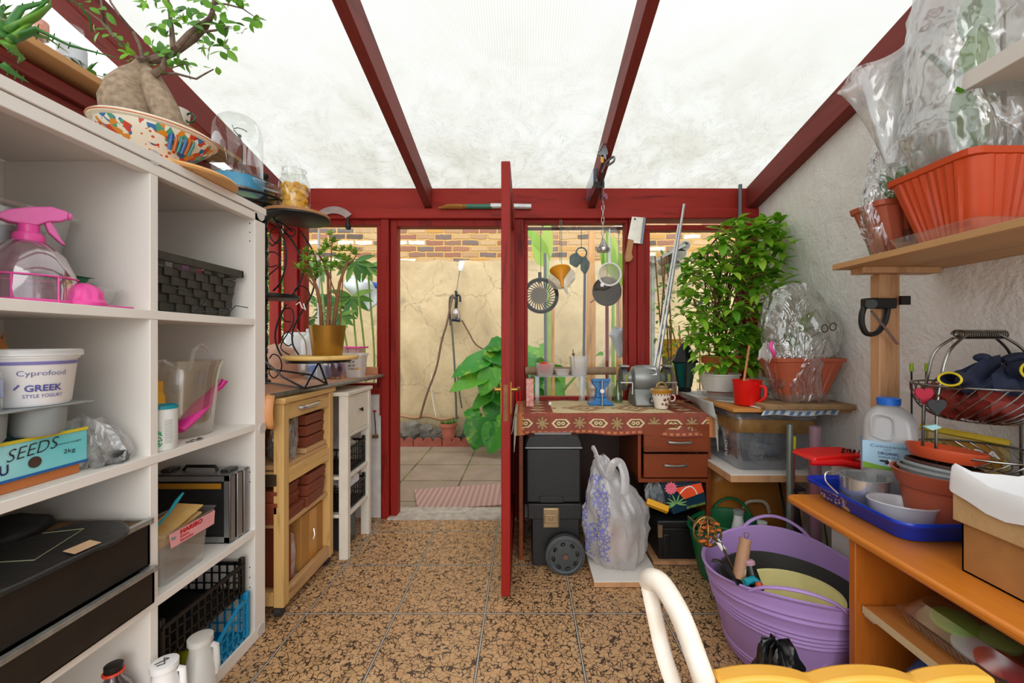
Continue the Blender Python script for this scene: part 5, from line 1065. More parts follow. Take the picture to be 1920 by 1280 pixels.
shrub('shrub', 'low bush behind the gold pot outside the left window', (585, 560, 640, 620), 3.6, 90, .12, GREEN2, seed=8)
# fatsia
o = thing('fatsia', 'fatsia with broad lobed leaves outside the left window', 'plant', (P(650, 640, 3.4).x, 3.4, -.03)); m = MB(); st = MB(); random.seed(14)
for (x, y, R) in ((665, 490, 44), (660, 555, 46), (690, 500, 34), (625, 560, 36), (600, 500, 34), (640, 590, 34)):
    c0 = P(x, y, 3.4 + random.uniform(-.1, .1)); r_ = R * 3.4 / FPX
    for k in range(8):
        a = -PI * .15 + k * PI * 1.3 / 7 + PI; m.leaf(c0, (math.cos(a), -.25, math.sin(a) * .8 - .1), r_, r_ * .28, .2, .15, up=(0, -1, .4), n=5)
    st.tube(spline([Vector(o.location), V(c0.x * .97, 3.45, .8), c0]), .008, 6)
build('leaves', m, leafmat('fatsia_leaf', '#6fa03a', '#3c7a34', '#9cc55a', .35), o, ang=3); build('stalks', st, mat('green_stalk', '', .5), o)
m = MB(); m.grid(10, 8, lambda u, w: P(648 + 72 * u, 512 + 22 * u + (62 - 50 * abs(u - .55) * 1.4) * w, 3.9) + V(0, .04 * math.sin(u * 7 + w * 5), 0))
TARP = solo('tarpaulin', 'white sheet with a blue corner sagging outside the left window', 'tarpaulin', m, mat('white_tarp', '#dfe3e8', .5), solid=.01)
build('blue_patch', MB().add([P(698, 528, 3.8), P(718, 532, 3.8), P(717, 545, 3.8), P(704, 540, 3.8)], [(0, 1, 2, 3)]), mat('tarp_blue', '#2f6fc4', .5), TARP, solid=.01, label='blue corner patch')
# things behind the right windows
def pole(x0, y0, x1, y1, Y, r, mt, label, name='pole', cat='pole'): b_ = P(x1, y1, Y); b_.z = -.029; return solo(name, label, cat, MB().cyl(P(x0, y0, Y), b_, r, n=12), mt)
GPL = mat('grey_pole', '#7d8488', .5)
BRKT = mat('rusty_rod', '#6e5f58', .7)
solo('rail', 'horizontal rusty rod outside across the top of the middle window', 'rod', MB().cyl(P(975, 429, 2.98), P(1185, 428, 2.98), .012, n=12).cyl(P(980, 429, 2.98), P(980, 429, 2.98) - V(0, .12, 0), .008, n=8).cyl(P(1180, 429, 2.98), P(1180, 429, 2.98) - V(0, .12, 0), .008, n=8), BRKT)
pole(1022, 475, 1024, 830, 3.4, .013, GPL, 'blue-grey upright pole outside, passing the black round grille')
pole(1097, 485, 1092, 830, 3.6, .012, mat('slate_pole', '#565a66', .5), 'slate upright pole just left of the peeling timber post')
pole(1138, 530, 1139, 880, 3.3, .014, mat('crimson_pole', '#8e2f3a', .5), 'crimson upright pole outside the middle window')
m = MB(); m.prism([(-.04, 0), (.04, 0), (.045, 1.6), (.03, 2.35), (-.02, 2.37), (-.045, 1.5)], 'Y', -.03, .03); m.mv(P(1108, 640, 4.2).x, 4.2, -.03)
solo('timber_post', 'peeling pale timber post outside the middle window', 'post', m, wood('peeling_timber', '#c99763', '#8c6440', 'Z', .5, .8, .4, worn='#e2cba8'))
m = MB(); m.prism([(-.02, 0), (.025, 0), (.02, 1.6), (-.015, 1.6)], 'Y', -.02, .02); m.mv(P(1036, 640, 4.3).x, 4.3, -.03)
solo('timber_stake', 'thin splintered stake behind the black round grille', 'stake', m, MATS['peeling_timber'])
m = MB(); m.prism([(-.025, 0), (.03, 0), (.025, 1.9), (-.02, 1.9)], 'Y', -.02, .02); m.mv(P(1160, 640, 4.1).x, 4.1, -.03)
solo('timber_stake', 'thin splintered stake at the right side of the middle window', 'stake', m, MATS['peeling_timber'])
o = thing('drain_grille', 'round black slotted grille hanging behind the middle window', 'grille', P(1015, 555, 3.0)); c = P(1014, 554, 3.0); m = MB(); R = .118
m.torus(c, R, .014, 'Y', 36, 8); build('outer_ring', m, BLACKP, o)
build('centre_disc', MB().cyl(c + V(-.012, -.005, 0), c + V(-.012, .01, 0), .062, n=28), mat('taupe_disc', '#7d7264', .6), o)
m = MB()
for k in range(28): a = 2 * PI * k / 28; m.tube([c + V(math.cos(a) * .06, 0, math.sin(a) * .06), c + V(math.cos(a + .25) * .112, 0, math.sin(a + .25) * .112)], .004, 5)
build('vanes', m, BLACKP, o); build('hanger', MB().box(c + V(-.02, -.01, .09), c + V(.005, .01, .17)), BLACKP, o); build('cord', MB().tube([c + V(0, 0, .16), P(1014, 429, 2.98)], .0025, 5), BRKT, o)
o = thing('garden_sieve', 'round dark mesh sieve outside, low behind the white strainer', 'sieve', P(1139, 546, 3.05)); c = P(1138, 546, 3.05)
build('cord', MB().tube([c + V(0, 0, .10), P(1138, 429, 2.98)], .0025, 5), BRKT, o); build('hoop', MB().torus(c, .105, .005, 'Y', 36, 8), mat('bronze_wire', '#4d4034', .5, .5), o); build('mesh', MB().cyl(c, c + V(0, .003, 0), .103, n=36), clear('dark_mesh', '#80776c', .5, .5, .05, '#5f574c'), o)
build('handle', MB().tube([c + V(-.09, 0, -.06), c + V(-.125, 0, -.085)], .005, 6), BRKT, o)
o = thing('spring_clamps', 'pair of dark green plastic clamps dangling outside the middle window', 'clamps', P(1087, 490, 3.1)); DG = mat('dark_green_clamp', '#1c4a42', .4)
for (x, y, rx, rz) in ((1080, 488, .05, .045), (1097, 498, .035, .055)):
    c = P(x, y, 3.1); build('jaw', MB().rings(crumple((c.x, c.y, c.z - rz), smoothrings([(0, .01, .01, 0, 0), (rz * .7, rx, .02, 0, 0), (rz * 1.4, rx, .02, 0, 0), (rz * 2, .012, .01, 0, 0)], 8), 20, 3, .3, 2)), DG, o)
build('loop', MB().torus(P(1090, 474, 3.1), .04, .006, 'Y', 24, 6), DG, o); build('cord', MB().tube([P(1090, 466, 3.1), P(1090, 429, 2.98)], .0025, 5), DG, o)
# banana style leaves
m = MB(); st = MB(); o = thing('banana_plant', 'tall pale green stalk with upright banana leaves at the left of the middle window', 'plant', (P(1026, 640, 3.9).x, 3.9, -.03))
for (a, b, w) in (((1021, 500), (1000, 430), 34), ((1025, 490), (1027, 400), 22), ((1018, 470), (985, 425), 24)): bigleaf(m, P(*a, 3.9), P(*b, 3.8), w * 3.9 / FPX, bend=.1)
st.tube([Vector(o.location), P(1028, 600, 3.9), P(1025, 480, 3.9), P(1026, 400, 3.9)], [.03, .026, .02, .012], 10)
LG = leafmat('lime_leaf', '#a9d04a', '#7fb23a', '#c8e070', .4, .4); build('leaves', m, LG, o, ang=3); build('stalk', st, mat('lime_stalk', '#9fbf5a', .5), o)
m = MB(); st = MB(); o = thing('banana_plant', 'tall banana leaves behind the hanging strainer', 'plant', (P(1150, 640, 3.9).x, 3.9, -.03))
for (a, b, w) in (((1148, 520), (1138, 430), 24), ((1150, 500), (1152, 440), 20), ((1160, 540), (1168, 470), 22), ((1135, 500), (1130, 450), 20)): bigleaf(m, P(*a, 3.9), P(*b, 3.8), w * 3.9 / FPX, bend=.05)
st.tube([Vector(o.location), P(1150, 600, 3.9), P(1149, 480, 3.9)], [.02, .018, .01], 10)
build('leaves', m, LG, o, ang=3); build('stalk', st, mat('lime_stalk', '', .5), o)
solo('plastic_bag', 'cloudy plastic bag hanging outside at the right edge of the middle window', 'bag', MB().rings(crumple(tuple(P(1160, 668, 3.2)), smoothrings([(0, .02, .02, .02, 0), (.08, .035, .03, 0, 0), (.17, .075, .04, 0, 0), (.21, .06, .03, 0, 0), (.22, .02, .01, 0, 0)], 10), 26, 15, .25, 4)).tube([P(1160, 616, 3.2), P(1160, 429, 2.98)], .003, 5), mat('cloudy_film', '#b9c3c8', .25))
# right window garden
shrub('climber', 'straggly climbing plant outside the right window', (1228, 470, 1262, 700), 3.4, 110, .06, GREEN2, seed=10, stems=4)
shrub('shrub', 'wiry garden shrub outside behind the lantern', (1245, 600, 1330, 720), 3.6, 130, .07, GREEN1, seed=11, stems=6)
o = thing('planter', 'yellow planter outside beside the aluminium strips', 'planter', P(1255, 665, 3.8)); c = P(1256, 668, 3.8)
build('planter_body', tub(MB(), c, [(0, .001, .001), (0, .07, .06), (.15, .10, .08), (.16, .11, .09)], .02), YEL, o); build('soil', MB().box(c + V(-.09, -.07, .12), c + V(.09, .07, .13)), SOIL, o)
solo('planter_stand', 'dark post holding up the yellow planter', 'stand', MB().box((c.x - .05, c.y - .04, -.03), (c.x + .05, c.y + .04, c.z - .001)), BRKT)
o = thing('flue_pipes', 'cluster of grey pipe ends under a sloping board on the garden wall', 'pipes', P(1265, 475, 4.6)); GYP = mat('aged_grey_pipe', '#8f8f86', .7, var=.2)
for (x, y, r) in ((1273, 473, .075), (1268, 495, .05), (1285, 460, .045)):
    c = P(x, y, 4.6); build('pipe', MB().tube([c + V(0, .5, 0), c, c + V(0, 0, 0)], r, 20, caps=False).torus(c, r, .012, 'Y', 24, 6), GYP, o, label='round pipe end')
c = P(1245, 480, 4.7); build('sloping_board', MB().cbox(c, (.42, .3, .03), (0, math.radians(-28), 0)), GYP, o)
build('board_leg', MB().box(c + V(-.15, -.02, -2.17), c + V(-.11, .02, .0)), GYP, o)
# ================================================================ desk in the right front corner
DZ = .803; DY0, DY1 = 2.25, 2.755
o = thing('desk', 'dark wooden desk with a two-drawer pedestal under the middle window', 'desk', (.49, 2.5, 0))
build('desk_top', MB().box((-.04, DY0, DZ - .022), (1.03, DY1, DZ - .002)), DARKW, o, bev=.002)
build('side_panel', MB().box((-.035, DY0 + .005, 0), (-.012, DY1 - .02, DZ - .022)), DARKW, o, bev=.002)
build('back_panel', MB().box((-.01, DY1 - .03, .12), (1.0, DY1 - .015, DZ - .022)), mat('under_desk_shade', '#3a2015', .6), o)  # panel added for the dark under the desk, shade put into its colour
build('pedestal', MB().box((.622, DY0 + .02, .435), (.64, DY1 - .04, DZ - .022)).box((1.005, DY0 + .01, .435), (1.022, DY1 - .04, DZ - .022)).box((.622, DY0 + .008, .425), (1.022, DY1 - .04, .445)), DARKW, o, bev=.001)
build('leg', MB().box((.997, DY0 + .01, 0), (1.022, DY0 + .05, .425)), DARKW, o, bev=.002); build('leg', MB().box((.997, DY1 - .08, 0), (1.022, DY1 - .04, .425)), DARKW, o, bev=.002)
for k, (z0, z1, x0, yo) in enumerate(((.60, .75, .645, -.02), (.455, .583, .65, .0))):
    dr = build('drawer_front', MB().box((x0, DY0 + yo, z0), (1.0, DY0 + yo + .02, z1)), DARKW, o, bev=.002)
    zc = (.655, .525)[k]; xm = .835 if k == 0 else .82
    build('handle', MB().tube(spline([(xm - .065, DY0 + yo, zc + .004), (xm - .055, DY0 + yo - .018, zc), (xm, DY0 + yo - .022, zc - .003), (xm + .055, DY0 + yo - .018, zc), (xm + .065, DY0 + yo, zc + .004)]), .005, 8, flat=1.4), STEEL, dr)
    if k == 0: build('drawer_box', MB().box((x0 + .01, DY0, z0 + .01), (x0 + .02, DY1 - .1, z1 - .02)), DARKW, dr)
# rug
RW = 1.075; NX, NV = 60, 44; RX0 = -.045; DROP = .118
def rugp(u, v):                                 # v: metres of cloth from the front hem
    x = RX0 + u * RW
    if v < DROP:
        t = v / DROP; s = DROP - v; zc = DZ + .003 - s * .97 + .004 * math.sin(u * 22) * (1 - t) + (.012 * math.sin(u * PI * 1.1 + .4) - .008) * (1 - t) ; return V(x, DY0 - .012 - .006 * math.sin(u * 17) * (1 - t) - .01 * (1 - t), zc)
    if v < DROP + .015: f = (v - DROP) / .015; return V(x, DY0 - .012 + .012 * math.sin(f * PI / 2), DZ + .001 + .004 * math.sin(f * PI / 2))
    return V(x, DY0 + (v - DROP - .015), DZ + .004 + .0015 * math.sin(u * 31 + v * 20))
LV = DROP + .015 + .47
m = MB(); UVS = []
for j in range(NV + 1):
    w = j / NV; v = LV * w ** 1.25
    for i in range(NX + 1): m.v.append(rugp(i / NX, v)); UVS.append((i / NX * RW, v))
for j in range(NV):
    for i in range(NX): m.f.append((j * (NX + 1) + i, j * (NX + 1) + i + 1, (j + 1) * (NX + 1) + i + 1, (j + 1) * (NX + 1) + i)); m.m.append(0)
t = NT('kilim_pattern'); uv = t.n('ShaderNodeUVMap', uv_map='weave'); s = t.n('ShaderNodeSeparateXYZ'); t.l(uv.outputs[0], s.inputs[0])
wob = t.noise(uv.outputs[0], 120, 2); U = t.math('MULTIPLY_ADD', wob.outputs[0], .006, s.outputs[0]); Vv = t.math('MULTIPLY_ADD', wob.outputs[1] if False else wob.outputs[0], .006, s.outputs[1])
MAR = t.mix(t.math('MULTIPLY', t.noise(uv.outputs[0], 60, 3).outputs[0], .6), H('#8c453c'), H('#a5604f')); CRM = H('#e6d3a6'); OLV = H('#77694a'); ORN = H('#cf8554')
def motif(cu, cv, per, col):
    a = t.math('ABSOLUTE', t.math('SUBTRACT', t.math('FLOORED_MODULO', t.math('SUBTRACT', U, cu - per / 2), per), per / 2)); b = t.math('ABSOLUTE', t.math('SUBTRACT', Vv, cv))
    return a, b
VC = .068
a, b = motif(.242, VC, .2033, None)
hx = t.math('MAXIMUM', t.math('DIVIDE', b, .024), t.math('ADD', t.math('DIVIDE', a, .052), t.math('DIVIDE', b, .052)))
ring = t.math('MULTIPLY', t.math('LESS_THAN', hx, 1.0), t.math('GREATER_THAN', hx, .76)); ins = t.math('LESS_THAN', hx, .76)
cur = t.math('MULTIPLY', ins, t.math('LESS_THAN', t.math('ABSOLUTE', t.math('SUBTRACT', t.math('SQRT', t.math('ADD', t.math('POWER', t.math('SUBTRACT', a, .012), 2), t.math('POWER', b, 2))), .0075)), .003))
a2, b2 = motif(.1405, VC, .2033, None)
rr = t.math('SQRT', t.math('ADD', t.math('POWER', a2, 2), t.math('POWER', b2, 2)))
ray = t.math('MINIMUM', t.math('MINIMUM', a2, b2), t.math('MULTIPLY', t.math('ABSOLUTE', t.math('SUBTRACT', a2, b2)), .7))
star = t.math('MULTIPLY', t.math('LESS_THAN', ray, .0042), t.math('LESS_THAN', rr, .034))
blot = t.math('LESS_THAN', t.math('MAXIMUM', a2, t.math('MULTIPLY', b2, 1.1)), .043)
brd = t.mix(t.math('MULTIPLY', blot, .30), MAR, H('#5f4436')); brd = t.mix(star, brd, H('#a89468')); brd = t.mix(ins, brd, H('#7c5a40')); brd = t.mix(ring, brd, CRM); brd = t.mix(cur, brd, CRM)
dash = t.math('GREATER_THAN', t.math('FLOORED_MODULO', U, .034), .015)
l1 = t.math('MULTIPLY', t.math('LESS_THAN', t.math('ABSOLUTE', t.math('SUBTRACT', Vv, .018)), .006), dash); brd = t.mix(l1, brd, ORN)
l2 = t.math('MULTIPLY', t.math('LESS_THAN', t.math('ABSOLUTE', t.math('SUBTRACT', Vv, .142)), .010), t.math('ADD', t.math('MULTIPLY', dash, .7), .3)); brd = t.mix(l2, brd, ORN)
hem = t.math('LESS_THAN', Vv, .006); brd = t.mix(hem, brd, H('#7a322a'))
# field with diamonds
fa, fb = motif(.3925, .31, .29, None); dd = t.math('ADD', t.math('DIVIDE', fa, .14), t.math('DIVIDE', fb, .13))
fld = t.mix(t.math('MULTIPLY', t.math('LESS_THAN', t.math('ABSOLUTE', t.math('SUBTRACT', dd, .9)), .06), 1), CRM, H('#8c5a44')); fld = t.mix(t.math('LESS_THAN', t.math('ABSOLUTE', t.math('SUBTRACT', dd, .62)), .1), fld, H('#a3604c'))
fld = t.mix(t.math('LESS_THAN', dd, .3), fld, H('#8c5a44')); fld = t.mix(t.math('LESS_THAN', dd, .15), fld, CRM)
sa = t.math('ABSOLUTE', t.math('SUBTRACT', t.math('ABSOLUTE', t.math('SUBTRACT', U, RW / 2)), .42)); sb = t.math('ABSOLUTE', t.math('SUBTRACT', t.math('FLOORED_MODULO', Vv, .10), .05))
sd = t.math('LESS_THAN', t.math('ADD', t.math('DIVIDE', sa, .045), t.math('DIVIDE', sb, .03)), 1); side = t.mix(sd, MAR, CRM); side = t.mix(t.math('LESS_THAN', t.math('ADD', t.math('DIVIDE', sa, .045), t.math('DIVIDE', sb, .03)), .5), side, OLV)
inf = t.math('LESS_THAN', t.math('ABSOLUTE', t.math('SUBTRACT', U, RW / 2)), .335); up = t.mix(inf, side, fld)
c = t.mix(t.math('GREATER_THAN', Vv, .150), brd, up)
c = t.mix(t.math('GREATER_THAN', t.math('ABSOLUTE', t.math('SUBTRACT', U, RW / 2)), t.math('ADD', t.math('MULTIPLY', t.math('GREATER_THAN', t.math('FLOORED_MODULO', Vv, .03), .014), .012), RW / 2 - .042)), c, ORN)
wv = t.noise(t.coord((1, 1, 1)), 400, 2); c = t.mix(t.math('MULTIPLY', wv.outputs[0], .35), c, H('#6e4a38'))
RUGM = t.fin(t.pbr(c, .95, 0, t.bump(wv.outputs[0], .5, .004), .1))
o = thing('rug', 'patterned maroon and cream kilim runner draped over the desk top', 'rug', (.49, 2.5, DZ))
ro = build('rug_cloth', m, RUGM, o, solid=.004)
ul = ro.data.uv_layers.new(name='weave')
for lp in ro.data.loops: ul.data[lp.index].uv = UVS[lp.vertex_index]
random.seed(17)
for s_, x in (('l', RX0), ('r', RX0 + RW)):
    m = MB(); sg = -1 if s_ == 'l' else 1
    for k in range(58):
        v = .01 + k / 58 * (LV - .02); p = rugp(0 if sg < 0 else 1, v); L = random.uniform(.07, .115)
        if v > DROP: m.tube([p, p + V(sg * .012, 0, -.004), p + V(sg * .02, random.uniform(-.008, .008), -L * .5), p + V(sg * (.02 + random.uniform(-.006, .01)), random.uniform(-.012, .006), -L)], [.003, .0035, .003, .002], 5)
        else: m.tube([p, p + V(sg * .01, -.004, -.01), p + V(sg * .016, -.006, -L)], [.003, .0035, .002], 5)
    f = build('fringe', m, mat('cream_fringe', '#cfc4ae', .9, var=.12), o, label='cream knotted fringe'); f['kind'] = 'stuff'
# things on the desk
GR = mat('hammered_grey_paint', '#8e908d', .35, .35, var=.06, bump=.1, bs=90)
o = thing('bench_grinder', 'grey bench grinder with a round motor body on the patterned rug', 'grinder', (.735, 2.56, DZ + .007))
c = V(.745, 2.57, .972)
m = MB(); m.lathe([(.03, -.15), (.036, -.10), (.04, -.09), (.072, -.075), (.080, -.05), (.083, 0), (.080, .05), (.072, .075), (.04, .09), (.036, .10), (.03, .15)], (0, 0, 0), 36, caps=True).rot(0, PI / 2, 0).mv(*c); build('motor_body', m, GR, o)
build('foot', MB().prism([(-.10, 0), (.10, 0), (.10, .02), (.055, .10), (-.055, .10), (-.10, .02)], 'X', c.x - .08, c.x + .06).mv(0, 2.57, DZ + .007), GR, o, bev=.006)
build('paper_label', MB().add([c + V(-.01, -.078, .025), c + V(.055, -.078, .025), c + V(.055, -.050, .066), c + V(-.01, -.050, .066)], [(0, 1, 2, 3)]), WHITEPL, o, smooth=False, label='white paper label')
lettering('E 1961\nWK', INK, o, c + V(-.004, -.077, .030), (1, 0, 0), (0, .028, .041), .03, .05, bold=.02)
build('badge', MB().box((c.x + .0, 2.459, DZ + .03), (c.x + .05, 2.464, DZ + .055)), BLACKP, o); lettering('SIP', WHITEPL, o, (c.x + .005, 2.458, DZ + .035), (1, 0, 0), (0, 0, 1), .015, .04, bold=.03)
for sg in (-1, 1):
    w = build('wheel_guard', MB().lathe([(.001, -.016), (.072, -.016), (.075, -.01), (.075, .016), (.06, .02)], (0, 0, 0), 30).rot(0, -sg * PI / 2, 0).mv(c.x + sg * .135, c.y, c.z - .005), mat('dark_grey_guard', '#5e6161', .4, .4), o)
    build('grinding_wheel', MB().cyl((c.x + sg * .12, c.y - .01, c.z - .005), (c.x + sg * .137, c.y - .01, c.z - .005), .066, n=30), mat('ochre_grit', '#9c9343' if sg > 0 else '#8d8d3c', .9), w)
    build('tool_rest', MB().box((c.x + sg * .10, c.y - .10, c.z - .022), (c.x + sg * .17, c.y - .07, c.z - .016)).box((c.x + sg * .10 - .003, c.y - .10, c.z - .09), (c.x + sg * .10 + .003, c.y - .06, c.z - .02)), STEEL, o)
    build('spark_guard', MB().box((c.x + sg * .11, c.y - .06, c.z + .072), (c.x + sg * .16, c.y + .03, c.z + .082)), GR, o)
o = thing('cup', 'white and ochre cup painted with brown dots in front of the grinder', 'cup', (.80, 2.40, DZ + .007)); c = (.795, 2.40, DZ + .0075)
build('cup_body', MB().lathe([(.001, 0), (.035, 0), (.04, .012), (.055, .085), (.062, .105), (.066, .108), (.063, .112), (.05, .095), (.04, .03)], c, 36), mat('cup_glaze', '#ece4d6', .2), o)
build('ochre_rim', MB().lathe([(.0565, .088), (.0645, .1065), (.067, .109), (.062, .1135)], c, 36), mat('ochre_glaze', '#c48a2e', .2), o)
m = MB()
for k in range(20): a = 2 * PI * k / 20; m.sph((c[0] + .0555 * math.cos(a), c[1] + .0555 * math.sin(a), c[2] + .083), .0042, 6)
for a, z, r in ((-1.5, .055, .009), (-1.1, .06, .008), (-1.25, .028, .009), (-.75, .045, .009), (-.8, .018, .007), (-.4, .06, .008), (-1.75, .03, .007)): rr_ = .037 + z * .2; m.sph((c[0] + rr_ * math.cos(a), c[1] + rr_ * math.sin(a), c[2] + z), r, 10, (1, 1, 1))
build('brown_dots', m, mat('brown_glaze', '#7a4520', .25), o)
build('handle', MB().torus((c[0] + .062, c[1], c[2] + .06), .018, .004, 'Y'), mat('cup_glaze', '', .2), o)
solo('twine_ball', 'small coil of wire and twine sitting in the dotted cup', 'twine', MB().torus((c[0], c[1], c[2] + .11), .036, .010, n=24).torus((c[0] + .004, c[1], c[2] + .124), .027, .007, n=24).torus((c[0], c[1], c[2] + .122), .028, .007, 'Y', n=24), mat('brassy_twine', '#9a8052', .45, .3))
BLU = mat('vice_blue_paint', '#1f6fae', .35, var=.08)
o = thing('bench_vice', 'small blue bench vice standing on the patterned rug', 'vice', (.465, 2.55, DZ + .007)); c = V(.465, 2.55, DZ + .007)
build('vice_base', MB().prism([(-.075, 0), (.075, 0), (.075, .012), (.04, .03), (.04, .045), (-.04, .045), (-.04, .03), (-.075, .012)], 'Y', -.045, .045).mv(*c), BLU, o, bev=.003)
build('vice_column', MB().prism([(-.032, .045), (.032, .045), (.026, .10), (.05, .13), (.056, .155), (-.056, .155), (-.05, .13), (-.026, .10)], 'Y', -.03, .03).mv(*c), BLU, o, bev=.003)
build('jaw', MB().box(c + V(-.055, -.045, .145), c + V(.055, -.033, .163)), BLU, o, bev=.002)
build('screw', MB().cyl(c + V(0, -.07, .09), c + V(0, -.03, .09), .013, n=14), STEEL, o); build('bar', MB().cyl(c + V(0, -.066, -.004), c + V(0, -.066, .155), .0045, n=10), STEEL, o)
o = thing('display_stand', 'clear acrylic riser carrying plastic tubs in front of the middle window', 'stand', (.22, 2.62, DZ + .007)); z = DZ + .007
build('stand_top', MB().box((.055, 2.56, z + .168), (.39, 2.68, z + .174)), CLEARP, o)
for x in (.075, .36, ): build('leg', MB().box((x - .012, 2.57, z), (x + .012, 2.574, z + .168)), CLEARP, o); build('leg', MB().box((x - .012, 2.665, z), (x + .012, 2.669, z + .168)), CLEARP, o)
def tub3(name, label, px0, px1, ytop, Y, zb, mt=MILKY, taper=.82):
    x0 = P(px0, 0, Y).x; x1 = P(px1, 0, Y).x; h = P(0, ytop, Y).z - zb; r = (x1 - x0) / 2; return solo(name, label, 'tub', tub(MB(), ((x0 + x1) / 2, Y, zb), [(0, .001, .001), (0, r * taper, r * taper), (h * .95, r * .96, r * .96), (h, r, r)], .015), mt)
SEMI = clear('semi_clear_tub', '#e6e6e6', .2, .4, .25, '#efedeb')
tub3('plastic_tub', 'semi-clear tub holding something bright red on the acrylic riser', 1004, 1039, 681, 2.62, z + .175, SEMI)
tub3('plastic_tub', 'low semi-clear tub in the middle of the acrylic riser', 1040, 1068, 692, 2.62, z + .175, SEMI)
tub3('plastic_tub', 'tall square semi-clear tub at the right end of the acrylic riser', 1068, 1102, 668, 2.62, z + .175, SEMI)
solo('strawberry', 'red plastic strawberry shape inside the left riser tub', 'ornament', MB().lathe([(.001, 0), (.025, .012), (.042, .045), (.04, .065), (.02, .08), (.001, .078)], (P(1021, 0, 2.62).x, 2.62, z + .178), 22), REDP)
solo('twig', 'dry twig poking out of the tall riser tub', 'twig', MB().tube([P(1078, 700, 2.62), P(1076, 665, 2.62), P(1074, 655, 2.62)], .003, 6).sph(P(1075, 664, 2.62), .010, 8), BRN)
tub3('plastic_tub', 'long clear tub on the window sill behind the blue vice', 1100, 1148, 717, 2.69, z + .0, CLEARP)
solo('carton', 'narrow pink flowered carton beside the door end of the rug', 'carton', MB().box((.005, 2.46, z), (.05, 2.50, z + .165)), mat('flowered_carton', '#e2bfae', .5, col2='#c4464c', var=.5, vs=45), bev=.002)
solo('bead', 'small white bead lying near the clear riser on the rug', 'bead', MB().sph((.15, 2.50, z + .011), .011, 12), WHITEPL)
o = thing('cardboard_tube', 'brown cardboard tube lying across the foot of the middle window', 'tube', (.3, 2.745, 1.0))
build('tube_body', MB().cyl((.0, 2.735, 1.005), (.60, 2.735, 1.005), .026, n=20), mat('tube_card', '#94795e', .8, var=.15, vs=20), o)
for x in (.03, .56): build('bracket', MB().box((x - .008, 2.715, .80), (x + .008, 2.765, .982)), clear('clear_bracket', '#eeeeee', .1, .2, .2), o)
solo('brush_bottle', 'green tinted bottle behind the grinder guard', 'bottle', MB().lathe([(.001, 0), (.03, 0), (.03, .08), (.012, .11), (.012, .14), (.001, .14)], (.60, 2.66, z), 20), clear('green_tint', '#b9d8b0', .05, .2, .3, '#7a9c70'))
# aluminium strips
for k, (a, b) in enumerate((((1283, 382), (1226, 742)), ((1273, 420), (1218, 742)))):
    solo('metal_strip', ['long aluminium strip leaning across the right window', 'shorter aluminium strip leaning just left of the long one'][k], 'strip', MB().tube([P(*a, 2.745 - .0 * k), P(*b, 2.70)], .0085, 4, flat=.5), mat('bare_aluminium', '#d4d6d8', .35, .6))
# items hanging on the beam and window
o = thing('hand_brush', 'old brush with a green and silver wrapped handle resting along the beam', 'brush', P(905, 388, 2.745)); BY = 2.745
build('bristles', MB().tube([P(822, 390, BY), P(840, 387, BY), P(862, 387, BY), P(875, 387, BY)], [.006, .020, .021, .017], 14, flat=.8), mat('straw_bristle', '#b5762f', .9, var=.25, vs=60, bump=.8, bs=120), o)
build('green_grip', MB().cyl(P(874, 387, BY), P(922, 387, BY), .0165, n=16), mat('dark_green_paint', '#2f6f58', .35), o); build('silver_wrap', MB().tube([P(920, 386, BY), P(950, 386, BY), P(980, 387, BY), P(996, 387, BY)], [.018, .017, .018, .017], 14), mat('foil_wrap', '#d6d8d8', .35, .4, bump=.8, bs=70), o)
o = thing('cleaver', 'wide steel cleaver with a wooden handle hung on the red post', 'cleaver', P(1190, 450, 2.76)); CY = 2.762
def flat(poly, y, th): return MB().prism([(P(a, b, y).x, P(a, b, y).z) for a, b in poly], 'Y', y, y + th)
build('blade', flat([(1185, 406), (1211, 408), (1205, 457), (1185, 455), (1177, 447)], CY, .004), mat('brushed_blade', '#cfcbc0', .3, .8, var=.1, vs=20), o, smooth=False)
build('cutting_edge', flat([(1206, 408), (1211, 408), (1205, 457), (1200, 457)], CY - .0005, .001), mat('dark_edge_steel', '#7c858b', .25, .9), o, smooth=False)
build('handle', flat([(1178, 447), (1189, 450), (1185, 475), (1188, 482), (1183, 490), (1174, 491), (1172, 483)], CY - .01, .02), mat('light_handle_wood', '#b5804d', .5), o, bev=.005)
build('hang_hole', MB().cyl(P(1190, 411, CY - .001), P(1190, 411, CY + .0), .008, n=14), BLACKP, o)
o = thing('chain', 'thin steel chain hanging from the rafter to the metal bell weight', 'chain', P(1131, 390, 2.68)); m = MB()
for k in range(11):
    c = P(1131 - .1 * k, 332 + k * 11.5, 2.66); pts = [(.008 * math.cos(a), .023 * math.sin(a)) for a in [2 * PI * q / 14 for q in range(14)]]
    build('link', MB().tube([c + (V(a, 0, b) if k % 2 else V(0, a, b)) for a, b in pts], .0028, 6, closed=True), CHROME, o)
solo('bell_weight', 'dull metal bell-shaped weight at the end of the chain', 'weight', MB().lathe([(.001, 0), (.040, 0), (.043, .004), (.043, .022), (.034, .03), (.018, .055), (.012, .075), (.006, .085), (.001, .086)], P(1131, 472, 2.66), 28), STEEL)
solo('charm', 'tiny red and blue charm clipped to the chain', 'charm', MB().sph(P(1136, 372, 2.65), .014, 10).box(P(1131, 369, 2.65), P(1138, 364, 2.66)), mat('charm_paint', '#c83a3a', .3, col2='#3f6a8c', var=.5, vs=60))
o = thing('strainer', 'white plastic strainer with its handle up, hanging in the middle window', 'strainer', P(1143, 500, 2.72)); c = P(1143, 514, 2.72)
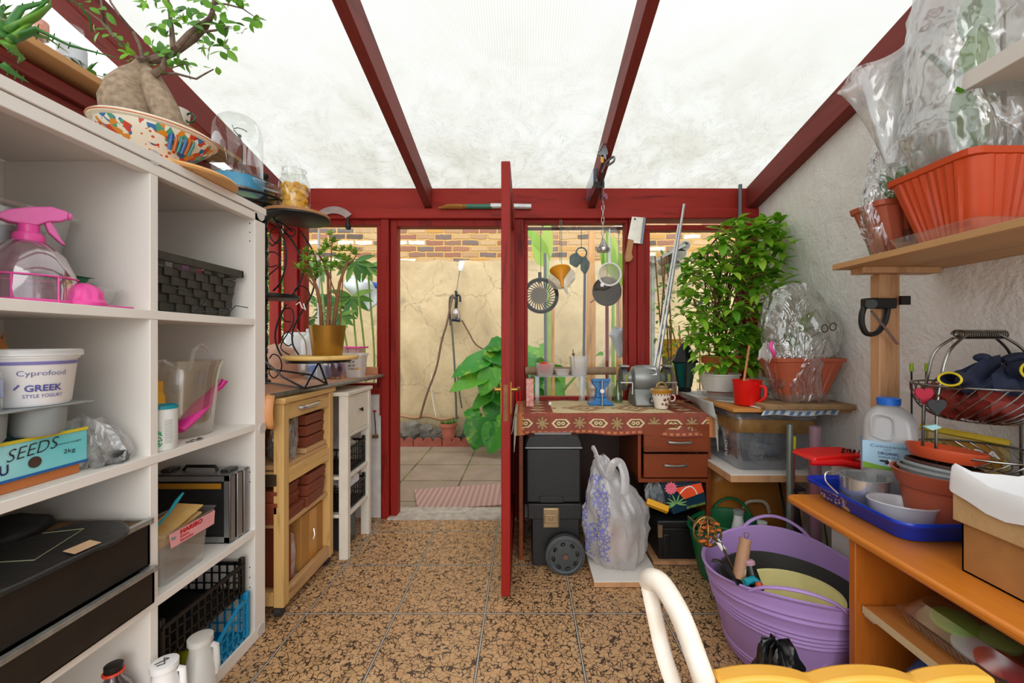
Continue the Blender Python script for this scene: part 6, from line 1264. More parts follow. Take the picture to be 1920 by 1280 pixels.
build('rim', MB().torus(c, .074, .006, 'Y', 36, 8), WHITEPL, o); m = MB(); m.lathe([(.072, 0), (.06, .02), (.03, .035), (.001, .04)], (0, 0, 0), 32).rot(-PI / 2, 0, 0).mv(*c); build('mesh', m, clear('pale_mesh', '#e6e4de', .4, .4, .1, '#d9d6cc'), o)
build('handle', MB().tube([c + V(0, 0, .074), c + V(.0, 0, .18), c + V(.0, 0, .30)], [.010, .008, .004], 8, flat=.5), WHITEPL, o); build('rest', MB().box(c + V(-.06, -.006, -.082), c + V(-.04, .004, -.06)), WHITEPL, o)
for nm, lb, cx, cy, R, tx, ty, mt in (('funnel', 'orange plastic funnel hanging point down in front of the white one', 1050, 505, .068, 1054, 543, mat('amber_plastic', '#e89a1e', .35)), ('funnel', 'larger white plastic funnel hanging behind the orange one', 1053, 521, .093, 1064, 566, clear('white_funnel', '#eeeeee', .2, .55, .25, '#f4f4f2'))):
    Y = 2.66 if nm and mt.name == 'amber_plastic' else 2.73; c = P(cx, cy, Y); tp = P(tx, ty, Y); d_ = (tp - c).normalized(); L = (tp - c).length; o = thing(nm, lb, 'funnel', c)
    big = mt.name != 'amber_plastic'
    m = MB(); m.lathe([(R, 0), (R, .006), (R * .9, .012), (.016, L * .55), (.012, L * .7), (.008, L * 1.0)], (0, 0, 0), 36)
    q = V(0, 0, 1).rotation_difference((d_ + V(0, -.9 if big else -.35, 0)).normalized()); m.xf(Matrix.Translation(c) @ q.to_matrix().to_4x4()); build('cone', m, mt, o)
    build('cord', MB().tube([c + V(0, 0, R * .8), P(cx, 412, 2.76)], .002, 5), mat('teal_cord', '#4d8f8a', .7), o)
o = thing('rafter_clips', 'cluster of steel spring clips and hooks fixed to the right rafter', 'clips', (.45, 2.25, 2.2))
build('clip', MB().tube([P(1123, 285, 2.2), P(1130, 270, 2.2), P(1137, 270, 2.2), P(1138, 290, 2.2)], .006, 8).prism([(P(1120, 290, 2.2).x, P(0, 290, 2.2).z), (P(1136, 275, 2.2).x, P(0, 275, 2.2).z), (P(1136, 305, 2.2).x, P(0, 300, 2.2).z)], 'Y', 2.19, 2.20), mat('clip_steel', '#8b9096', .3, .8), o)
build('hook', MB().tube(spline([P(1128, 322, 2.3), P(1136, 306, 2.25), P(1150, 294, 2.2), P(1151, 302, 2.2), P(1140, 310, 2.25)]), .006, 8), mat('clip_steel', '', .3, .8), o)
build('strap', MB().tube([P(1131, 290, 2.2), P(1129, 330, 2.35), P(1126, 372, 2.6)], .006, 8), mat('dark_strap', '#2c302f', .6), o); build('tag', MB().box(P(1127, 304, 2.19), P(1131, 292, 2.2)), YEL, o)
o = thing('plastic_box', 'small clear case of blue papers wedged against the lower end of the right rafter', 'box', (.415, 2.62, 2.17)); build('case', MB().box((.405, 2.45, 2.135), (.43, 2.74, 2.235)), clear('blue_clear', '#cfe0f0', .08, .35, .4, '#9cb8d4'), o, bev=.003); build('end_cap', MB().box((.408, 2.44, 2.115), (.47, 2.45, 2.15)), BLACKP, o)
# under the desk
o = thing('rolling_toolbox', 'tall black rolling toolbox with a large grey wheel under the desk', 'toolbox', (.15, 2.3, 0)); TB = mat('black_toolbox_plastic', '#101112', .5, bump=.25, bs=160)
build('lower_bin', MB().box((.035, 2.17, .02), (.285, 2.46, .335)).box((.012, 2.165, .26), (.298, 2.465, .345)), TB, o, bev=.006); build('upper_bin', MB().box((.006, 2.165, .35), (.292, 2.465, .635)), TB, o, bev=.008)
build('lid', MB().prism([(0, .64), (.298, .64), (.296, .665), (.278, .705), (.02, .705), (.002, .665)], 'Y', 2.155, 2.47), TB, o, bev=.005); build('lid_inlay', MB().box((.05, 2.19, .7055), (.245, 2.43, .709)), mat('silver_inlay', '#a9adb0', .3, .4), o)
build('lid_trim', MB().box((.0, 2.150, .640), (.298, 2.155, .646)), GREYP, o); build('carry_slot', MB().box((.075, 2.158, .352), (.2, 2.166, .385)), BLACKP, o, bev=.003)
m = MB(); m.box((.092, 2.150, .222), (.178, 2.164, .328)); l = build('latch', m, mat('bronze_latch', '#a08a6a', .35, .6), o, bev=.008, label='bronze coloured latch'); build('latch_button', MB().box((.10, 2.145, .25), (.17, 2.151, .295)).box((.128, 2.141, .265), (.142, 2.146, .285)), mat('bronze_latch', '', .3, .6), l, bev=.004)
w = build('wheel', MB().lathe([(.001, -.02), (.07, -.02), (.094, -.02), (.101, -.012), (.101, .018), (.09, .022), (.001, .022)], (0, 0, 0), 44).rot(PI / 2, 0, 0).mv(.205, 2.125, .101), mat('tyre_grey', '#3e4243', .6), o)
build('hub', MB().lathe([(.001, 0), (.079, 0), (.083, .006), (.083, .01)], (0, 0, 0), 40).rot(PI / 2, 0, 0).mv(.205, 2.1035, .101), mat('hub_grey', '#6d757a', .4), w)
m = MB()
for k in range(8): a = k * PI / 4 + .2; m.tube([V(.205 + math.cos(a + t_) * .063, 2.1, .101 + math.sin(a + t_) * .063) for t_ in (-.2, -.07, .07, .2)], [.004, .009, .009, .004], 8, flat=.9)
build('slots', m, BLACKP, w); build('axle_cap', MB().cyl((.205, 2.09, .101), (.205, 2.104, .101), .013, n=16), mat('rust_bolt', '#6e4a3c', .6), w)
def board(name, label, a, b, m1, m2):
    o = thing(name, label, 'board', ((a[0] + b[0]) / 2, (a[1] + b[1]) / 2, a[2])); build('board_core', MB().box(a, (b[0], b[1], b[2] - .004)), m2, o); build('white_face' if m1 is WHITEP else 'face', MB().box((a[0], a[1], b[2] - .004), b), m1, o); return o
board('shelf_offcut', 'white-topped board under the white carrier bag', (.335, 2.0, .004), (.665, 2.33, .032), WHITEP, SOFTW)
board('shelf_offcut', 'plain wooden board under the black toolbox', (.685, 2.20, .004), (.99, 2.5, .022), SOFTW, SOFTW)
o = thing('carrier_bag', 'full white plastic carrier bag with blue printing on the white-topped board', 'bag', (.48, 2.16, .033)); c = (.485, 2.165, .033)
K = smoothrings([(0, .05, .05, .02, 0), (.005, .11, .08, .01, 0), (.07, .165, .115, .0, 0), (.17, .185, .125, 0, 0), (.29, .175, .12, -.01, 0), (.38, .145, .10, -.03, 0), (.45, .10, .075, -.06, 0), (.50, .065, .05, -.08, -.01), (.545, .045, .035, -.085, -.02), (.57, .01, .01, -.08, -.02)], 40)
BAGM = film('carrier_film', '#f4f4f6', .9, .22, 9, 1.0, .3)
build('bag_film', MB().rings(crumple(c, K, 72, 4, .20, 3.2, 1.2)), BAGM, o)
m = MB(); rr_ = crumple(c, K, 72, 4, .20, 3.2, 1.2); sub_ = [[c_ for c_ in r[38:52]] for r in rr_[8:30]]
m.rings([[V(*c) + (p - V(*c)) * 1.012 + V(0, -.002, 0) for p in r] for r in sub_], closed=False, caps=False)
t = NT('blue_bag_print'); vv = t.vor(t.coord(), 48, 'DISTANCE_TO_EDGE'); tr = t.n('ShaderNodeBsdfTransparent'); pb_ = t.pbr(H('#6f74b8'), .4); mx = t.n('ShaderNodeMixShader')
t.l(t.math('MULTIPLY', t.math('LESS_THAN', vv.outputs['Distance'], .10), t.math('GREATER_THAN', t.noise(t.coord((1.6, 1.6, .6)), 11, 2).outputs[0], .50)), mx.inputs[0]); t.l(tr.outputs[0], mx.inputs[1]); t.l(pb_, mx.inputs[2]); BP = t.fin(mx.outputs[0])
build('blue_print', m, BP, o, label='blue printed pattern')
build('tied_handle', MB().tube(spline([(.40, 2.10, .52), (.37, 2.09, .58), (.36, 2.10, .63), (.345, 2.12, .66)]), [.035, .03, .03, .03, .03, .025, .02, .02, .02, .02, .03, .02, .02, .02, .02, .02, .02, .02, .01][:19], 10, flat=.4), BAGM, o)
build('tied_handle', MB().tube(spline([(.42, 2.09, .50), (.44, 2.07, .58), (.48, 2.08, .585), (.50, 2.06, .52), (.495, 2.05, .44)]), .022, 10, flat=.35), BAGM, o)
m = MB(); random.seed(8)
for k in range(9): m.sph((c[0] + random.uniform(-.07, .09), c[1] + random.uniform(-.03, .03), .09 + random.uniform(0, .25)), random.uniform(.04, .06), 10, (1, .8, 1.1))
solo('bag_contents', 'pale green and yellow bundles showing through the white carrier bag', 'bundles', m, mat('faded_bundles', '#bfc98f', .8, var=.3, vs=9, col2='#d98d8d'))
o = thing('tool_box', 'black toolbox with a raised lid edge under the desk pedestal', 'toolbox', (.86, 2.34, .023)); build('box_body', MB().box((.72, 2.22, .024), (.985, 2.46, .19)).box((.745, 2.212, .03), (.78, 2.222, .16)).box((.93, 2.212, .03), (.965, 2.222, .16)), TB, o, bev=.006)
build('lid', MB().box((.71, 2.21, .193), (.995, 2.47, .235)), TB, o, bev=.008); build('handle', MB().tube([(.78, 2.34, .236), (.79, 2.34, .262), (.915, 2.34, .262), (.925, 2.34, .236)], .009, 10), BLACKP, o); build('latch', MB().box((.712, 2.20, .15), (.735, 2.212, .215)), mat('bronze_latch', '', .3, .6), o)
o = thing('gift_bag', 'navy bag with an orange panel and pink flower lying on the black toolbox', 'bag', (.88, 2.33, .27)); B0 = [P(1248, 910, 2.2), P(1318, 903, 2.24), P(1328, 945, 2.22), P(1262, 967, 2.18)]
m = MB(); cc_ = sum(B0, V(0, 0, 0)) / 4
fr = [cc_ + (p - cc_) * 1.0 for p in B0]; m.rings([[p + V(0, .14, .0) for p in fr], [p + V(0, .03, 0) for p in fr], [cc_ + (p - cc_) * .96 + V(0, -.0, 0) for p in fr]]); build('bag_body', m, mat('navy_bag', '#14384a', .35), o, bev=.008)
q = lambda a, b: P(a, b, 2.178)
build('orange_panel', MB().add([q(1265, 915), q(1314, 905), q(1320, 922), q(1283, 936)], [(0, 3, 2, 1)]), mat('orange_print', '#f0562a', .4), o, smooth=False, label='orange printed panel')
m = MB()
for k in range(12): a = k * PI / 6; m.leaf(q(1258, 915), (math.cos(a), -.1, math.sin(a)), .036, .018, .1, .2, up=(0, -1, 0))
build('pink_flower', m, mat('pink_petal', '#ef6f86', .5), o, ang=3); m = MB()
for k in range(9): a = k * .35 + .4; m.leaf(q(1268, 944), (math.cos(a) , -.1, math.sin(a) - .5), .06, .008, .1, .2, up=(0, -1, 0))
build('green_frond', m, mat('frond_print', '#7fae6a', .5), o, ang=3); lettering('REY MEND A HOME', mat('lime_ink', '#9fb53a', .5), o, q(1288, 954), (1, 0, .25), (0, 0, 1), .014, .10, bold=.01)
build('white_swirl', MB().tube(spline([q(1275, 925), q(1285, 915), q(1295, 912), q(1303, 918), q(1307, 926)]), .003, 6), WHITEPL, o)
solo('grey_packet', 'scrunched grey plastic bag wedged beside the navy bag', 'bag', MB().rings(crumple(tuple(P(1229, 948, 2.32)), smoothrings([(0, .03, .04, 0, 0), (.04, .07, .06, 0, 0), (.09, .065, .06, -.005, 0), (.125, .03, .03, -.01, 0), (.13, .005, .005, -.01, 0)], 12), 32, 18, .25, 4)), mat('grey_film_solid', '#a7a9a6', .3, col2='#3b4a58', var=.4, vs=14))
solo('spirit_level', 'yellow box-section tool lying across the black toolbox end', 'tool', MB().tube([P(1212, 940, 2.2), P(1253, 956, 2.17)], .023, 4), YEL, bev=.003)
# right stack: board, clear box, plank
board('shelf_board', 'white board carrying the clear storage box, set over the tan bag', (1.0, 2.0, .515), (1.565, 2.66, .552), WHITEP, SOFTW)
o = thing('storage_box', 'large clear storage box bound with brown tape on the white board', 'storage box', (1.24, 2.3, .553)); SB = clear('storage_clear', '#d4dce4', .12, .22, .35, '#c4ccd4')
c = (1.245, 2.31, .554); build('box_body', tub(MB(), c, [(0, .001, .001), (0, .165, .24), (.03, .175, .25), (.26, .195, .275), (.262, .205, .285), (.272, .205, .285)], .03), SB, o)
build('lid', tub(MB(), c, [(.273, .208, .288), (.29, .21, .29), (.30, .20, .28), (.303, .001, .001)], .03), SB, o)
m = MB(); lv_ = []
for dz, k in ((.195, .0), (.215, .004), (.245, .004), (.262, .0)): lv_.append([V(c[0] + x, c[1] + y, c[2] + dz + .010 * math.sin(x * 16 + y * 13)) for x, y in rrect(.197 + k, .277 + k, .03, 5)])
m.rings(lv_, caps=False); build('brown_tape', m, mat('brown_parcel_tape', '#8d6a3c', .3, var=.2, vs=20), o, label='wide brown tape band')
lettering('2437 SMHOW', INK, o, (1.13, 2.043, .62), (1, 0, 0), (0, 0, 1), .018, .13, shear=.3); lettering('ELEACH', WHITEPL, o, (1.062, 2.16, .60), (0, 0, 1), (0, 1, 0), .025, .09)
m = MB(); random.seed(6)
for k in range(16): m.cbox((c[0] + random.uniform(-.12, .12), c[1] + random.uniform(-.19, .2), c[2] + .04 + random.uniform(0, .13)), (random.uniform(.05, .13), random.uniform(.05, .12), random.uniform(.02, .07)), (random.uniform(-.5, .5), random.uniform(-.5, .5), random.uniform(-1, 1)))
solo('stored_papers', 'jumble of blue and tan packets visible inside the clear storage box', 'packets', m, mat('jumbled_packets', '#5f7fa3', .6, col2='#c2b294', var=.6, vs=7), bev=.008)
solo('upper_plank', 'orange-brown plank laid across the top of the clear storage box', 'plank', MB().box((1.0, 1.975, .859), (1.572, 2.70, .876)), wood('orange_plank', '#b97e3e', '#8f5a28', 'X', .6, .6), bev=.002)
m = MB(); 
def clo(u, w):
    if w < .2: f = w / .2; return V(1.13 + .36 * u + .02 * f, 1.968 - .004 * math.sin(u * 20), .845 + .034 * f + .004 * math.sin(u * 9))
    f = (w - .2) / .8; x0 = 1.13 - .145 * min(1, f * 1.4); return V(x0 + (.38 - .1 * f) * u, 1.968 + .70 * f, .8795 + .003 * math.sin(u * 8 + f * 9))
m.grid(24, 24, clo); o = thing('tea_towel', 'pale blue and white cloth spread on the orange-brown plank', 'cloth', (1.28, 2.2, .878)); build('cloth', m, mat('pale_cloth', '#dfe2e2', .85, var=.06, vs=8), o, solid=.002)
m = MB()
for k in range(9): u0, u1 = k / 9 + .02, k / 9 + .07; m.add([clo(u0, .02) + V(0, -.004, 0), clo(u1, .02) + V(0, -.004, 0), clo(u1, .13) + V(0, -.004, 0), clo(u0, .13) + V(0, -.004, 0)], [(0, 1, 2, 3)])
build('blue_checks', m, mat('cloth_blue', '#5d86b0', .8), o, label='blue checked hem')
m = MB(); m.grid(8, 6, lambda u, w: V(.985 + .02 * w - .015 * math.sin(u * 8) * w, 2.16 + .5 * u, .880 - .09 * w * (1 - .7 * u))); solo('draped_cloth', 'grey plastic corner drooping off the left end of the plank', 'cloth', m, mat('grey_drape', '#b9bdba', .5), solid=.002)
o = thing('tan_bag', 'large tan leatherette bag with a printed strap under the white board', 'bag', (1.28, 2.42, 0)); TAN = mat('tan_leatherette', '#bf7a30', .4, var=.18, vs=5, bump=.7, bs=9)
lv_ = []
for i in range(22):
    f = i / 21; z_ = .505 * f; row = []
    for q_, (x, y) in enumerate(rrect(.255 + .02 * math.sin(f * PI), .165, .09, 8)):
        nz_ = noise.noise(V(x * 5, y * 5, f * 3)); cr_2 = abs(noise.noise(V(x * 9 + 3, y * 9, f * 6))); k = 1 + .10 * nz_ - .10 * cr_2 - .12 * f * (x < -.15); row.append(V(1.285 + x * k, 2.47 + y * k, z_ + .002))
    lv_.append(row)
m = MB().rings(lv_); build('bag_body', m, TAN, o); build('strap', MB().tube(spline([P(1394, 953, 2.28), P(1402, 941, 2.27), P(1425, 939, 2.27), P(1437, 945, 2.27), P(1443, 962, 2.28)]), .009, 4, flat=.25), mat('off_white_strap', '#d9cdb4', .6), o, label='off-white printed strap')
# things on the plank
PZ = .8795
o = thing('mug', 'bright red plastic mug holding a bamboo stick on the plank', 'mug', (1.13, 2.09, PZ)); c = (1.125, 2.085, PZ)
build('mug_body', MB().lathe([(.001, 0), (.052, 0), (.058, .006), (.068, .118), (.071, .125), (.066, .125), (.055, .01)], c, 40), REDP, o); build('handle', MB().tube(spline([(c[0] + .03, c[1] - .062, c[2] + .10), (c[0] + .045, c[1] - .082, c[2] + .095), (c[0] + .042, c[1] - .085, c[2] + .05), (c[0] + .02, c[1] - .062, c[2] + .02)]), .008, 8), REDP, o)
solo('bamboo_stick', 'thin bamboo stick standing in the red mug', 'stick', MB().cyl((c[0] - .02, c[1] + .02, c[2] + .02), P(1405, 648, 2.15), .006, n=8), mat('bamboo', '#c48d4c', .6))
solo('round_tub', 'pale round plastic tub on the plank behind the red mug', 'tub', MB().lathe([(.001, 0), (.088, 0), (.105, .085), (.112, .088), (.112, .095), (.10, .092)], (1.10, 2.33, PZ + .045), 40), MILKY)
solo('clear_tub', 'clear plastic punnet beneath the pale round tub', 'tub', tub(MB(), (1.11, 2.33, PZ), [(0, .001, .001), (0, .09, .09), (.04, .105, .10), (.043, .112, .105)], .02), CLEARP)
solo('clear_tub', 'long clear plastic tray behind the cork board', 'tub', tub(MB(), (1.34, 2.40, PZ), [(0, .001, .001), (0, .12, .09), (.07, .135, .10), (.075, .145, .11)], .02), CLEARP)
o = thing('trowel', 'garden trowel handle pointing up behind the red mug', 'trowel', (1.30, 2.45, PZ)); build('handle', MB().tube([P(1432, 712, 2.4), P(1433, 700, 2.4), P(1430, 685, 2.4), P(1430, 678, 2.4)], [.010, .014, .018, .008], 12), mat('turned_wood', '#c48a55', .45), o); build('shaft', MB().cyl(P(1433, 720, 2.4), P(1432, 708, 2.4), .006), STEEL, o)
solo('gloves', 'rolled cream cloth lying in the long clear tray', 'cloth', MB().rings(crumple((1.33, 2.36, PZ + .02), smoothrings([(0, .08, .05, 0, 0), (.04, .09, .06, 0, 0), (.08, .06, .03, 0, 0), (.085, .01, .01, 0, 0)], 8), 26, 4, .2, 4)), mat('cream_cloth', '#d5cbb9', .9))
# lantern
o = thing('lantern', 'black metal lantern with green glass panes beside the leafy pot plant', 'lantern', (1.02, 2.62, PZ)); c = V(1.015, 2.62, PZ + .012)
def hexr(r, z, n=6): return [c + V(r * math.cos(2 * PI * k / n + .26), r * math.sin(2 * PI * k / n + .26), z) for k in range(n)]
build('base', MB().rings([hexr(.04, -.01), hexr(.045, .0), hexr(.042, .02)]), BLACKM, o); build('glass_panes', MB().rings([hexr(.040, .02), hexr(.068, .175)]), clear('green_pane', '#2a8f86', .08, .55, .35, '#1f7d74'), o, smooth=False)
m = MB(); [m.cyl(a, b, .005, n=6) for a, b in zip(hexr(.042, .02), hexr(.07, .178))]; build('frame', m, BLACKM, o)
build('roof', MB().rings([hexr(.088, .175), hexr(.092, .182), hexr(.07, .205), hexr(.05, .255), hexr(.022, .29), hexr(.012, .30)]), mat('lantern_black', '#26282b', .4, .4), o, smooth=False); build('ring', MB().torus(c + V(0, 0, .318), .016, .0025, 'Y', 20, 6), mat('dark_wire', '', .4, .6), o)
# leafy plant
o = thing('plant_pot', 'terracotta pot of the tall leafy plant on the plank', 'plant pot', (1.20, 2.50, PZ)); c = (1.20, 2.50, PZ)
build('pot_body', MB().lathe([(.001, 0), (.085, 0), (.105, .19), (.118, .19), (.122, .235), (.112, .235), (.10, .2)], c, 36), mat('bright_terracotta', '#c9602f', .55), o); build('soil', MB().lathe([(.001, .21), (.108, .21)], c, 24), SOIL, o)
o = thing('leafy_plant', 'tall bushy plant with glossy green leaves trained on a frame in the terracotta pot', 'plant', (1.20, 2.50, PZ + .212)); m = MB(); st = MB(); random.seed(33)
def inside(x, y):
    w = [(405, 1345, 1475), (440, 1330, 1475), (480, 1285, 1490), (540, 1265, 1470), (600, 1262, 1440), (650, 1290, 1440), (692, 1300, 1435)]
    for (y0, a0, b0_), (y1, a1, b1) in zip(w, w[1:]):
        if y0 <= y <= y1: f = (y - y0) / (y1 - y0); return a0 + (a1 - a0) * f + 8 <= x <= b0_ + (b1 - b0_) * f - 6
    return False
cl_ = []
while len(cl_) < 235:
    x, y = random.uniform(1258, 1495), random.uniform(412, 690)
    if inside(x, y) and all((x - a) ** 2 + (y - b) ** 2 > 48 for a, b in cl_): cl_.append((x, y))
for (x, y) in cl_:
    Y = random.uniform(2.28, 2.58); c0 = P(x, y, Y); c0.x = min(c0.x, 1.53); side_ = (x - 1370) / 110
    for k in range(random.randint(5, 7)):
        a = random.uniform(0, 2 * PI); d_ = V(math.cos(a) + side_ * .5, -abs(math.sin(a)) * .7 - .1, random.uniform(-.35, .75)); L = random.uniform(.07, .115)
        if c0.x + d_.normalized().x * L > 1.56: d_.x = -abs(d_.x)
        m.leaf(c0, d_, L * 1.05, L * .40, random.uniform(.2, .8), .22, n=6, tip=1.05)
    if random.random() < .35: st.tube(spline([c0, c0.lerp(V(1.2, 2.5, c0.z - .12), .6), V(1.2 + random.uniform(-.04, .04), 2.5, max(PZ + .25, c0.z - .35))]), .0032, 6)
for (x, y) in ((1485, 505), (1495, 530), (1478, 515)): m.leaf(P(x - 20, y, 2.2), (1, 0, .3), .10, .035, .5, .2)
build('foliage', m, leafmat('glossy_plant_leaf', '#9cd236', '#4a9024', '#c4e858', .3, .35), o, ang=3)
st.tube(spline([(1.17, 2.5, PZ + .21), (1.15, 2.5, 1.4), (1.22, 2.5, 1.75)]), .007, 8).tube(spline([(1.22, 2.5, PZ + .21), (1.26, 2.48, 1.3), (1.32, 2.48, 1.7)]), .007, 8).tube(spline([(1.2, 2.48, PZ + .21), (1.12, 2.46, 1.2), (1.0, 2.44, 1.45)]), .006, 8)
build('stems', st, RUST, o); build('support_hoop', MB().tube(spline([(1.12, 2.5, PZ + .2), (1.11, 2.52, 1.7), (1.25, 2.52, 1.86), (1.36, 2.52, 1.7), (1.30, 2.5, PZ + .2)]), .005, 8), BLACKP, o)
solo('conduit', 'grey pipe running down from the roof beside the right corner', 'pipe', MB().cyl(P(1388, 346, 2.755), P(1385, 700, 2.755), .012, n=12), mat('lead_grey', '#6d757a', .5), )
# ================================================================ ribbed pots and clear bags
def ribpot(name, label, c, hx, hy, h, mt, bx=.66, r=.05, ribs=7, depth=.006, cat='plant pot', rimh=.02):
    """tapered rectangular pot with vertical flutes"""
    o = thing(name, label, cat, c); lv = []; n = 14
    def ring(f, z, k=1, flute=True):
        X = hx * (bx + (1 - bx) * f) * k; Y = hy * (bx + (1 - bx) * f) * k; out = []
        base = rrect(X, Y, min(r, X * .6, Y * .6), 3); pts = []
        for a, b in zip(base, base[1:] + base[:1]):
            L = math.hypot(b[0] - a[0], b[1] - a[1]); m_ = 26 if L > .5 * min(X, Y) else 2
            for i in range(m_): pts.append((a[0] + (b[0] - a[0]) * i / m_, a[1] + (b[1] - a[1]) * i / m_, i / m_ if m_ > 2 else 0, b[1] - a[1], a[0] - b[0], L))
        for (x, y, t_, nx, ny, L) in pts:
            d_ = depth * (abs(math.sin(t_ * PI * ribs)) if t_ else 0) * (1 - f * .25) * flute; out.append(V(c[0] + x - nx / (L + 1e-6) * -d_, c[1] + y - ny / (L + 1e-6) * -d_, c[2] + z))
        return out
    m = MB(); m.rings([ring(0, .0, .02, False), ring(0, 0, .97, False), ring(0, .006)] + [ring(k / 6 * .93, .006 + (h - rimh - .006) * k / 6) for k in range(1, 7)] + [ring(.95, h - rimh, 1, False), ring(1, h - rimh + .003, 1.03, False), ring(1, h, 1.05, False), ring(1, h + .001, 1.0, False), ring(.95, h - .01, .97, False), ring(.6, h * .55, .95, False)], caps=False)
    build('pot_body', m, mt, o, ang=.5)
    build('soil', MB().rings([[V(c[0] + x, c[1] + y, c[2] + h * .72) for x, y in rrect(hx * .84, hy * .84, r * .8, 4)], [V(c[0] + x, c[1] + y, c[2] + h * .73) for x, y in rrect(hx * .82, hy * .82, r * .8, 4)]]), SOIL, o)
    return o
solo('cork_board', 'thick weathered cork board beneath the bagged pot', 'board', MB().box((1.13, 1.93, .8765), (1.56, 2.13, .903)), mat('dirty_cork', '#a08159', .9, var=.2, vs=22, bump=.4, bs=60), bev=.006)
c = (1.375, 2.06, .904)
ribpot('plant_pot', 'wide fluted terracotta pot inside a clear bag on the cork board', c, .165, .11, .215, TERRA, .60, .045, 8)
solo('saucer', 'clear square dish under the bagged pot', 'saucer', tub(MB(), (c[0], c[1], .9035), [(0, .001, .001), (0, .105, .075), (.04, .118, .085), (.041, .12, .087)], .02), CLEARP)
def bag(name, label, c, keys, n, seed, amp, mt, fs=4, m_=30, extra=None, cr=1.0):
    o = thing(name, label, 'bag', c); build('bag_film', MB().rings(crumple(c, smoothrings(keys, m_), n, seed, amp, fs, cr)), mt, o); return o
def plant_in(name, label, c, blades, mt, Y=None):
    o = thing(name, label, 'plant', c); m = MB(); st = MB()
    for (d_, L, W, z) in blades:
        b0_ = V(*c) + V(0, 0, z); m.leaf(b0_, d_, L, W, .35, .2, n=7, tip=1.1); st.tube([V(*c) + V(0, 0, -.02), b0_], .004, 6)
    build('foliage', m, mt, o, ang=3); build('stems', st, RUST, o); return o
BAGLEAF = leafmat('bagged_leaf', '#5d9a2c', '#3c7a2c', '#8cc050', .4)
plant_in('cutting', 'young cutting in the bagged pot on the cork board', (1.37, 2.06, 1.06), [((-.6, -.3, 1), .17, .07, .08), ((.5, -.4, .9), .16, .065, .10), ((.1, -.5, 1), .16, .06, .18), ((-.3, .2, 1), .15, .06, .16), ((.7, .1, .5), .14, .06, .17)], BAGLEAF)
CB = bag('plastic_bag', 'clear plastic bag over the fluted pot on the cork board', (1.375, 2.06, .91), [(.0, .12, .09, 0, 0), (.08, .15, .11, 0, 0), (.20, .185, .125, 0, 0), (.26, .19, .13, 0, 0), (.36, .185, .12, .0, 0), (.45, .16, .10, -.02, 0), (.53, .12, .07, -.03, 0), (.575, .06, .03, -.01, 0), (.58, .01, .01, 0, 0)], 64, 7, .16, film('crinkled_film', '#ffffff', .15, .6, 11, 1.8, .12), 3.4)
lettering('OO', mat('dark_brown_print', '#3d2b28', .5), CB, P(1540, 625, 1.92), (1, 0, .2), (-.1, 0, 1), .04, .075)
solo('bag_clip', 'pink clip pinching the neck of the clear bag', 'clip', MB().tube(spline([P(1447, 642, 1.94), P(1445, 650, 1.92), P(1450, 660, 1.92), P(1452, 668, 1.94)]), .008, 8), PINK)
build('gathered_neck', MB().rings(crumple(tuple(P(1438, 672, 1.95)), smoothrings([(0, .01, .01, 0, 0), (.02, .035, .02, 0, 0), (.045, .03, .02, 0, 0), (.06, .005, .005, 0, 0)], 10), 26, 9, .5, 6)), FILMW, CB)
# wall shelves
o = thing('wall_shelf', 'rough plywood shelf on the white wall carrying the orange planters', 'shelf', (1.38, 1.1, 1.475))
build('board', MB().box((1.184, .45, 1.474), (1.575, 1.585, 1.496)), PLY, o, bev=.002); build('batten', MB().box((1.235, 1.50, 1.452), (1.52, 1.56, 1.474)), SOFTW, o, bev=.002)
build('post', MB().box((1.32, 1.53, .621), (1.396, 1.573, 1.452)), SOFTW, o, bev=.003)
o = thing('wall_shelf', 'thick white painted shelf end at the upper right', 'shelf', (1.43, .9, 1.93)); build('board', MB().box((1.28, .35, 1.93), (1.575, 1.225, 1.982)), mat('cream_shelf_paint', '#dcd5cb', .5, var=.04), o, bev=.003)
c = (1.375, 1.245, 1.499)
ribpot('planter', 'large bright orange fluted planter at the near end of the plywood shelf', c, .165, .135, .228, ORANGEP, .66, .03, 8, .008)
solo('saucer', 'clear rectangular tray under the large orange planter', 'saucer', tub(MB(), (1.36, 1.235, 1.497), [(0, .001, .001), (0, .135, .125), (.035, .15, .138), (.037, .156, .142)], .02), CLEARP)
c2_ = (1.37, 1.478, 1.498)
ribpot('planter', 'smaller terracotta planter wrapped in a clear bag at the far end of the plywood shelf', c2_, .15, .075, .19, TERRA, .62, .03, 7, .006)
plant_in('palm', 'broad-leaved plant inside the tall clear bag above the planters', (1.37, 1.25, 1.68), [((-.22, -.1, 1), .26, .085, .05), ((.06, -.12, 1), .30, .09, .12), ((.15, -.05, 1), .38, .10, .10), ((-.05, .05, 1), .42, .10, .1), ((-.12, .1, 1), .18, .08, .22), ((.2, -.1, 1), .20, .08, .35), ((-.1, -.1, 1), .20, .08, .40), ((-.15, -.15, 1), .16, .08, .30)], BAGLEAF)
plant_in('cutting', 'small green plant in the bagged terracotta planter on the plywood shelf', (1.33, 1.47, 1.64), [((-.5, -.2, 1), .15, .055, .04), ((.0, -.3, 1), .18, .055, .08), ((.4, -.1, .9), .15, .06, .05)], BAGLEAF)
solo('bamboo_stake', 'dark stake standing in the large orange planter', 'stake', MB().cyl((1.40, 1.20, 1.66), (1.395, 1.20, 2.15), .006, n=8), mat('dark_stake', '#5b4634', .7))
FB = film('tall_bag_film', '#ffffff', .34, .45, 7, 1.4, .14)
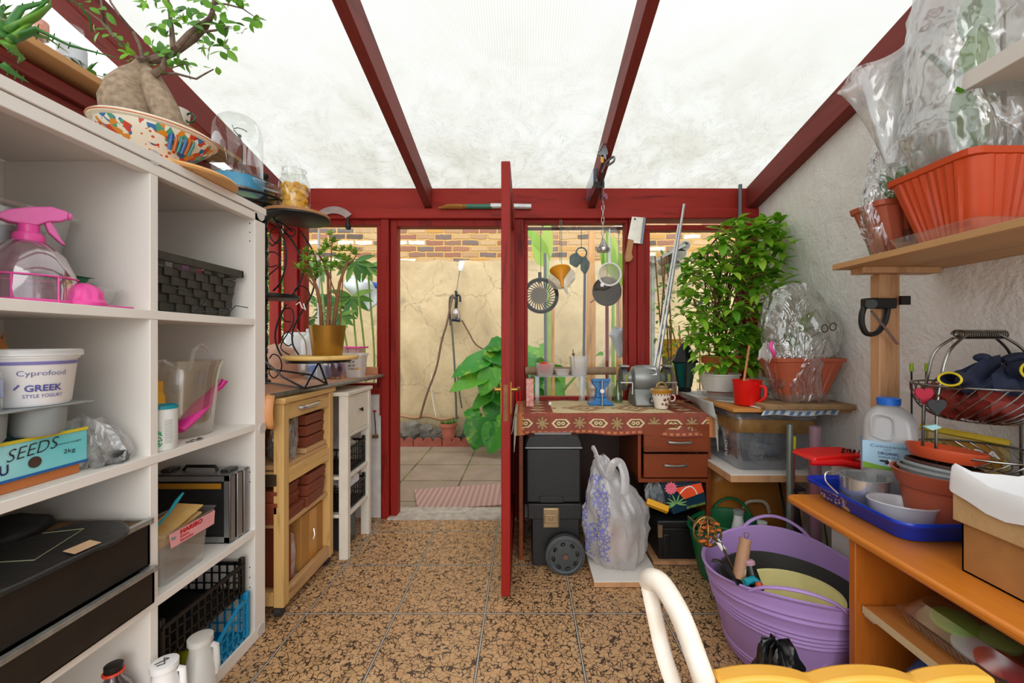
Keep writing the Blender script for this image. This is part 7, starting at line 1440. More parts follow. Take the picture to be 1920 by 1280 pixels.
TB_ = bag('plastic_bag', 'tall milky plastic bag rising above the orange planters to the roof', (1.37, 1.27, 1.70), [(.0, .10, .10, .02, 0), (.06, .13, .11, -.01, 0), (.16, .165, .13, -.01, 0), (.26, .15, .13, .0, 0), (.36, .165, .13, .01, 0), (.50, .165, .12, .02, 0), (.62, .15, .10, .02, 0), (.72, .09, .06, .03, 0), (.75, .01, .01, .03, 0)], 72, 21, .15, FB, 2.4)
bag('plastic_bag', 'clear plastic bag gathered over the smaller terracotta planter', (1.37, 1.475, 1.50), [(.0, .11, .06, -.01, 0), (.10, .15, .075, -.01, 0), (.20, .165, .085, -.01, 0), (.30, .15, .08, -.0, 0), (.40, .12, .07, .0, 0), (.50, .10, .06, .01, 0), (.60, .03, .02, .03, 0), (.61, .01, .01, .03, 0)], 60, 25, .18, film('crinkled_film', '#ffffff'), 3.2)
m = MB(); rg = []
for i in range(16):
    f = i / 15; c0 = P(1640 + 45 * f, 118 + 190 * f ** 1.1, 1.40); r_ = .112 * (1 - .62 * f ** .6)
    rg.append([c0 + V(r_ * math.cos(t_) * (1 + .10 * math.sin(5 * t_ + f * 4)), r_ * .55 * math.sin(t_), .045 * math.sin(t_ + 1.2) * (1 - f) + .02 * math.cos(t_ * 3 + 1) * (1 - f) + .04 * math.cos(t_) * (1 - f)) for t_ in (2 * PI * q / 40 for q in range(40))])
m.rings(rg, caps=False)
solo('film_bag', 'flared open mouth of a clear bag beside the tall milky bag', 'bag', m, FB)
m = MB(); m.grid(30, 14, lambda u, w: V(1.22 + .34 * u, 1.115 - .012 * math.sin(u * 9 + w * 4) - .01 * math.sin(u * 23), 1.83 - .10 * u + .10 * (w - .5) * (1.2 - .8 * math.sin(u * PI)) + .02 * math.sin(u * 11)))
solo('plastic_film', 'twisted fold of clear film stretched across the front of the milky bag', 'film', m, film('crinkled_film', '#ffffff'))
lettering('De', mat('print_green', '#2fa873', .5), TB_, V(1.44, 1.10, 1.87), (1, 0, 0), (0, 0, 1), .03, .05)
m = MB(); m.tube(spline([V(1.42, 1.12, 1.96), V(1.45, 1.11, 1.92), V(1.43, 1.105, 1.86)]), .012, 6, flat=.3).tube(spline([V(1.46, 1.11, 1.80), V(1.51, 1.11, 1.785), V(1.55, 1.11, 1.79)]), .008, 6, flat=.4)
build('green_print', m, mat('print_green', '', .5), TB_, label='green printed strokes')
# clamp on the post
o = thing('hand_clamp', 'black looped hand clamp with a steel blade hung on the wooden post', 'clamp', (1.27, 1.48, 1.25)); Yc = 1.512
build('loop', MB().tube(spline([P(1645, 562, Yc), P(1628, 565, Yc), P(1617, 585, Yc), P(1616, 608, Yc), P(1625, 625, Yc), P(1643, 624, Yc), P(1658, 605, Yc), P(1664, 580, Yc), P(1662, 565, Yc)]), .011, 10, flat=.8), BLACKP, o)
build('clamp_body', MB().box(P(1625, 578, Yc - .02), P(1669, 560, Yc + .01)), BLACKP, o, bev=.004); build('screw_cap', MB().cyl(P(1634, 570, Yc - .035), P(1634, 570, Yc - .01), .017, n=20), BLACKP, o)
build('blade', MB().tube([P(1634, 583, Yc - .02), P(1683, 645, Yc - .02)], .008, 4, flat=.4), STEEL, o); build('strap_end', MB().box(P(1690, 571, 1.5), P(1703, 555, 1.51)), BLACKP, o)
# ================================================================ pine bench
BX, BZ = .987, .62
o = thing('bench', 'orange varnished pine bench with an open cupboard side facing the aisle', 'bench', (1.28, .95, 0))
build('bench_top', MB().prism(rrect(.29, .605, .03, 4, 1.277, .962), 'Z', BZ - .026, BZ), PINE, o, bev=.009, seg=3)
build('end_panel', MB().box((1.0, 1.245, 0), (1.56, 1.27, BZ - .026)), PINEZ, o, bev=.003); build('end_panel', MB().box((1.0, .42, 0), (1.56, .445, BZ - .026)), PINEZ, o, bev=.003)
build('back_panel', MB().box((1.545, .445, .05), (1.56, 1.245, BZ - .03)), PINEZ, o); build('shelf', MB().box((1.02, .45, .383), (1.54, 1.24, .402)), wood('ply_shelf', '#bd7a3c', '#97592a', 'Y', .5, .55), o, bev=.001)
build('shelf_edge', MB().box((1.017, .45, .382), (1.0205, 1.24, .403)), wood('pale_ply_edge', '#cdb389', '#a5875c', 'Y', .6, .7), o, label='pale plywood edge'); build('shelf_peg', MB().cyl((1.035, 1.245, .372), (1.035, 1.215, .372), .008, n=10), WP, o)
# tray and contents
TBL = mat('royal_blue_plastic', '#1238b8', .3, var=.06)
o = thing('tray', 'royal blue plastic tray with scratched side on the pine bench', 'tray', (1.2, 1.36, BZ)); c = (1.24, 1.36, BZ + .001)
build('tray_body', tub(MB(), c, [(0, .001, .001), (.002, .145, .175), (.06, .165, .195), (.066, .176, .206), (.068, .182, .212), (.063, .184, .214), (.056, .182, .212)], .045, 6), TBL, o)
m = MB(); random.seed(40)
def trp(y, f): return V(c[0] - (.145 + .020 * f) - .0012, c[1] + y, c[2] + .002 + .058 * f)
for k in range(30):
    y = .02 + random.random() * .13; f = random.uniform(.1, .8); s_ = random.uniform(.002, .006)
    m.add([trp(y, f), trp(y + s_ * 1.5, f - .05), trp(y + s_, f + s_ * 22), trp(y - s_, f + s_ * 18)], [(3, 2, 1, 0)])
build('scratches', m, mat('chalky_scratches', '#c9cfe0', .7, col2='#c79a72', var=.5, vs=30), o, smooth=False, label='worn white print remnants'); lettering('TR13 FZ', WHITEPL, o, trp(.14, .75) + V(-.003, 0, .0), (0, -1, 0), (-.3, 0, 1), .012, .085, bold=.04)
o = thing('saucepan', 'small stainless steel pan with a wire handle in the blue tray', 'pan', (1.215, 1.40, BZ + .004)); c = (1.155, 1.40, BZ + .004)
build('pan_body', MB().lathe([(.001, 0), (.062, 0), (.066, .008), (.067, .115), (.074, .119), (.069, .119), (.066, .01), (.001, .006)], c, 44), CHROME, o)
build('handle', MB().tube(spline([(c[0] - .068, c[1] - .012, c[2] + .03), (c[0] - .10, c[1] - .01, c[2] + .065), (c[0] - .13, c[1] + .0, c[2] + .10), (c[0] - .125, c[1] + .005, c[2] + .128), (c[0] - .09, c[1] + .005, c[2] + .13), (c[0] - .068, c[1] + .0, c[2] + .112)]), .0028, 8), CHROME, o)
o = thing('oval_tub', 'white translucent oval tub in front of the steel pan', 'tub', (1.15, 1.27, BZ + .004)); build('body', MB().lathe([(.001, 0), (.066, 0), (.072, .005), (.078, .04), (.083, .055), (.087, .056), (.084, .060), (.079, .055), (.068, .01)], (0, 0, 0), 44, sx=1.0, sy=.72).rot(0, 0, -.55).mv(1.158, 1.262, BZ + .03), clear('frosted_white', '#f0f0f2', .25, .55, .2, '#f2f3f7'), o)
solo('loose_wood_handle', 'weathered wooden handle lying in the blue tray', 'handle', MB().cyl((1.12, 1.50, BZ + .02), (1.175, 1.40, BZ + .02), .013, n=14), mat('driftwood', '#a08866', .8))  # loose wooden handle, drawn as a plain rod
o = thing('plant_pot', 'terracotta plastic pot holding smaller grey pots at the edge of the blue tray', 'plant pot', (1.25, 1.245, BZ + .004)); c = (1.272, 1.262, BZ + .004)
build('pot_body', MB().lathe([(.001, 0), (.078, 0), (.092, .13), (.098, .132), (.112, .172), (.115, .178), (.107, .178), (.09, .12)], c, 44), TERRA, o)
for k, (z_, r_, mt_, tx) in enumerate(((.175, .094, 'grey', .10), (.186, .088, 'grey', .14), (.196, .083, 'brown', .12))):
    m = MB(); m.lathe([(r_ * .8, -.06), (r_, 0), (r_ * 1.04, .0), (r_ * 1.04, .008), (r_ * .98, .008), (r_ * .8, -.05)], (0, 0, 0), 40).rot(-.02, tx, 0).mv(c[0] + .005 * k, c[1], c[2] + z_)
    solo('nested_pot', ['lowest grey pot rim nested in the terracotta pot', 'upper grey pot rim nested in the terracotta pot', 'dark brown pot rim just under the orange saucer'][k], 'plant pot', m, GREYP if mt_ == 'grey' else mat('dark_maroon_pot', '#4b2a24', .5))
m = MB(); m.lathe([(.001, .004), (.070, .004), (.076, .010), (.088, .03), (.092, .032), (.092, .022), (.080, -.004), (.001, -.004)], (0, 0, 0), 48).rot(-.02, .10, 0).mv(c[0] + .022, c[1] + .005, c[2] + .217)
solo('saucer', 'orange plastic saucer topping the stack of pots', 'saucer', m, mat('saucer_orange', '#c8502c', .4))
# milk container
o = thing('milk_bottle', 'large translucent milk bottle with a blue cap and countryside label', 'bottle', (1.291, 1.46, BZ)); c = V(1.291, 1.455, BZ + .004); MK = clear('milk_hdpe', '#e9ecef', .3, .6, .2, '#f1f3f5')
lv_ = []
for z_, hx_, r_ in ((0, .07, .03), (.006, .075, .03), (.10, .075, .03), (.225, .075, .03), (.23, .073, .03), (.30, .070, .035), (.325, .06, .04), (.345, .035, .03), (.348, .030, .029), (.36, .030, .029)): lv_.append([c + V(x, y, z_) for x, y in rrect(hx_, hx_ * .9, r_, 5)])
build('body', MB().rings(lv_), MK, o); build('cap', MB().lathe([(.033, .352), (.034, .375), (.031, .377), (.001, .377)], c, 32), mat('milk_cap_blue', '#1d6fd8', .35), o, label='blue screw cap')
build('handle_ridge', MB().tube(spline([c + V(-.05, -.066, .25), c + V(-.052, -.068, .31), c + V(-.03, -.066, .325), c + V(.005, -.069, .31), c + V(.005, -.071, .25), c + V(-.02, -.071, .24), c + V(-.05, -.066, .25)]), .004, 6), MK, o)
yl = c.y - .0690; c = c + V(0, 0, .045)
build('paper_label', MB().box((c.x - .0762, yl, c.z + .09), (c.x + .0762, yl + .01, c.z + .185)).box((c.x - .0762, yl, c.z + .09), (c.x - .0758, yl + .11, c.z + .185)), mat('sky_label', '#a9cfe8', .4), o, bev=.002, label='pale blue sky label')
build('grass_strip', MB().prism([(-.075, .09), (.075, .09), (.075, .098), (.03, .098), (-.03, .104), (-.075, .112)], 'Y', -.0008, 0).mv(c.x, yl, c.z), mat('label_green', '#7fae2e', .5), o, smooth=False); NV = mat('navy_ink', '#24305f', .5)
lettering('Cotteswold', mat('slate_blue_ink', '#4a6f92', .5), o, (c.x - .055, yl - .001, c.z + .166), (1, 0, 0), (0, 0, 1), .010, .095); lettering('DAIRY', mat('slate_blue_ink', '', .5), o, (c.x - .02, yl - .001, c.z + .157), (1, 0, 0), (0, 0, 1), .005, .022); lettering('ORGANIC', NV, o, (c.x - .035, yl - .001, c.z + .142), (1, 0, 0), (0, 0, 1), .010, .055, bold=.02); lettering('WHOLE MILK', NV, o, (c.x - .035, yl - .001, c.z + .131), (1, 0, 0), (0, 0, 1), .006, .055)
m = MB(); m.sph((c.x - .005, yl - .001, c.z + .115), .011, 10, (.8, .1, 1.2)); build('cow_face', m, WHITEPL, o); build('cow_patch', MB().sph((c.x - .011, yl - .002, c.z + .118), .007, 8, (.8, .1, 1.2)).sph((c.x - .022, yl - .002, c.z + .121), .008, 8, (1.2, .1, .4)).sph((c.x + .013, yl - .002, c.z + .12), .008, 8, (1.2, .1, .4)), INK, o)
build('round_seal', MB().cyl((c.x + .05, yl - .001, c.z + .145), (c.x + .05, yl, c.z + .145), .009, n=20), mat('seal_red', '#b4486a', .5), o)
o.rotation_euler = (0, 0, math.radians(-36))      # the labelled face looks down the aisle
# red dustpan on a white block
solo('white_block', 'low white box behind the blue tray holding up the red dustpan', 'box', MB().box((1.31, 1.60, .0), (1.56, 1.76, .70)), mat('block_white', '#dddad4', .6), bev=.004)
o = thing('dustpan', 'red plastic dustpan with black bristles on the white block', 'dustpan', (1.27, 1.62, .70)); c = V(1.27, 1.66, .702)
m = MB(); m.prism([(-.16, .0), (-.15, .018), (-.06, .04), (.05, .055), (.0, .03), (.10, .03), (.17, .0), (.12, -.0)], 'Y', -.07, .06).rot(0, .14, 0).mv(*c).mv(0, 0, .01); build('pan', m, REDP, o, bev=.006)
build('lower_lip', MB().tube([c + V(-.165, -.07, .028), c + V(-.05, -.075, .03), c + V(.08, -.08, .005)], [.010, .014, .012], 8), REDP, o)
m = MB()
for k in range(40): x = -.02 + .19 * k / 40; m.tube([c + V(x, -.03, .045 - x * .12), c + V(x + random.uniform(-.01, .01), -.04, .075 - x * .13)], .002, 4)
b_ = build('bristles', m, BLACKP, o); b_['kind'] = 'stuff'
# cardboard box
o = thing('cardboard_box', 'open corrugated box lined with white film on the pine bench', 'box', (1.28, .87, BZ)); a = (1.106, .66, BZ + .001); b = (1.50, 1.04, BZ + .14); k = .004
m = MB(); m.box(a, (a[0] + k, b[1], b[2])).box((b[0] - k, a[1], a[2]), b).box(a, (b[0], a[1] + k, b[2])).box((a[0], b[1] - k, a[2]), b).box(a, (b[0], b[1], a[2] + k)); build('box_walls', m, mat('glossy_tape_card', '#b98550', .35, var=.15, vs=9, bump=.3, bs=30), o)
m = MB(); g = .012; z0, z1 = BZ + .125, BZ + .215; A = (a[0] - g, a[1] - g); B2 = (b[0] + g, b[1] + g)
m.box((A[0], A[1], z0), (A[0] + k, B2[1], z1)).box((B2[0] - k, A[1], z0), (B2[0], B2[1], z1)).box((A[0], A[1], z0), (B2[0], A[1] + k, z1)).box((A[0], B2[1] - k, z0), (B2[0], B2[1], z1)); build('top_sleeve', m, mat('corrugated_face', '#c6a271', .85, bump=.5, bs=70), o, bev=.002)
LN = mat('white_liner', '#e8e9eb', .35, var=.02, bump=.4, bs=9); per = rrect((B2[0] - A[0]) / 2, (B2[1] - A[1]) / 2, .01, 3, (A[0] + B2[0]) / 2, (A[1] + B2[1]) / 2); pp = []
for p0, p1 in zip(per, per[1:] + per[:1]):
    for i in range(10): pp.append((p0[0] + (p1[0] - p0[0]) * i / 10, p0[1] + (p1[1] - p0[1]) * i / 10))
cx_, cy_ = (A[0] + B2[0]) / 2, (A[1] + B2[1]) / 2; rg = []
for (kk, zz, am) in ((1.035, -.035, .018), (1.03, -.01, .008), (1.02, .015, .008), (1.0, .022, .006), (.96, .01, .006), (.93, -.05, .004), (.90, -.16, .002)):
    rg.append([V(cx_ + (x - cx_) * kk, cy_ + (y - cy_) * kk, z1 + zz + am * noise.noise(V(x * 14, y * 14, kk * 9)) * 2 + (.035 * max(0, 1 - math.hypot(x - A[0], y - B2[1]) / .07) if kk > .94 else 0)) for x, y in pp])
build('liner', MB().rings(rg, caps=False), LN, o, label='crumpled white liner')
solo('liner_packet', 'folded white plastic lying inside the open cardboard box', 'plastic sheet', MB().rings(crumple((cx_, cy_, BZ + .01), smoothrings([(0, .15, .14, 0, 0), (.06, .16, .15, 0, 0), (.13, .14, .12, 0, 0), (.16, .02, .02, 0, 0)], 10), 36, 3, .12, 3)), LN)
# wire basket with gloves
o = thing('wire_basket', 'two-tier chrome wire basket with a coiled grip handle by the white wall', 'basket', (1.385, 1.27, BZ)); WR = mat('chrome_wire', '#8f8d88', .25, 1.0); bc = V(1.405, 1.27, 0)
for dy in (-.02, .022):
    for sg in (-1, 1):
        build('upright', MB().tube(spline([bc + V(sg * .153, dy, BZ + .005), bc + V(sg * .155, dy, .85), bc + V(sg * .152, dy, 1.0), bc + V(sg * .138, dy, 1.10), bc + V(sg * .115, dy, 1.17), bc + V(sg * .06, dy * .6, 1.215), bc + V(sg * .03, dy * .3, 1.228)]), .004, 8), WR, o)
m = MB(); m.tube([bc + V(-.075 + .15 * i / 220, .013 * math.cos(i * .62), 1.222 + .013 * math.sin(i * .62)) for i in range(221)], .0022, 5); build('coil_grip', m, WR, o)
def wbowl(name, z0, z1, R, n, tw, par):
    m = MB(); m.torus(bc + V(0, 0, z1), R, .0032, n=44).torus(bc + V(0, 0, z0), R * .35, .0025, n=30)
    for k in range(n):
        a0 = 2 * PI * k / n; pts = []
        for i in range(9): f = i / 8; a = a0 + tw * f; r = R * (.35 + .65 * math.sin(f * PI / 2) ** .8); pts.append(bc + V(r * math.cos(a), r * math.sin(a), z0 + (z1 - z0) * f ** 1.8))
        m.tube(pts, .0018, 5)
    build(name, m, WR, par)
wbowl('upper_bowl', .955, 1.065, .158, 32, .9, o); wbowl('lower_bowl', .80, .862, .152, 26, .9, o)
build('bracket', MB().tube([bc + V(-.15, -.02, 1.09), bc + V(-.11, -.06, 1.06), bc + V(-.15, .02, 1.05), bc + V(-.15, -.02, 1.09)], .003, 6), WR, o)
NVY = mat('navy_glove_fabric', '#1a2340', .8, var=.2, vs=40, bump=.4, bs=80); YT = mat('yellow_piping', '#d9c21c', .6)
o = thing('gloves', 'navy gardening gloves with yellow cuffs heaped in the wire basket', 'gloves', tuple(bc + V(0, 0, 1.0)))
m = MB(); m.rings(crumple((bc.x + .03, bc.y - .02, 1.02), smoothrings([(0, .08, .07, 0, 0), (.04, .13, .10, 0, 0), (.075, .125, .09, 0, 0), (.105, .07, .05, .02, 0), (.115, .01, .01, .02, 0)], 14), 40, 31, .3, 3)); build('palm', m, NVY, o)
for k, (p0, p1, r) in enumerate((((-.10, -.05, 1.085), (-.165, -.07, 1.09), .026), ((.03, -.08, 1.11), (.02, -.13, 1.118), .040), ((.06, -.01, 1.14), (.11, -.03, 1.155), .018), ((.02, .0, 1.14), (-.02, -.02, 1.15), .018), ((.1, -.05, 1.12), (.15, -.06, 1.13), .018))):
    a_ = V(bc.x + p0[0], bc.y + p0[1], p0[2]); b_ = V(bc.x + p1[0], bc.y + p1[1], p1[2]); build('cuff' if k < 2 else 'finger', MB().tube(spline([a_, a_.lerp(b_, .5) + V(0, 0, .006), b_]), [r * .9] + [r] * 11 + [r * (1 if k < 2 else .6)], 16, flat=.7, caps=k > 1), NVY, o)
    if k < 2:
        d_ = (b_ - a_).normalized(); e1 = V(0, 0, 1) - d_ * d_.z; e1.normalize(); e2 = d_.cross(e1); build('piping', MB().tube([b_ + (e1 * math.cos(t_) * .7 + e2 * math.sin(t_)) * r * 1.02 for t_ in [2 * PI * q_ / 24 for q_ in range(24)]], .0032, 6, closed=True), YT, o, label='yellow cuff piping')
solo('gloves', 'brick red rubber gloves underneath the navy gloves in the wire basket', 'gloves', MB().rings(crumple((bc.x, bc.y, .965), smoothrings([(0, .06, .06, 0, 0), (.03, .125, .12, 0, 0), (.065, .145, .13, 0, 0), (.085, .12, .1, 0, 0), (.09, .01, .01, 0, 0)], 12), 40, 35, .22, 4)), mat('brick_rubber', '#8e2f26', .45, var=.3, vs=14))
for nm, px, py, cl_, lb in (('heart', 1734, 740, '#b21f3c', 'red felt heart with white stitches'), ('heart', 1758, 762, '#35363a', 'dark grey heart pendant')):
    Y = 1.22 if px == 1734 else 1.20; pts = []
    for i in range(30):
        t_ = 2 * PI * i / 30; hx_ = 16 * math.sin(t_) ** 3; hz_ = 13 * math.cos(t_) - 5 * math.cos(2 * t_) - 2 * math.cos(3 * t_) - math.cos(4 * t_); pts.append((P(px, py, Y).x + hx_ * .0017, P(px, py, Y).z + hz_ * .0017))
    solo(nm, lb + ' hanging on the wire basket', 'ornament', MB().prism(pts, 'Y', Y, Y + .006), mat(nm + cl_, cl_, .6), bev=.002)
solo('peg', 'pale blue plastic tag tied across the basket uprights', 'tag', MB().prism([(P(1730, 799, 1.24).x, P(0, 799, 1.24).z), (P(1752, 795, 1.24).x, P(0, 795, 1.24).z), (P(1764, 801, 1.24).x, P(0, 801, 1.24).z), (P(1745, 806, 1.24).x, P(0, 806, 1.24).z)], 'Y', 1.235, 1.243), mat('pale_aqua', '#a9dfe2', .4))
for k, (x0, y0, x1) in enumerate(((1710, 745, 1709), (1727, 745, 1737))):
    o = thing('plant_stake', ['thin green stake with a lime tip standing behind the milk bottle', 'second thin stake with a lime tip, just right of the first'][k], 'stake', P(x0, 900, 1.56)); a_ = P(x0, 938, 1.555); a_.z = BZ + .001; b_ = P(x1, 690, 1.555)
    build('rod', MB().cyl(a_, b_, .003, n=8), mat('dark_wire', '', .4, .6), o); build('tip', MB().cyl(b_ - V(0, 0, .012), b_ + V(0, 0, .018), .006, n=10), mat('lime_tip', '#9fc522', .4), o)
o = thing('flora_bag', 'yellow margarine bag standing against the white wall behind the basket', 'bag', (1.52, 1.42, BZ)); A_ = V(1.435, 1.462, 0); B_ = V(1.568, 1.33, 0); ux = (B_ - A_).normalized(); nrm = V(ux.y, -ux.x, 0) * -1
w = (B_ - A_).length; nrm = V(-.7, -.7, 0); m = MB(); m.rings([[A_ + V(0, 0, BZ + .002), B_ + V(0, 0, BZ + .002), B_ + V(0, .03, BZ + .002), A_ + V(0, .03, BZ + .002)], [A_ + V(0, 0, .88), B_ + V(0, 0, .875), B_ + V(0, .01, .875), A_ + V(0, .01, .88)]]); build('bag_body', m, mat('buff_film', '#d8c692', .35, col2='#b99a50', var=.3, vs=6), o)
q = lambda u, z_: A_ + ux * (u * w) + V(0, 0, z_) + V(-.002, -.002, 0)
build('brown_panel', MB().add([q(.2, .79), q(.9, .785), q(.95, .825), q(.85, .855), q(.25, .86), q(.12, .83)], [(0, 1, 2, 3, 4, 5)]), mat('amber_panel', '#a8741c', .4), o, smooth=False); lettering('FLORA', WHITEPL, o, q(.14, .815) + V(-.001, -.001, 0), ux, (0, 0, 1), .024, w * .76, bold=.03); lettering('BUTTERMENTS', mat('lime_ink', '', .5), o, q(.2, .80) + V(-.001, -.001, 0), ux, (0, 0, 1), .007, w * .6)
build('seal_strip', MB().tube([q(-.12, .895), q(1.0, .87)], .008, 6, flat=1.4), mat('seal_yellow', '#d9b51e', .4), o, label='yellow sealing strip')
for k in range(3): solo('clear_lid', ['bottom', 'middle', 'top'][k] + ' lid of the small clear stack at the right edge', 'lid', MB().lathe([(.001, 0), (.045, 0), (.05, .004), (.001, .005)], (1.49, 1.13, .842 + .008 * k), 30), clear('lilac_lid', '#e4e2f0', .15, .45, .3, '#dcdcec'), group='clear lids stacked at the right edge')  # plastic lids, drawn as thin flat rounds
solo('lid_support', 'white tub holding up the stack of clear lids', 'tub', MB().lathe([(.001, 0), (.04, 0), (.048, .205), (.001, .205)], (1.49, 1.13, BZ + .001 + .012), 24), WHITEPL)
# under the bench
PUN = clear('punnet_clear', '#f6f8f8', .08, .05, .3)
def punnet(name, label, c, hx, hy, h):
    o = thing(name, label, 'box', c); build('base', tub(MB(), c, [(0, .001, .001), (0, hx * .82, hy * .86), (h * .45, hx * .97, hy * .97), (h * .47, hx * 1.04, hy * 1.03)], .04, 5), PUN, o); build('lid', tub(MB(), c, [(h * .48, hx * 1.04, hy * 1.03), (h * .5, hx * .97, hy * .97), (h, hx * .8, hy * .84), (h, .001, .001)], .04, 5), PUN, o)
    m = MB()
    for k in range(22): f = k / 21; y = c[1] - hy * .85 + 2 * hy * .85 * f; m.tube([(c[0] - hx * .85, y, c[2] + .004), (c[0] - hx * .98, y, c[2] + h * .43)], .0016, 5); 
    build('ribs', m, CLEARP, o); return o
punnet('punnet', 'clear ribbed salad box full of coloured lids on the bench shelf', (1.20, .98, .404), .145, .20, .085); punnet('punnet', 'empty clear ribbed box stacked at the back above the coloured lids', (1.34, 1.06, .492), .12, .15, .075)
for k, (x, y, z_, r, cl_, nm_) in enumerate(((1.15, 1.10, .445, .048, '#7cc242', 'lime green'), (1.13, 1.03, .425, .045, '#dfe3e4', 'white'), (1.13, .98, .428, .042, '#e8582a', 'orange'), (1.14, .93, .430, .042, '#d8202c', 'bright red'), (1.16, .86, .420, .045, '#c9ae84', 'beige'), (1.15, .82, .430, .042, '#c2202e', 'crimson'), (1.2, 1.04, .44, .04, '#9ac86a', 'pale green'))):
    solo('jar_lid', nm_ + ' round lid inside the ribbed salad box', 'lid', MB().lathe([(.001, 0), (r, 0), (r, .009), (r * .9, .012), (.001, .012)], (0, 0, 0), 28).rot(.15, -.1, 0).mv(x, y, z_), mat('lid' + cl_, cl_, .35))
solo('plant_pot', 'terracotta pot lying on the bench shelf at the right edge', 'plant pot', MB().lathe([(.001, 0), (.06, 0), (.082, .10), (.088, .10), (.09, .13), (.082, .13)], (0, 0, 0), 36).rot(0, .6, 0).mv(1.15, .76, .45), TERRA)
solo('blue_bag', 'shiny blue plastic bag under the bench shelf', 'bag', MB().rings(crumple((1.16, 1.05, .03), smoothrings([(0, .12, .15, 0, 0), (.15, .13, .16, 0, 0), (.24, .12, .15, 0, 0), (.29, .09, .12, 0, 0), (.30, .01, .01, 0, 0)], 12), 40, 11, .12, 4)), mat('shiny_blue', '#1560a8', .25))
# ================================================================ floor things on the right
def strap(pts, r, mt, par, name='handle', flat=.6): return build(name, MB().tube(spline(pts), r, 10, flat=flat), mt, par)
LIL = mat('lilac_rubber', '#b592d2', .5, var=.04)
def flextub(name, label, c, rt, rb, h, mt, hang=0, rings=True, mark=True):
    o = thing(name, label, 'tub', c); n = 72
    def lip(t): return .045 * h / .33 * (abs(math.cos(t - hang)) ** 2.5)
    def ring(r, z, k=0): return [V(c[0] + r * math.cos(t_), c[1] + r * math.sin(t_), c[2] + z + k * lip(t_)) for t_ in (2 * PI * q_ / n for q_ in range(n))]
    R = [ring(.001, .004), ring(rb * .96, .004), ring(rb, .014)]; N = 44
    for i in range(1, N + 1):
        f = i / N; z = .014 + (h - .03) * f; r = rb + (rt - rb) * f
        if rings and (.55 < f < .93 or .04 < f < .16): r += .0042 * (1 if int(f * 60) % 3 == 0 else 0)
        R.append(ring(r, z, f ** 6))
    R += [ring(rt + .006, h - .012, 1), ring(rt + .010, h - .003, 1), ring(rt + .004, h, 1), ring(rt - .004, h - .004, 1)]
    for i in range(8): f = 1 - i / 7; R.append(ring(rb + (rt - rb) * f - .006, .02 + (h - .03) * f, f ** 6))
    R.append(ring(.001, .016)); build('tub_body', MB().rings(R, caps=False), mt, o, ang=.6)
    for s_ in (0, PI):
        a = hang + s_; pts = []
        for i in range(9):
            f = i / 8; aa = a + (f - .5) * .95; bulge = math.sin(f * PI); pts.append((c[0] + (rt + .004 + .018 * bulge) * math.cos(aa), c[1] + (rt + .004 + .018 * bulge) * math.sin(aa), c[2] + h + .030 * abs(math.cos(aa - a)) ** 2.5 * 1 + .052 * bulge ** .8))
        strap(pts, .0095, mt, o)
    return o
o = flextub('flexible_tub', 'large lilac flexible tub full of pots and tools beside the pine bench', (1.0, 1.585, 0), .285, .205, .325, LIL, math.radians(65))
for a, z_, w_ in ((-2.25, .17, .035), (-1.65, .10, .04)):
    m = MB(); f = lambda z: .205 + (.285 - .205) * z / .32 + .002; P4 = [(-w_, 0), (-w_ * .2, -.045), (w_, .005), (w_ * .2, .05)]
    m.tube([V(1.0 + f(z_ + dz) * math.cos(a + dx / .25), 1.585 + f(z_ + dz) * math.sin(a + dx / .25), z_ + dz) for dx, dz in P4], .0022, 6, closed=True); build('moulded_diamond', m, LIL, o)
solo('rubber_bucket', 'black rubber bucket sitting inside the lilac tub', 'bucket', MB().lathe([(.001, .02), (.15, .02), (.235, .245), (.240, .25), (.243, .262), (.235, .262), (.225, .24), (.145, .03)], (1.02, 1.60, .0), 56), mat('black_rubber', '#35352f', .6, var=.1, vs=20))
build('handle', MB().tube(spline([(1.24, 1.56, .262), (1.262, 1.53, .32), (1.262, 1.46, .345), (1.24, 1.41, .31), (1.2, 1.40, .26)]), .010, 10, flat=.5), BLACKP, bpy.data.objects['rubber_bucket'])
solo('bucket', 'pale yellow bucket nested inside the black rubber bucket', 'bucket', MB().lathe([(.001, .12), (.11, .12), (.15, .262), (.152, .268), (.158, .27), (.158, .278), (.148, .276), (.142, .25), (.105, .13), (.001, .13)], (.985, 1.52, .0), 56, sx=1.08, sy=.95), mat('pale_yellow_plastic', '#fbf2a8', .45, var=.08, vs=12))
solo('compost', 'brown crumbs of compost at the bottom of the pale yellow bucket', 'compost', MB().lathe([(.001, .15), (.07, .155), (.11, .142)], (.985, 1.52, 0), 20), SOIL)
o = thing('mallet_handle', 'turned wooden handle with a string loop standing in the lilac tub', 'handle', (.86, 1.44, .12)); a_, b_ = P(1385, 1085, 1.46), P(1398, 1010, 1.50)
build('shaft', MB().tube([a_, a_.lerp(b_, .8), a_.lerp(b_, .84), b_], [.022, .021, .0185, .0225], 18), mat('worn_handle_wood', '#a97e5e', .6), o); build('string', MB().tube(spline([b_, b_ + V(-.005, 0, .02), b_ + V(.012, 0, .02), b_ + V(.005, 0, .0)]), .0015, 5), BRN, o)
o = thing('bottle', 'dark bottle with a pinkish stopper among the tools in the lilac tub', 'bottle', (.9, 1.42, .12)); a_, b_ = P(1418, 1105, 1.44), P(1406, 1058, 1.46)
build('bottle_neck', MB().tube([a_, b_], [.026, .016], 18), mat('dark_bottle_glass', '#1c231d', .1), o); build('stopper', MB().tube([b_, b_ + (b_ - a_) * .12, b_ + (b_ - a_) * .2], [.018, .019, .012], 18), mat('pink_stopper', '#b98fa0', .5), o)
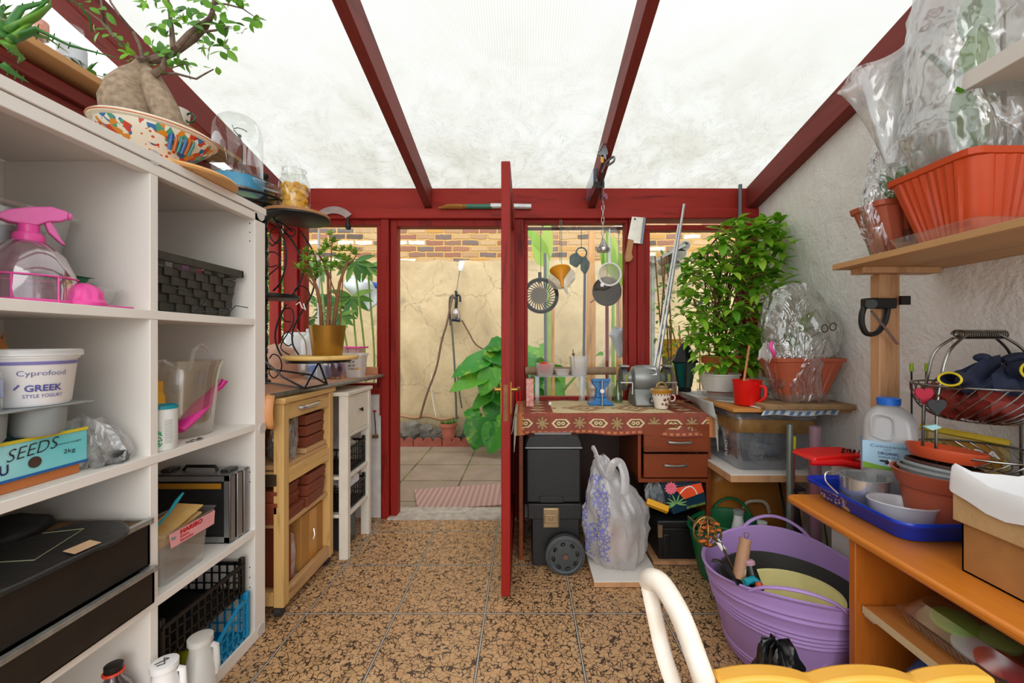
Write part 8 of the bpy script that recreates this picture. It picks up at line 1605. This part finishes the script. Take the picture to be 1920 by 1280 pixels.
build('wire', MB().tube(spline([b_ + V(-.02, -.01, -.01), b_ + V(-.024, -.015, -.05), b_ + V(-.01, -.025, -.09)]), .003, 6), STEEL, o)
solo('teal_tool', 'teal and orange tool grip poking up beside the dark bottle', 'tool', MB().tube([P(1396, 1092, 1.42), P(1412, 1085, 1.43), P(1425, 1096, 1.42)], .012, 10), mat('teal_plastic', '', .35))
solo('orange_grip', 'orange tool end at the front rim of the pale yellow bucket', 'tool', MB().sph(P(1424, 1098, 1.40), .013, 10), ORANGEP)
o = thing('whisk', 'wire cage whisk with orange beads on a long handle leaning out of the lilac tub', 'whisk', P(1332, 1000, 1.62)); a_, b_, tp = P(1393, 1097, 1.44), P(1352, 1020, 1.60), P(1290, 968, 1.72)
build('shaft', MB().tube([a_, P(1372, 1060, 1.52), b_, tp], [.004, .004, .006, .005], 8), mat('dark_bronze', '#574a35', .4, .7), o); build('ferrule', MB().cyl(P(1358, 1032, 1.58), P(1345, 1013, 1.62), .010, n=10), WHITEPL, o)
cw = P(1326, 996, 1.66); m = MB()
for k in range(5): a = k * PI / 5; m.tube([cw + V(.055 * math.cos(t_) * math.cos(a), .05 * math.cos(t_) * math.sin(a), .058 * math.sin(t_)) for t_ in [2 * PI * i / 20 for i in range(20)]], .0028, 6, closed=True)
build('wire_cage', m, mat('dull_brass_wire', '#8d7a45', .35, .8), o); m = MB(); random.seed(52)
for k in range(26): m.sph(cw + V(random.uniform(-.035, .035), random.uniform(-.03, .03), random.uniform(-.04, .04)), .009, 7, (1.4, 1, .6))
build('beads', m, mat('orange_beads', '#c8682c', .4), o)
solo('sickle_blade', 'curved black plastic blade inside the left rim of the lilac tub', 'blade', MB().tube(spline([P(1336, 1050, 1.50), P(1350, 1053, 1.48), P(1368, 1070, 1.46), P(1385, 1095, 1.44)]), .014, 8, flat=.3), mat('gloss_black', '#1c1e20', .2))
flextub('flexible_tub', 'green flexible tub behind the lilac one', (1.045, 2.10, 0), .195, .15, .245, GREENP, math.radians(60), rings=False)
bottle('spray_can', 'white capped bottle standing in the green tub', (1.10, 2.12, .02), .035, .30, .022, WHITEPL, GREYP); bottle('water_bottle', 'pale green tinted bottle leaning in the green tub', (1.20, 2.08, .02), .04, .26, .02, clear('green_tint', ''), WHITEPL)
# poles against the white wall
solo('metal_pole', 'slim galvanised pole standing in front of the clear storage box', 'pole', MB().cyl(P(1481, 795, 1.93), (1.235, 1.92, .0), .014, n=14), mat('galvanised', '#8f9a90', .4, .7))
solo('plastic_pipe', 'thick grey-violet plastic pipe beside the galvanised pole', 'pipe', MB().lathe([(.026, 0), (.026, .80), (.022, .80), (.022, .7)], (1.362, 1.93, 0), 24), mat('violet_pipe', '#8d8b99', .35, var=.1, col2='#a4505e', vs=3))
o = thing('marker_cane', 'thin red cane with a yellow tip behind the galvanised pole', 'cane', (1.28, 1.95, 0)); build('cane', MB().cyl((1.265, 1.95, 0), (1.275, 1.95, .69), .006, n=8), mat('red_cane', '#a8403a', .5), o); build('tip', MB().cyl((1.275, 1.95, .69), (1.2755, 1.95, .75), .009, n=10), mat('yellow_tip', '#d8d022', .4), o)
solo('black_rod', 'thin black rod leaning against the tan bag', 'rod', MB().cyl(P(1461, 902, 2.16), P(1478, 1000, 2.0), .006, n=8).sph(P(1461, 902, 2.16), .010, 8), BLACKM)
solo('umbrella', 'folded dark umbrella shaft behind the galvanised pole', 'umbrella', MB().tube([(1.31, 1.96, 0), (1.30, 1.97, .33), (1.295, 1.97, .50)], [.026, .022, .006], 10).box((1.262, 1.94, .492), (1.325, 1.99, .504)), mat('dark_umbrella', '#2b2424', .6))
solo('timber_lath', 'narrow tan lath standing beside the umbrella', 'lath', MB().box((1.325, 1.99, 0), (1.345, 2.0, .47)), SOFTW)
solo('grass_blades', 'few long green stems standing behind the violet pipe', 'stems', MB().leaf((1.45, 1.95, 0), (.02, 0, 1), .5, .016, .1).leaf((1.46, 1.96, 0), (-.05, 0, 1), .45, .014, .1).leaf((1.44, 1.96, 0), (.1, 0, 1), .48, .014, .1), GREEN2, ang=3)
o = thing('garbage_bag', 'black bin bag with a knotted peak between the lilac tub and the chair', 'bag', (.66, 1.10, 0)); GB = mat('black_bin_bag', '#141517', .22, bump=.6, bs=30)
build('bag_body', MB().rings(crumple((.665, 1.12, 0), smoothrings([(0, .09, .09, 0, 0), (.05, .14, .12, 0, 0), (.14, .155, .13, 0, 0), (.22, .13, .11, 0, 0), (.27, .07, .06, .02, 0), (.32, .062, .045, .03, 0), (.368, .045, .03, .02, 0), (.374, .005, .005, .02, 0)], 30), 56, 44, .25, 4)), GB, o)
# ================================================================ chair in the foreground
o = thing('chair', 'white framed chair with a yellow scalloped wooden back rail in the foreground', 'chair', (.36, .50, 0)); CW = mat('cream_chair_paint', '#e9e2d8', .4, var=.05, vs=20, col2='#cdbfae'); YW_ = wood('yellow_varnished_wood', '#d9a03c', '#bb7f24', 'X', .5, .35, .08)
fr = [(.183, .615, .842), (.187, .600, .853), (.197, .585, .851), (.212, .560, .825), (.228, .540, .775), (.243, .520, .72), (.252, .51, .66), (.258, .50, .45), (.262, .50, .0)]
build('frame_tube', MB().tube(spline(fr), .0145, 16), CW, o, label='thick curved white tube'); build('frame_tube', MB().tube(spline([(.183, .615, .842), (.187, .60, .81), (.195, .58, .76), (.212, .565, .70), (.222, .56, .62), (.225, .56, .3), (.225, .56, 0)]), .0125, 12, flat=.6), CW, o)
fr2 = [(.62 + (.26 - x) * 1, y, z) for x, y, z in fr]; build('frame_tube', MB().tube(spline([(x + .0, y, min(z, .70)) for x, y, z in fr2[5:]]), .0145, 16), CW, o)
pr = [(.246, .690), (.246, .768)]
for k in range(49):
    x = .252 + .345 * k / 48; f = (x - .252) / .345; s_ = abs(math.sin(f * PI * 2.6 + .35)); pr.append((x, .765 + .0135 * s_ ** .6 - .004))
pr += [(.600, .690)]
build('scalloped_rail', MB().prism([(x, z) for x, z in pr], 'Y', .52, .545), YW_, o, bev=.004); build('rail_edge', MB().box((.244, .518, .70), (.2475, .547, .765)), mat('rail_joint', '#9c6a30', .5), o)
build('seat', MB().prism(rrect(.19, .18, .04, 4, .425, .36), 'Z', .43, .455), YW_, o, bev=.006)
for x, y in ((.26, .22), (.59, .22)): build('leg', MB().cyl((x, y, .43), (x, y - .02, 0), .0145, n=14), CW, o)
o = thing('stool', 'grey padded stool top just inside the bottom right corner', 'stool', (.86, .66, 0)); build('padded_top', MB().lathe([(.001, .52), (.06, .52), (.075, .535), (.078, .56), (.07, .585), (.045, .602), (.001, .608)], (.845, .655, 0), 36), mat('slate_grey_vinyl', '#5b6670', .55), o); build('leg', MB().cyl((.845, .655, 0), (.845, .655, .52), .02, n=16), BLACKM, o)
